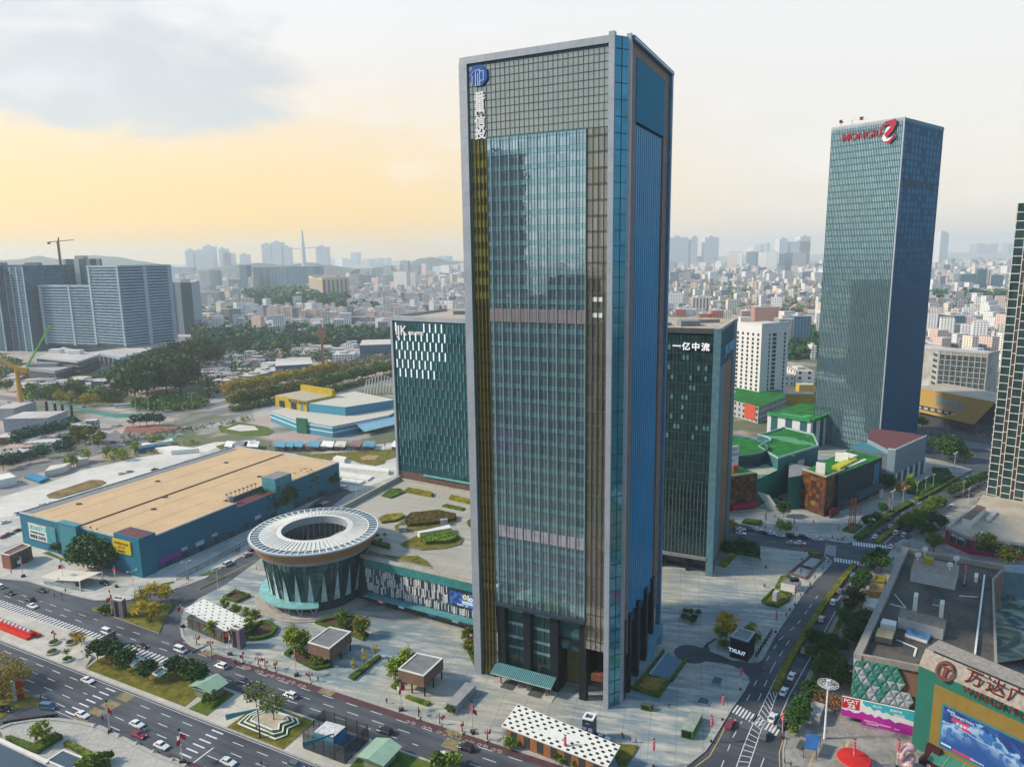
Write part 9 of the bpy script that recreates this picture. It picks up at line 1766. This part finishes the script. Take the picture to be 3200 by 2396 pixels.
for px,lab in(([BR(605,935),BR(700,955),BR(725,890),BR(640,872)],'glass floor light nearer to the lantern post'),([BR(480,1105),BR(590,1130),BR(605,1070),BR(520,1050)],'glass floor light nearer to the green box')):P=G2(px,.25); t=thing('floor_light',lab,'skylight',(*P[0],K)); mb=MB(); mb.prism(P,K,.35,0); part(mb,'glass',[water_m],t); mb=MB(); parapet(mb,P,.3,.2,.25); part(mb,'rim',[steel],t)
t=T0('wire_mast','tall white mast with a round wire crown in front of the mall','mast',BR(1590,1410)); zt=15.8; mb=MB(); mb.tube([(0,0,0),(0,0,zt)],[.32,.2],10); mb.build('pole',[white_m],t); mb=MB(); mb.prism([(-.5,-.3),(.5,-.3),(.35,.3),(-.35,.3)],zt-.5,zt+1.6,0,0,True); mb.build('cap',[white_m],t); mb=MB()
for k in range(14):a=6.283*k/14; b=6.283*(k+1)/14; mb.bar((.4*math.cos(a),.4*math.sin(a),zt),(2.6*math.cos(a),2.6*math.sin(a),zt+.5),.07,.07); [mb.bar((r_*math.cos(a),r_*math.sin(a),zt+.1+r_*.15),(r_*math.cos(b),r_*math.sin(b),zt+.1+r_*.15),.08,.08)for r_ in(1.2,2.0,2.6)]
mb.build('wire_crown',[white_m],t)
pbox('cabin','grey flat-roofed cabin beside the white mast','cabin',[BR(1455,1270),BR(1545,1310),BR(1590,1200),BR(1500,1175)],K,3.2,[M('cabin_wall',(.3,.32,.32),.7),M('cabin_roof',(.38,.37,.34),.8)],1)
P=[(*G(p,z),z)for p,z in((BR(1415,1490),3.0),(BR(1525,1510),3.0),(BR(1560,1385),3.6),(BR(1440,1360),3.6))]; t=thing('awning_stand','blue awning stand below the cabin','awning',(*P[0][:2],K)); mb=MB(); mb.face(P); mb.face([(x,y,z-.15)for x,y,z in P[::-1]]); part(mb,'awning',[blue_m],t)
for p in P:mb=MB(); mb.tube([(p[0],p[1],K),p],.08,6); part(mb,'post',[dark_m],t)
pbox('grate','dark ventilation grate beside the blue awning stand','grate',[BR(1345,1490),BR(1395,1510),BR(1430,1440),BR(1380,1420)],K,.2,[dgrey])
t=T0('umbrella','big flat red umbrella at the lower picture edge','umbrella',BR(1840,1660)); mb=MB(); mb.lathe([(4.1,2.6),(3.9,2.85),(.1,3.4)],28); mb.build('canopy',[M('umbrella_red',(.52,.02,.02),.6)],t,True); mb=MB(); mb.tube([(0,0,0),(0,0,3.5)],.1,6); mb.build('pole',[steelw],t)
t=T0('balloon_sculpture','pale pink curled balloon sculpture by the mall entrance','sculpture',BE(1195,1650)); mb=MB()
mb.tube([(1.9*math.cos(a)*(1-i*.025),.2*math.sin(i),3.2+2.3*math.sin(a))for i,a in enumerate([R(40+20*k)for k in range(17)])],[.9+.25*math.sin(k)for k in range(17)],10); mb.build('curl',[M('balloon_pink',(.62,.4,.42),.4)],t,True); mb=MB(); mb.lathe([(.05,.2),(1.5,.5),(1.7,1.3),(1.1,2.2),(.05,2.5)],14); mb.build('base_ball',[_MC['balloon_pink']],t,True)
t=T0('lattice_pylon','red lattice pylon in a hedge ring at the mosaic block','pylon',MR(1825,990)); mb=MB()
for dx,dy in((-1.3,-1),(1.3,-1),(1.3,1),(-1.3,1)):mb.bar((dx,dy,0),(dx*.6,dy*.6,16),.25,.25)
for k in range(16):f,g_=1.3-k*.032,1.3-(k+1)*.032; mb.bar((-f,-f*.77,k),(g_,-g_*.77,k+1),.14,.14); mb.bar((f,f*.77,k),(f,-f*.77,k),.14,.14); mb.bar((-f,f*.77,k),(-f,-f*.77,k),.14,.14)
mb.build('frame',[M('pylon_red',(.4,.1,.07),.6)],t)
for px,h,m_,lab in(([BE(865,200),BE(985,215),BE(1000,140),BE(880,130)],3,M('hut_olive',(.24,.17,.07),.8),'olive-brown flat roof beside the mall parapet'),([BE(815,300),BE(930,335),BE(965,250),BE(850,235)],2,offwhite,'white framed cold pit beside the mall wall'),([ME(905,1490),ME(1000,1500),ME(1020,1440),ME(920,1435)],3,hedge_y,'round yellow-green canopy by the footpath')):pbox('kiosk',lab,'kiosk',px,K,h,[m_])
cry=M('crane_yellow',(.5,.27,.03),.6)
t=T0('mobile_crane','yellow slewing crane at the left edge','crane',UL(195,1575),None,0); g0=G(UL(195,1575)); hz=HT(UL(130,1190),g0); mb=MB(); mb.tube([(0,0,0),(0,0,hz)],[2.2,1.7],12); mb.build('column',[cry],t); mb=MB(); mb.bar((0,0,hz),(-32,0,hz+19),2.4,2.4); mb.build('boom',[cry],t); mb=MB(); mb.bar((0,0,hz),(10,0,hz-2),3,4); mb.build('counter_arm',[cry],t); mb=MB(); mb.lathe([(5,0),(5,2),(2,3)],14); mb.build('base',[orange_br],t)
t=T0('lime_boom','lime green light boom beside the yellow crane','crane boom',UL(215,1300),None,0); b0=G(UL(215,1300)); mb=MB(); mb.bar((0,0,10),(36,0,62),1.5,1.5); mb.build('boom',[M('lime_boom',(.13,.5,.05),.5)],t); mb=MB(); mb.box(-3,3,-3,3,0,11); mb.build('base',[orange_br],t)
for p in(UL(290,1570),UL(410,1580),UL(485,1600),UL(548,1608),UL(625,1620)):t=T0('site_post','dark post in the building site row','post',p,'site posts',0); mb=MB(); mb.tube([(0,0,0),(0,0,11)],1.1,8); mb.build('shaft',[dark_m],t)
slab('canal',[UL(360,1485),UL(500,1500),UL(850,1560),UL(1000,1585),UL(1300,1580),UL(1330,1590),UL(1000,1615),UL(800,1580)],0,.08,M('canal_green',(.03,.22,.17),.4)); slab('pavement',[ML(1200,300),ML(1520,170),ML(1520,200),ML(1230,320)],0,.1,_MC['canal_green'])
slab('hard_ground',[ML(1060,150),ML(1090,100),ML(1400,85),ML(1560,95),ML(1500,125),ML(1300,160)],0,.9,brick_r,concrete); slab('lawn',[MM(-60,90),MM(40,100),MM(110,60),MM(240,80),MM(380,105),MM(430,140),MM(380,175),MM(140,175),MM(-30,150)],0,.3,grass_g); slab('path',[MM(20,120),MM(130,85),MM(260,95),MM(300,130),MM(140,140)],.3,.36,pale_con)
wt2=M('coaster_white',(.5,.48,.47),.6); t=T0('coaster_frame','white lattice ride frame left of the light-bar tower','ride',UM(1210,1415),None,0); mb=MB()
for k in range(14):mb.bar((k*3,0,0),(k*3+1.5,6,18-abs(k-5)),.5,.5); mb.bar((k*3+3,0,0),(k*3+1.5,6,18-abs(k-5)),.5,.5); mb.bar((k*3+1.5,6,18-abs(k-5)),(k*3+4.5,6,18-abs(k-4)),.6,.6)
mb.build('lattice',[wt2],t); t=T0('drop_ride','rust-red drop ride tower in front of the dark wood','ride',UM(860,1225),None,0); mb=MB(); mb.bar((0,0,0),(0,0,56),2.2,2.2); mb.box(-5,5,-2,2,42,48); mb.build('tower',[M('ride_red',(.32,.14,.12),.7)],t)
for x0,x1,c in((430,530,'b'),(532,600,'b'),(602,680,'b'),(705,825,'b'),(830,945,'w'),(948,1050,'c'),(1085,1180,'m'),(1195,1298,'b'),(1440,1495,'w'),(165,300,'w'),(80,200,'g'),(0,75,'w')):
 px=[MM(x0,268),MM(x1-8,275),MM(x1+8,228),MM(x0+25,222)]; P=G2(px,3.5); t=thing('market_stall','%s market stall roof in the row beyond the warehouse'%dict(b='blue',w='white',c='cream',m='mauve',g='grey')[c],'stall',(*P[0],.1),0,'market stalls'); mb=MB(); mb.prism(P,3.1,3.5,0); part(mb,'roof',[dict(b=M('stall_blue',(.1,.3,.42),.6),w=white_m,c=pale_con,m=M('stall_mauve',(.24,.14,.15),.8),g=mgrey)[c]],t); mb=MB(); cx_,cy_=sum(p[0]for p in P)/4,sum(p[1]for p in P)/4; mb.prism([(cx_+(p[0]-cx_)*.85,cy_+(p[1]-cy_)*.85)for p in P],.1,3.1,0); part(mb,'counter',[dgrey],t)
for px,h,m_,lab in(([ML(390,540),ML(560,500),ML(620,460),ML(440,490)],4,pale_con,'cream cafe roof behind the blue netted court'),([ML(655,445),ML(770,420),ML(740,395),ML(640,415)],4,pale_con,'small cream cafe roof by the tunnel vault'),([ML(-30,640),ML(150,600),ML(90,565),ML(-30,590)],5,offwhite,'white pavilion roof at the left edge of the pale lot'),([ML(1160,335),ML(1330,305),ML(1450,290),ML(1300,300)],3,blue_m,'blue tarpaulin heap on the cafe strip'),([ML(1340,320),ML(1480,345),ML(1720,325),ML(1500,300)],3,offwhite,'white ramp house on the pale lot'),([ML(1220,300),ML(1500,255),ML(1480,235),ML(1230,280)],3,offwhite,'long white cafe roof on the cafe strip'),([MM(1670,1055),MM(1690,1065),MM(1960,1020),MM(1945,990)],2.4,offwhite,'white shelter on the podium roof garden'),([MM(1510,1015),MM(1575,1012),MM(1578,990),MM(1515,992)],2,M('sign_back',(.3,.34,.36),.7),'grey sign cabinet on the podium roof'),([MM(1865,958),MM(1930,952),MM(1928,940),MM(1865,945)],2.6,_MC['sign_back'],'grey sign cabinet behind the white shelter'),([MM(1000,478),MM(1420,520),MM(1425,490),MM(1000,440)],2.2,offwhite,'long white canopy beam right of the warehouse'),([MM(1000,540),MM(1240,575),MM(1290,540),MM(1010,500)],1.0,offwhite,'white stepped terrace right of the warehouse'),([MM(1010,590),MM(1160,608),MM(1220,580),MM(1010,555)],1.0,offwhite,'lower white terrace right of the warehouse'),([MM(940,400),MM(1040,420),MM(1060,395),MM(975,380)],2.5,offwhite,'white stair head behind the warehouse')):pbox('kiosk',lab,'kiosk',px,ZR if 'podium' in lab or 'shelter' in lab else .1,h,[m_])
t=thing('net_court','blue netted play court at the left edge lot','court',(*G(ML(210,545)),.1)); mb=MB(); mb.prism(G2([ML(210,545),ML(340,590),ML(425,555),ML(300,520)],.1),.1,1.4,0); part(mb,'floor',[M('court_blue2',(.02,.2,.36),.5,var=.2,scale=.6)],t)
t=T0('advert_board','tall red and white advert board by the left willow','advert',BL(175,1080)); A,B=G(BL(150,1085)),G(BL(215,1065)); L_=nrm2(A,B)[2]; mb=MB(); wbox(mb,A,B,0,L_,.3,6.4,-.3,0); part(mb,'board',[M('advert_red',(.42,.05,.03),.6)],t); mb=MB(); wbox(mb,A,B,-1.0,-.02,.3,6.8,-.4,.2); part(mb,'white_wing',[offwhite],t); wtext('lettering','8.3',2.4,M('advert_yellow',(.6,.4,.05),.6),t,A,B,L_/2,2.2,.06,.05,.03)
# ------ the air
mb=MB(); mb.box(-9500,9500,-1600,12000,-1.5,345,0)
m_=bpy.data.materials.new('haze'); m_.use_nodes=True; nt=m_.node_tree; nt.nodes.clear()
out_=nt.nodes.new('ShaderNodeOutputMaterial'); pv=nt.nodes.new('ShaderNodeVolumePrincipled'); nt.links.new(pv.outputs[0],out_.inputs[1])
pv.inputs['Color'].default_value=(.82,.91,.98,1); pv.inputs['Density'].default_value=.00011; pv.inputs['Anisotropy'].default_value=.2
o=mb.build('haze',[m_]); o['kind']='stuff'; o['label']='pale bluish haze that fades far buildings'
# ------ every label singles out one thing
LAND=[('the tall glass tower',15,200),('the glass drum',-77,240),('the blue warehouse',-150,290),('the triangle-patterned mall',100,185),('the black tower',70,280),('the mosaic block',154,340),('the red flower display',-230,235),('the first brown pavilion',-63,215),('the second brown pavilion',-35,198),('the fenced pit',-50,172),('the dotted metro hall',8,172),('the black kiosk',82,222),('the yellow mall',310,500),('the right skyscraper',240,450),('the restaurant',205,295),('the light-bar tower',-45,350),('the corner plaza',-120,172),('the yellow hall',-170,580),('the tent',-180,272),('the traffic island',-150,255),('the crossing',135,285),('the huge dark trees',-330,620),('the white office tower',210,595),('the tan block',-513,2006),('the residential slabs',-600,1000),('the left boulevard',-330,470),('the far blue slab',-1000,2954)]
LPX=[(n,PX(x,y,2))for n,x,y in LAND]
ORD='first second third fourth fifth sixth seventh eighth ninth tenth eleventh twelfth'.split()
def dedupe(key):
 by={}
 for o in THINGS:by.setdefault(o['label'],[]).append(o)
 for lab,L in by.items():
  if len(L)>1 and 'reflection' not in lab:key(lab,L)
def near(lab,L):
 for o in L:
  u,v=PX(*o.location); n=min(LPX,key=lambda q:math.hypot(q[1][0]-u,q[1][1]-v))[0]
  if n.replace('the ','')not in lab and len((lab+' near '+n).split())<=12:o['label']=lab+' near '+n
def order(lab,L):
 L.sort(key=lambda o:PX(*o.location)[0]); N=len(L)
 for i,o in enumerate(L):
  if i==0:w='leftmost of them'
  elif i==N-1:w='rightmost of them'
  elif i<12 and i<N/2+1:w=ORD[i]+' from the left'
  elif N-1-i<12:w=ORD[N-1-i]+' from the right'
  else:w='%dth from the left'%(i+1)
  s=lab+', '+w; o['label']=s if len(s.split())<=16 else ' '.join(lab.split()[:11])+', '+w
dedupe(near); dedupe(order)
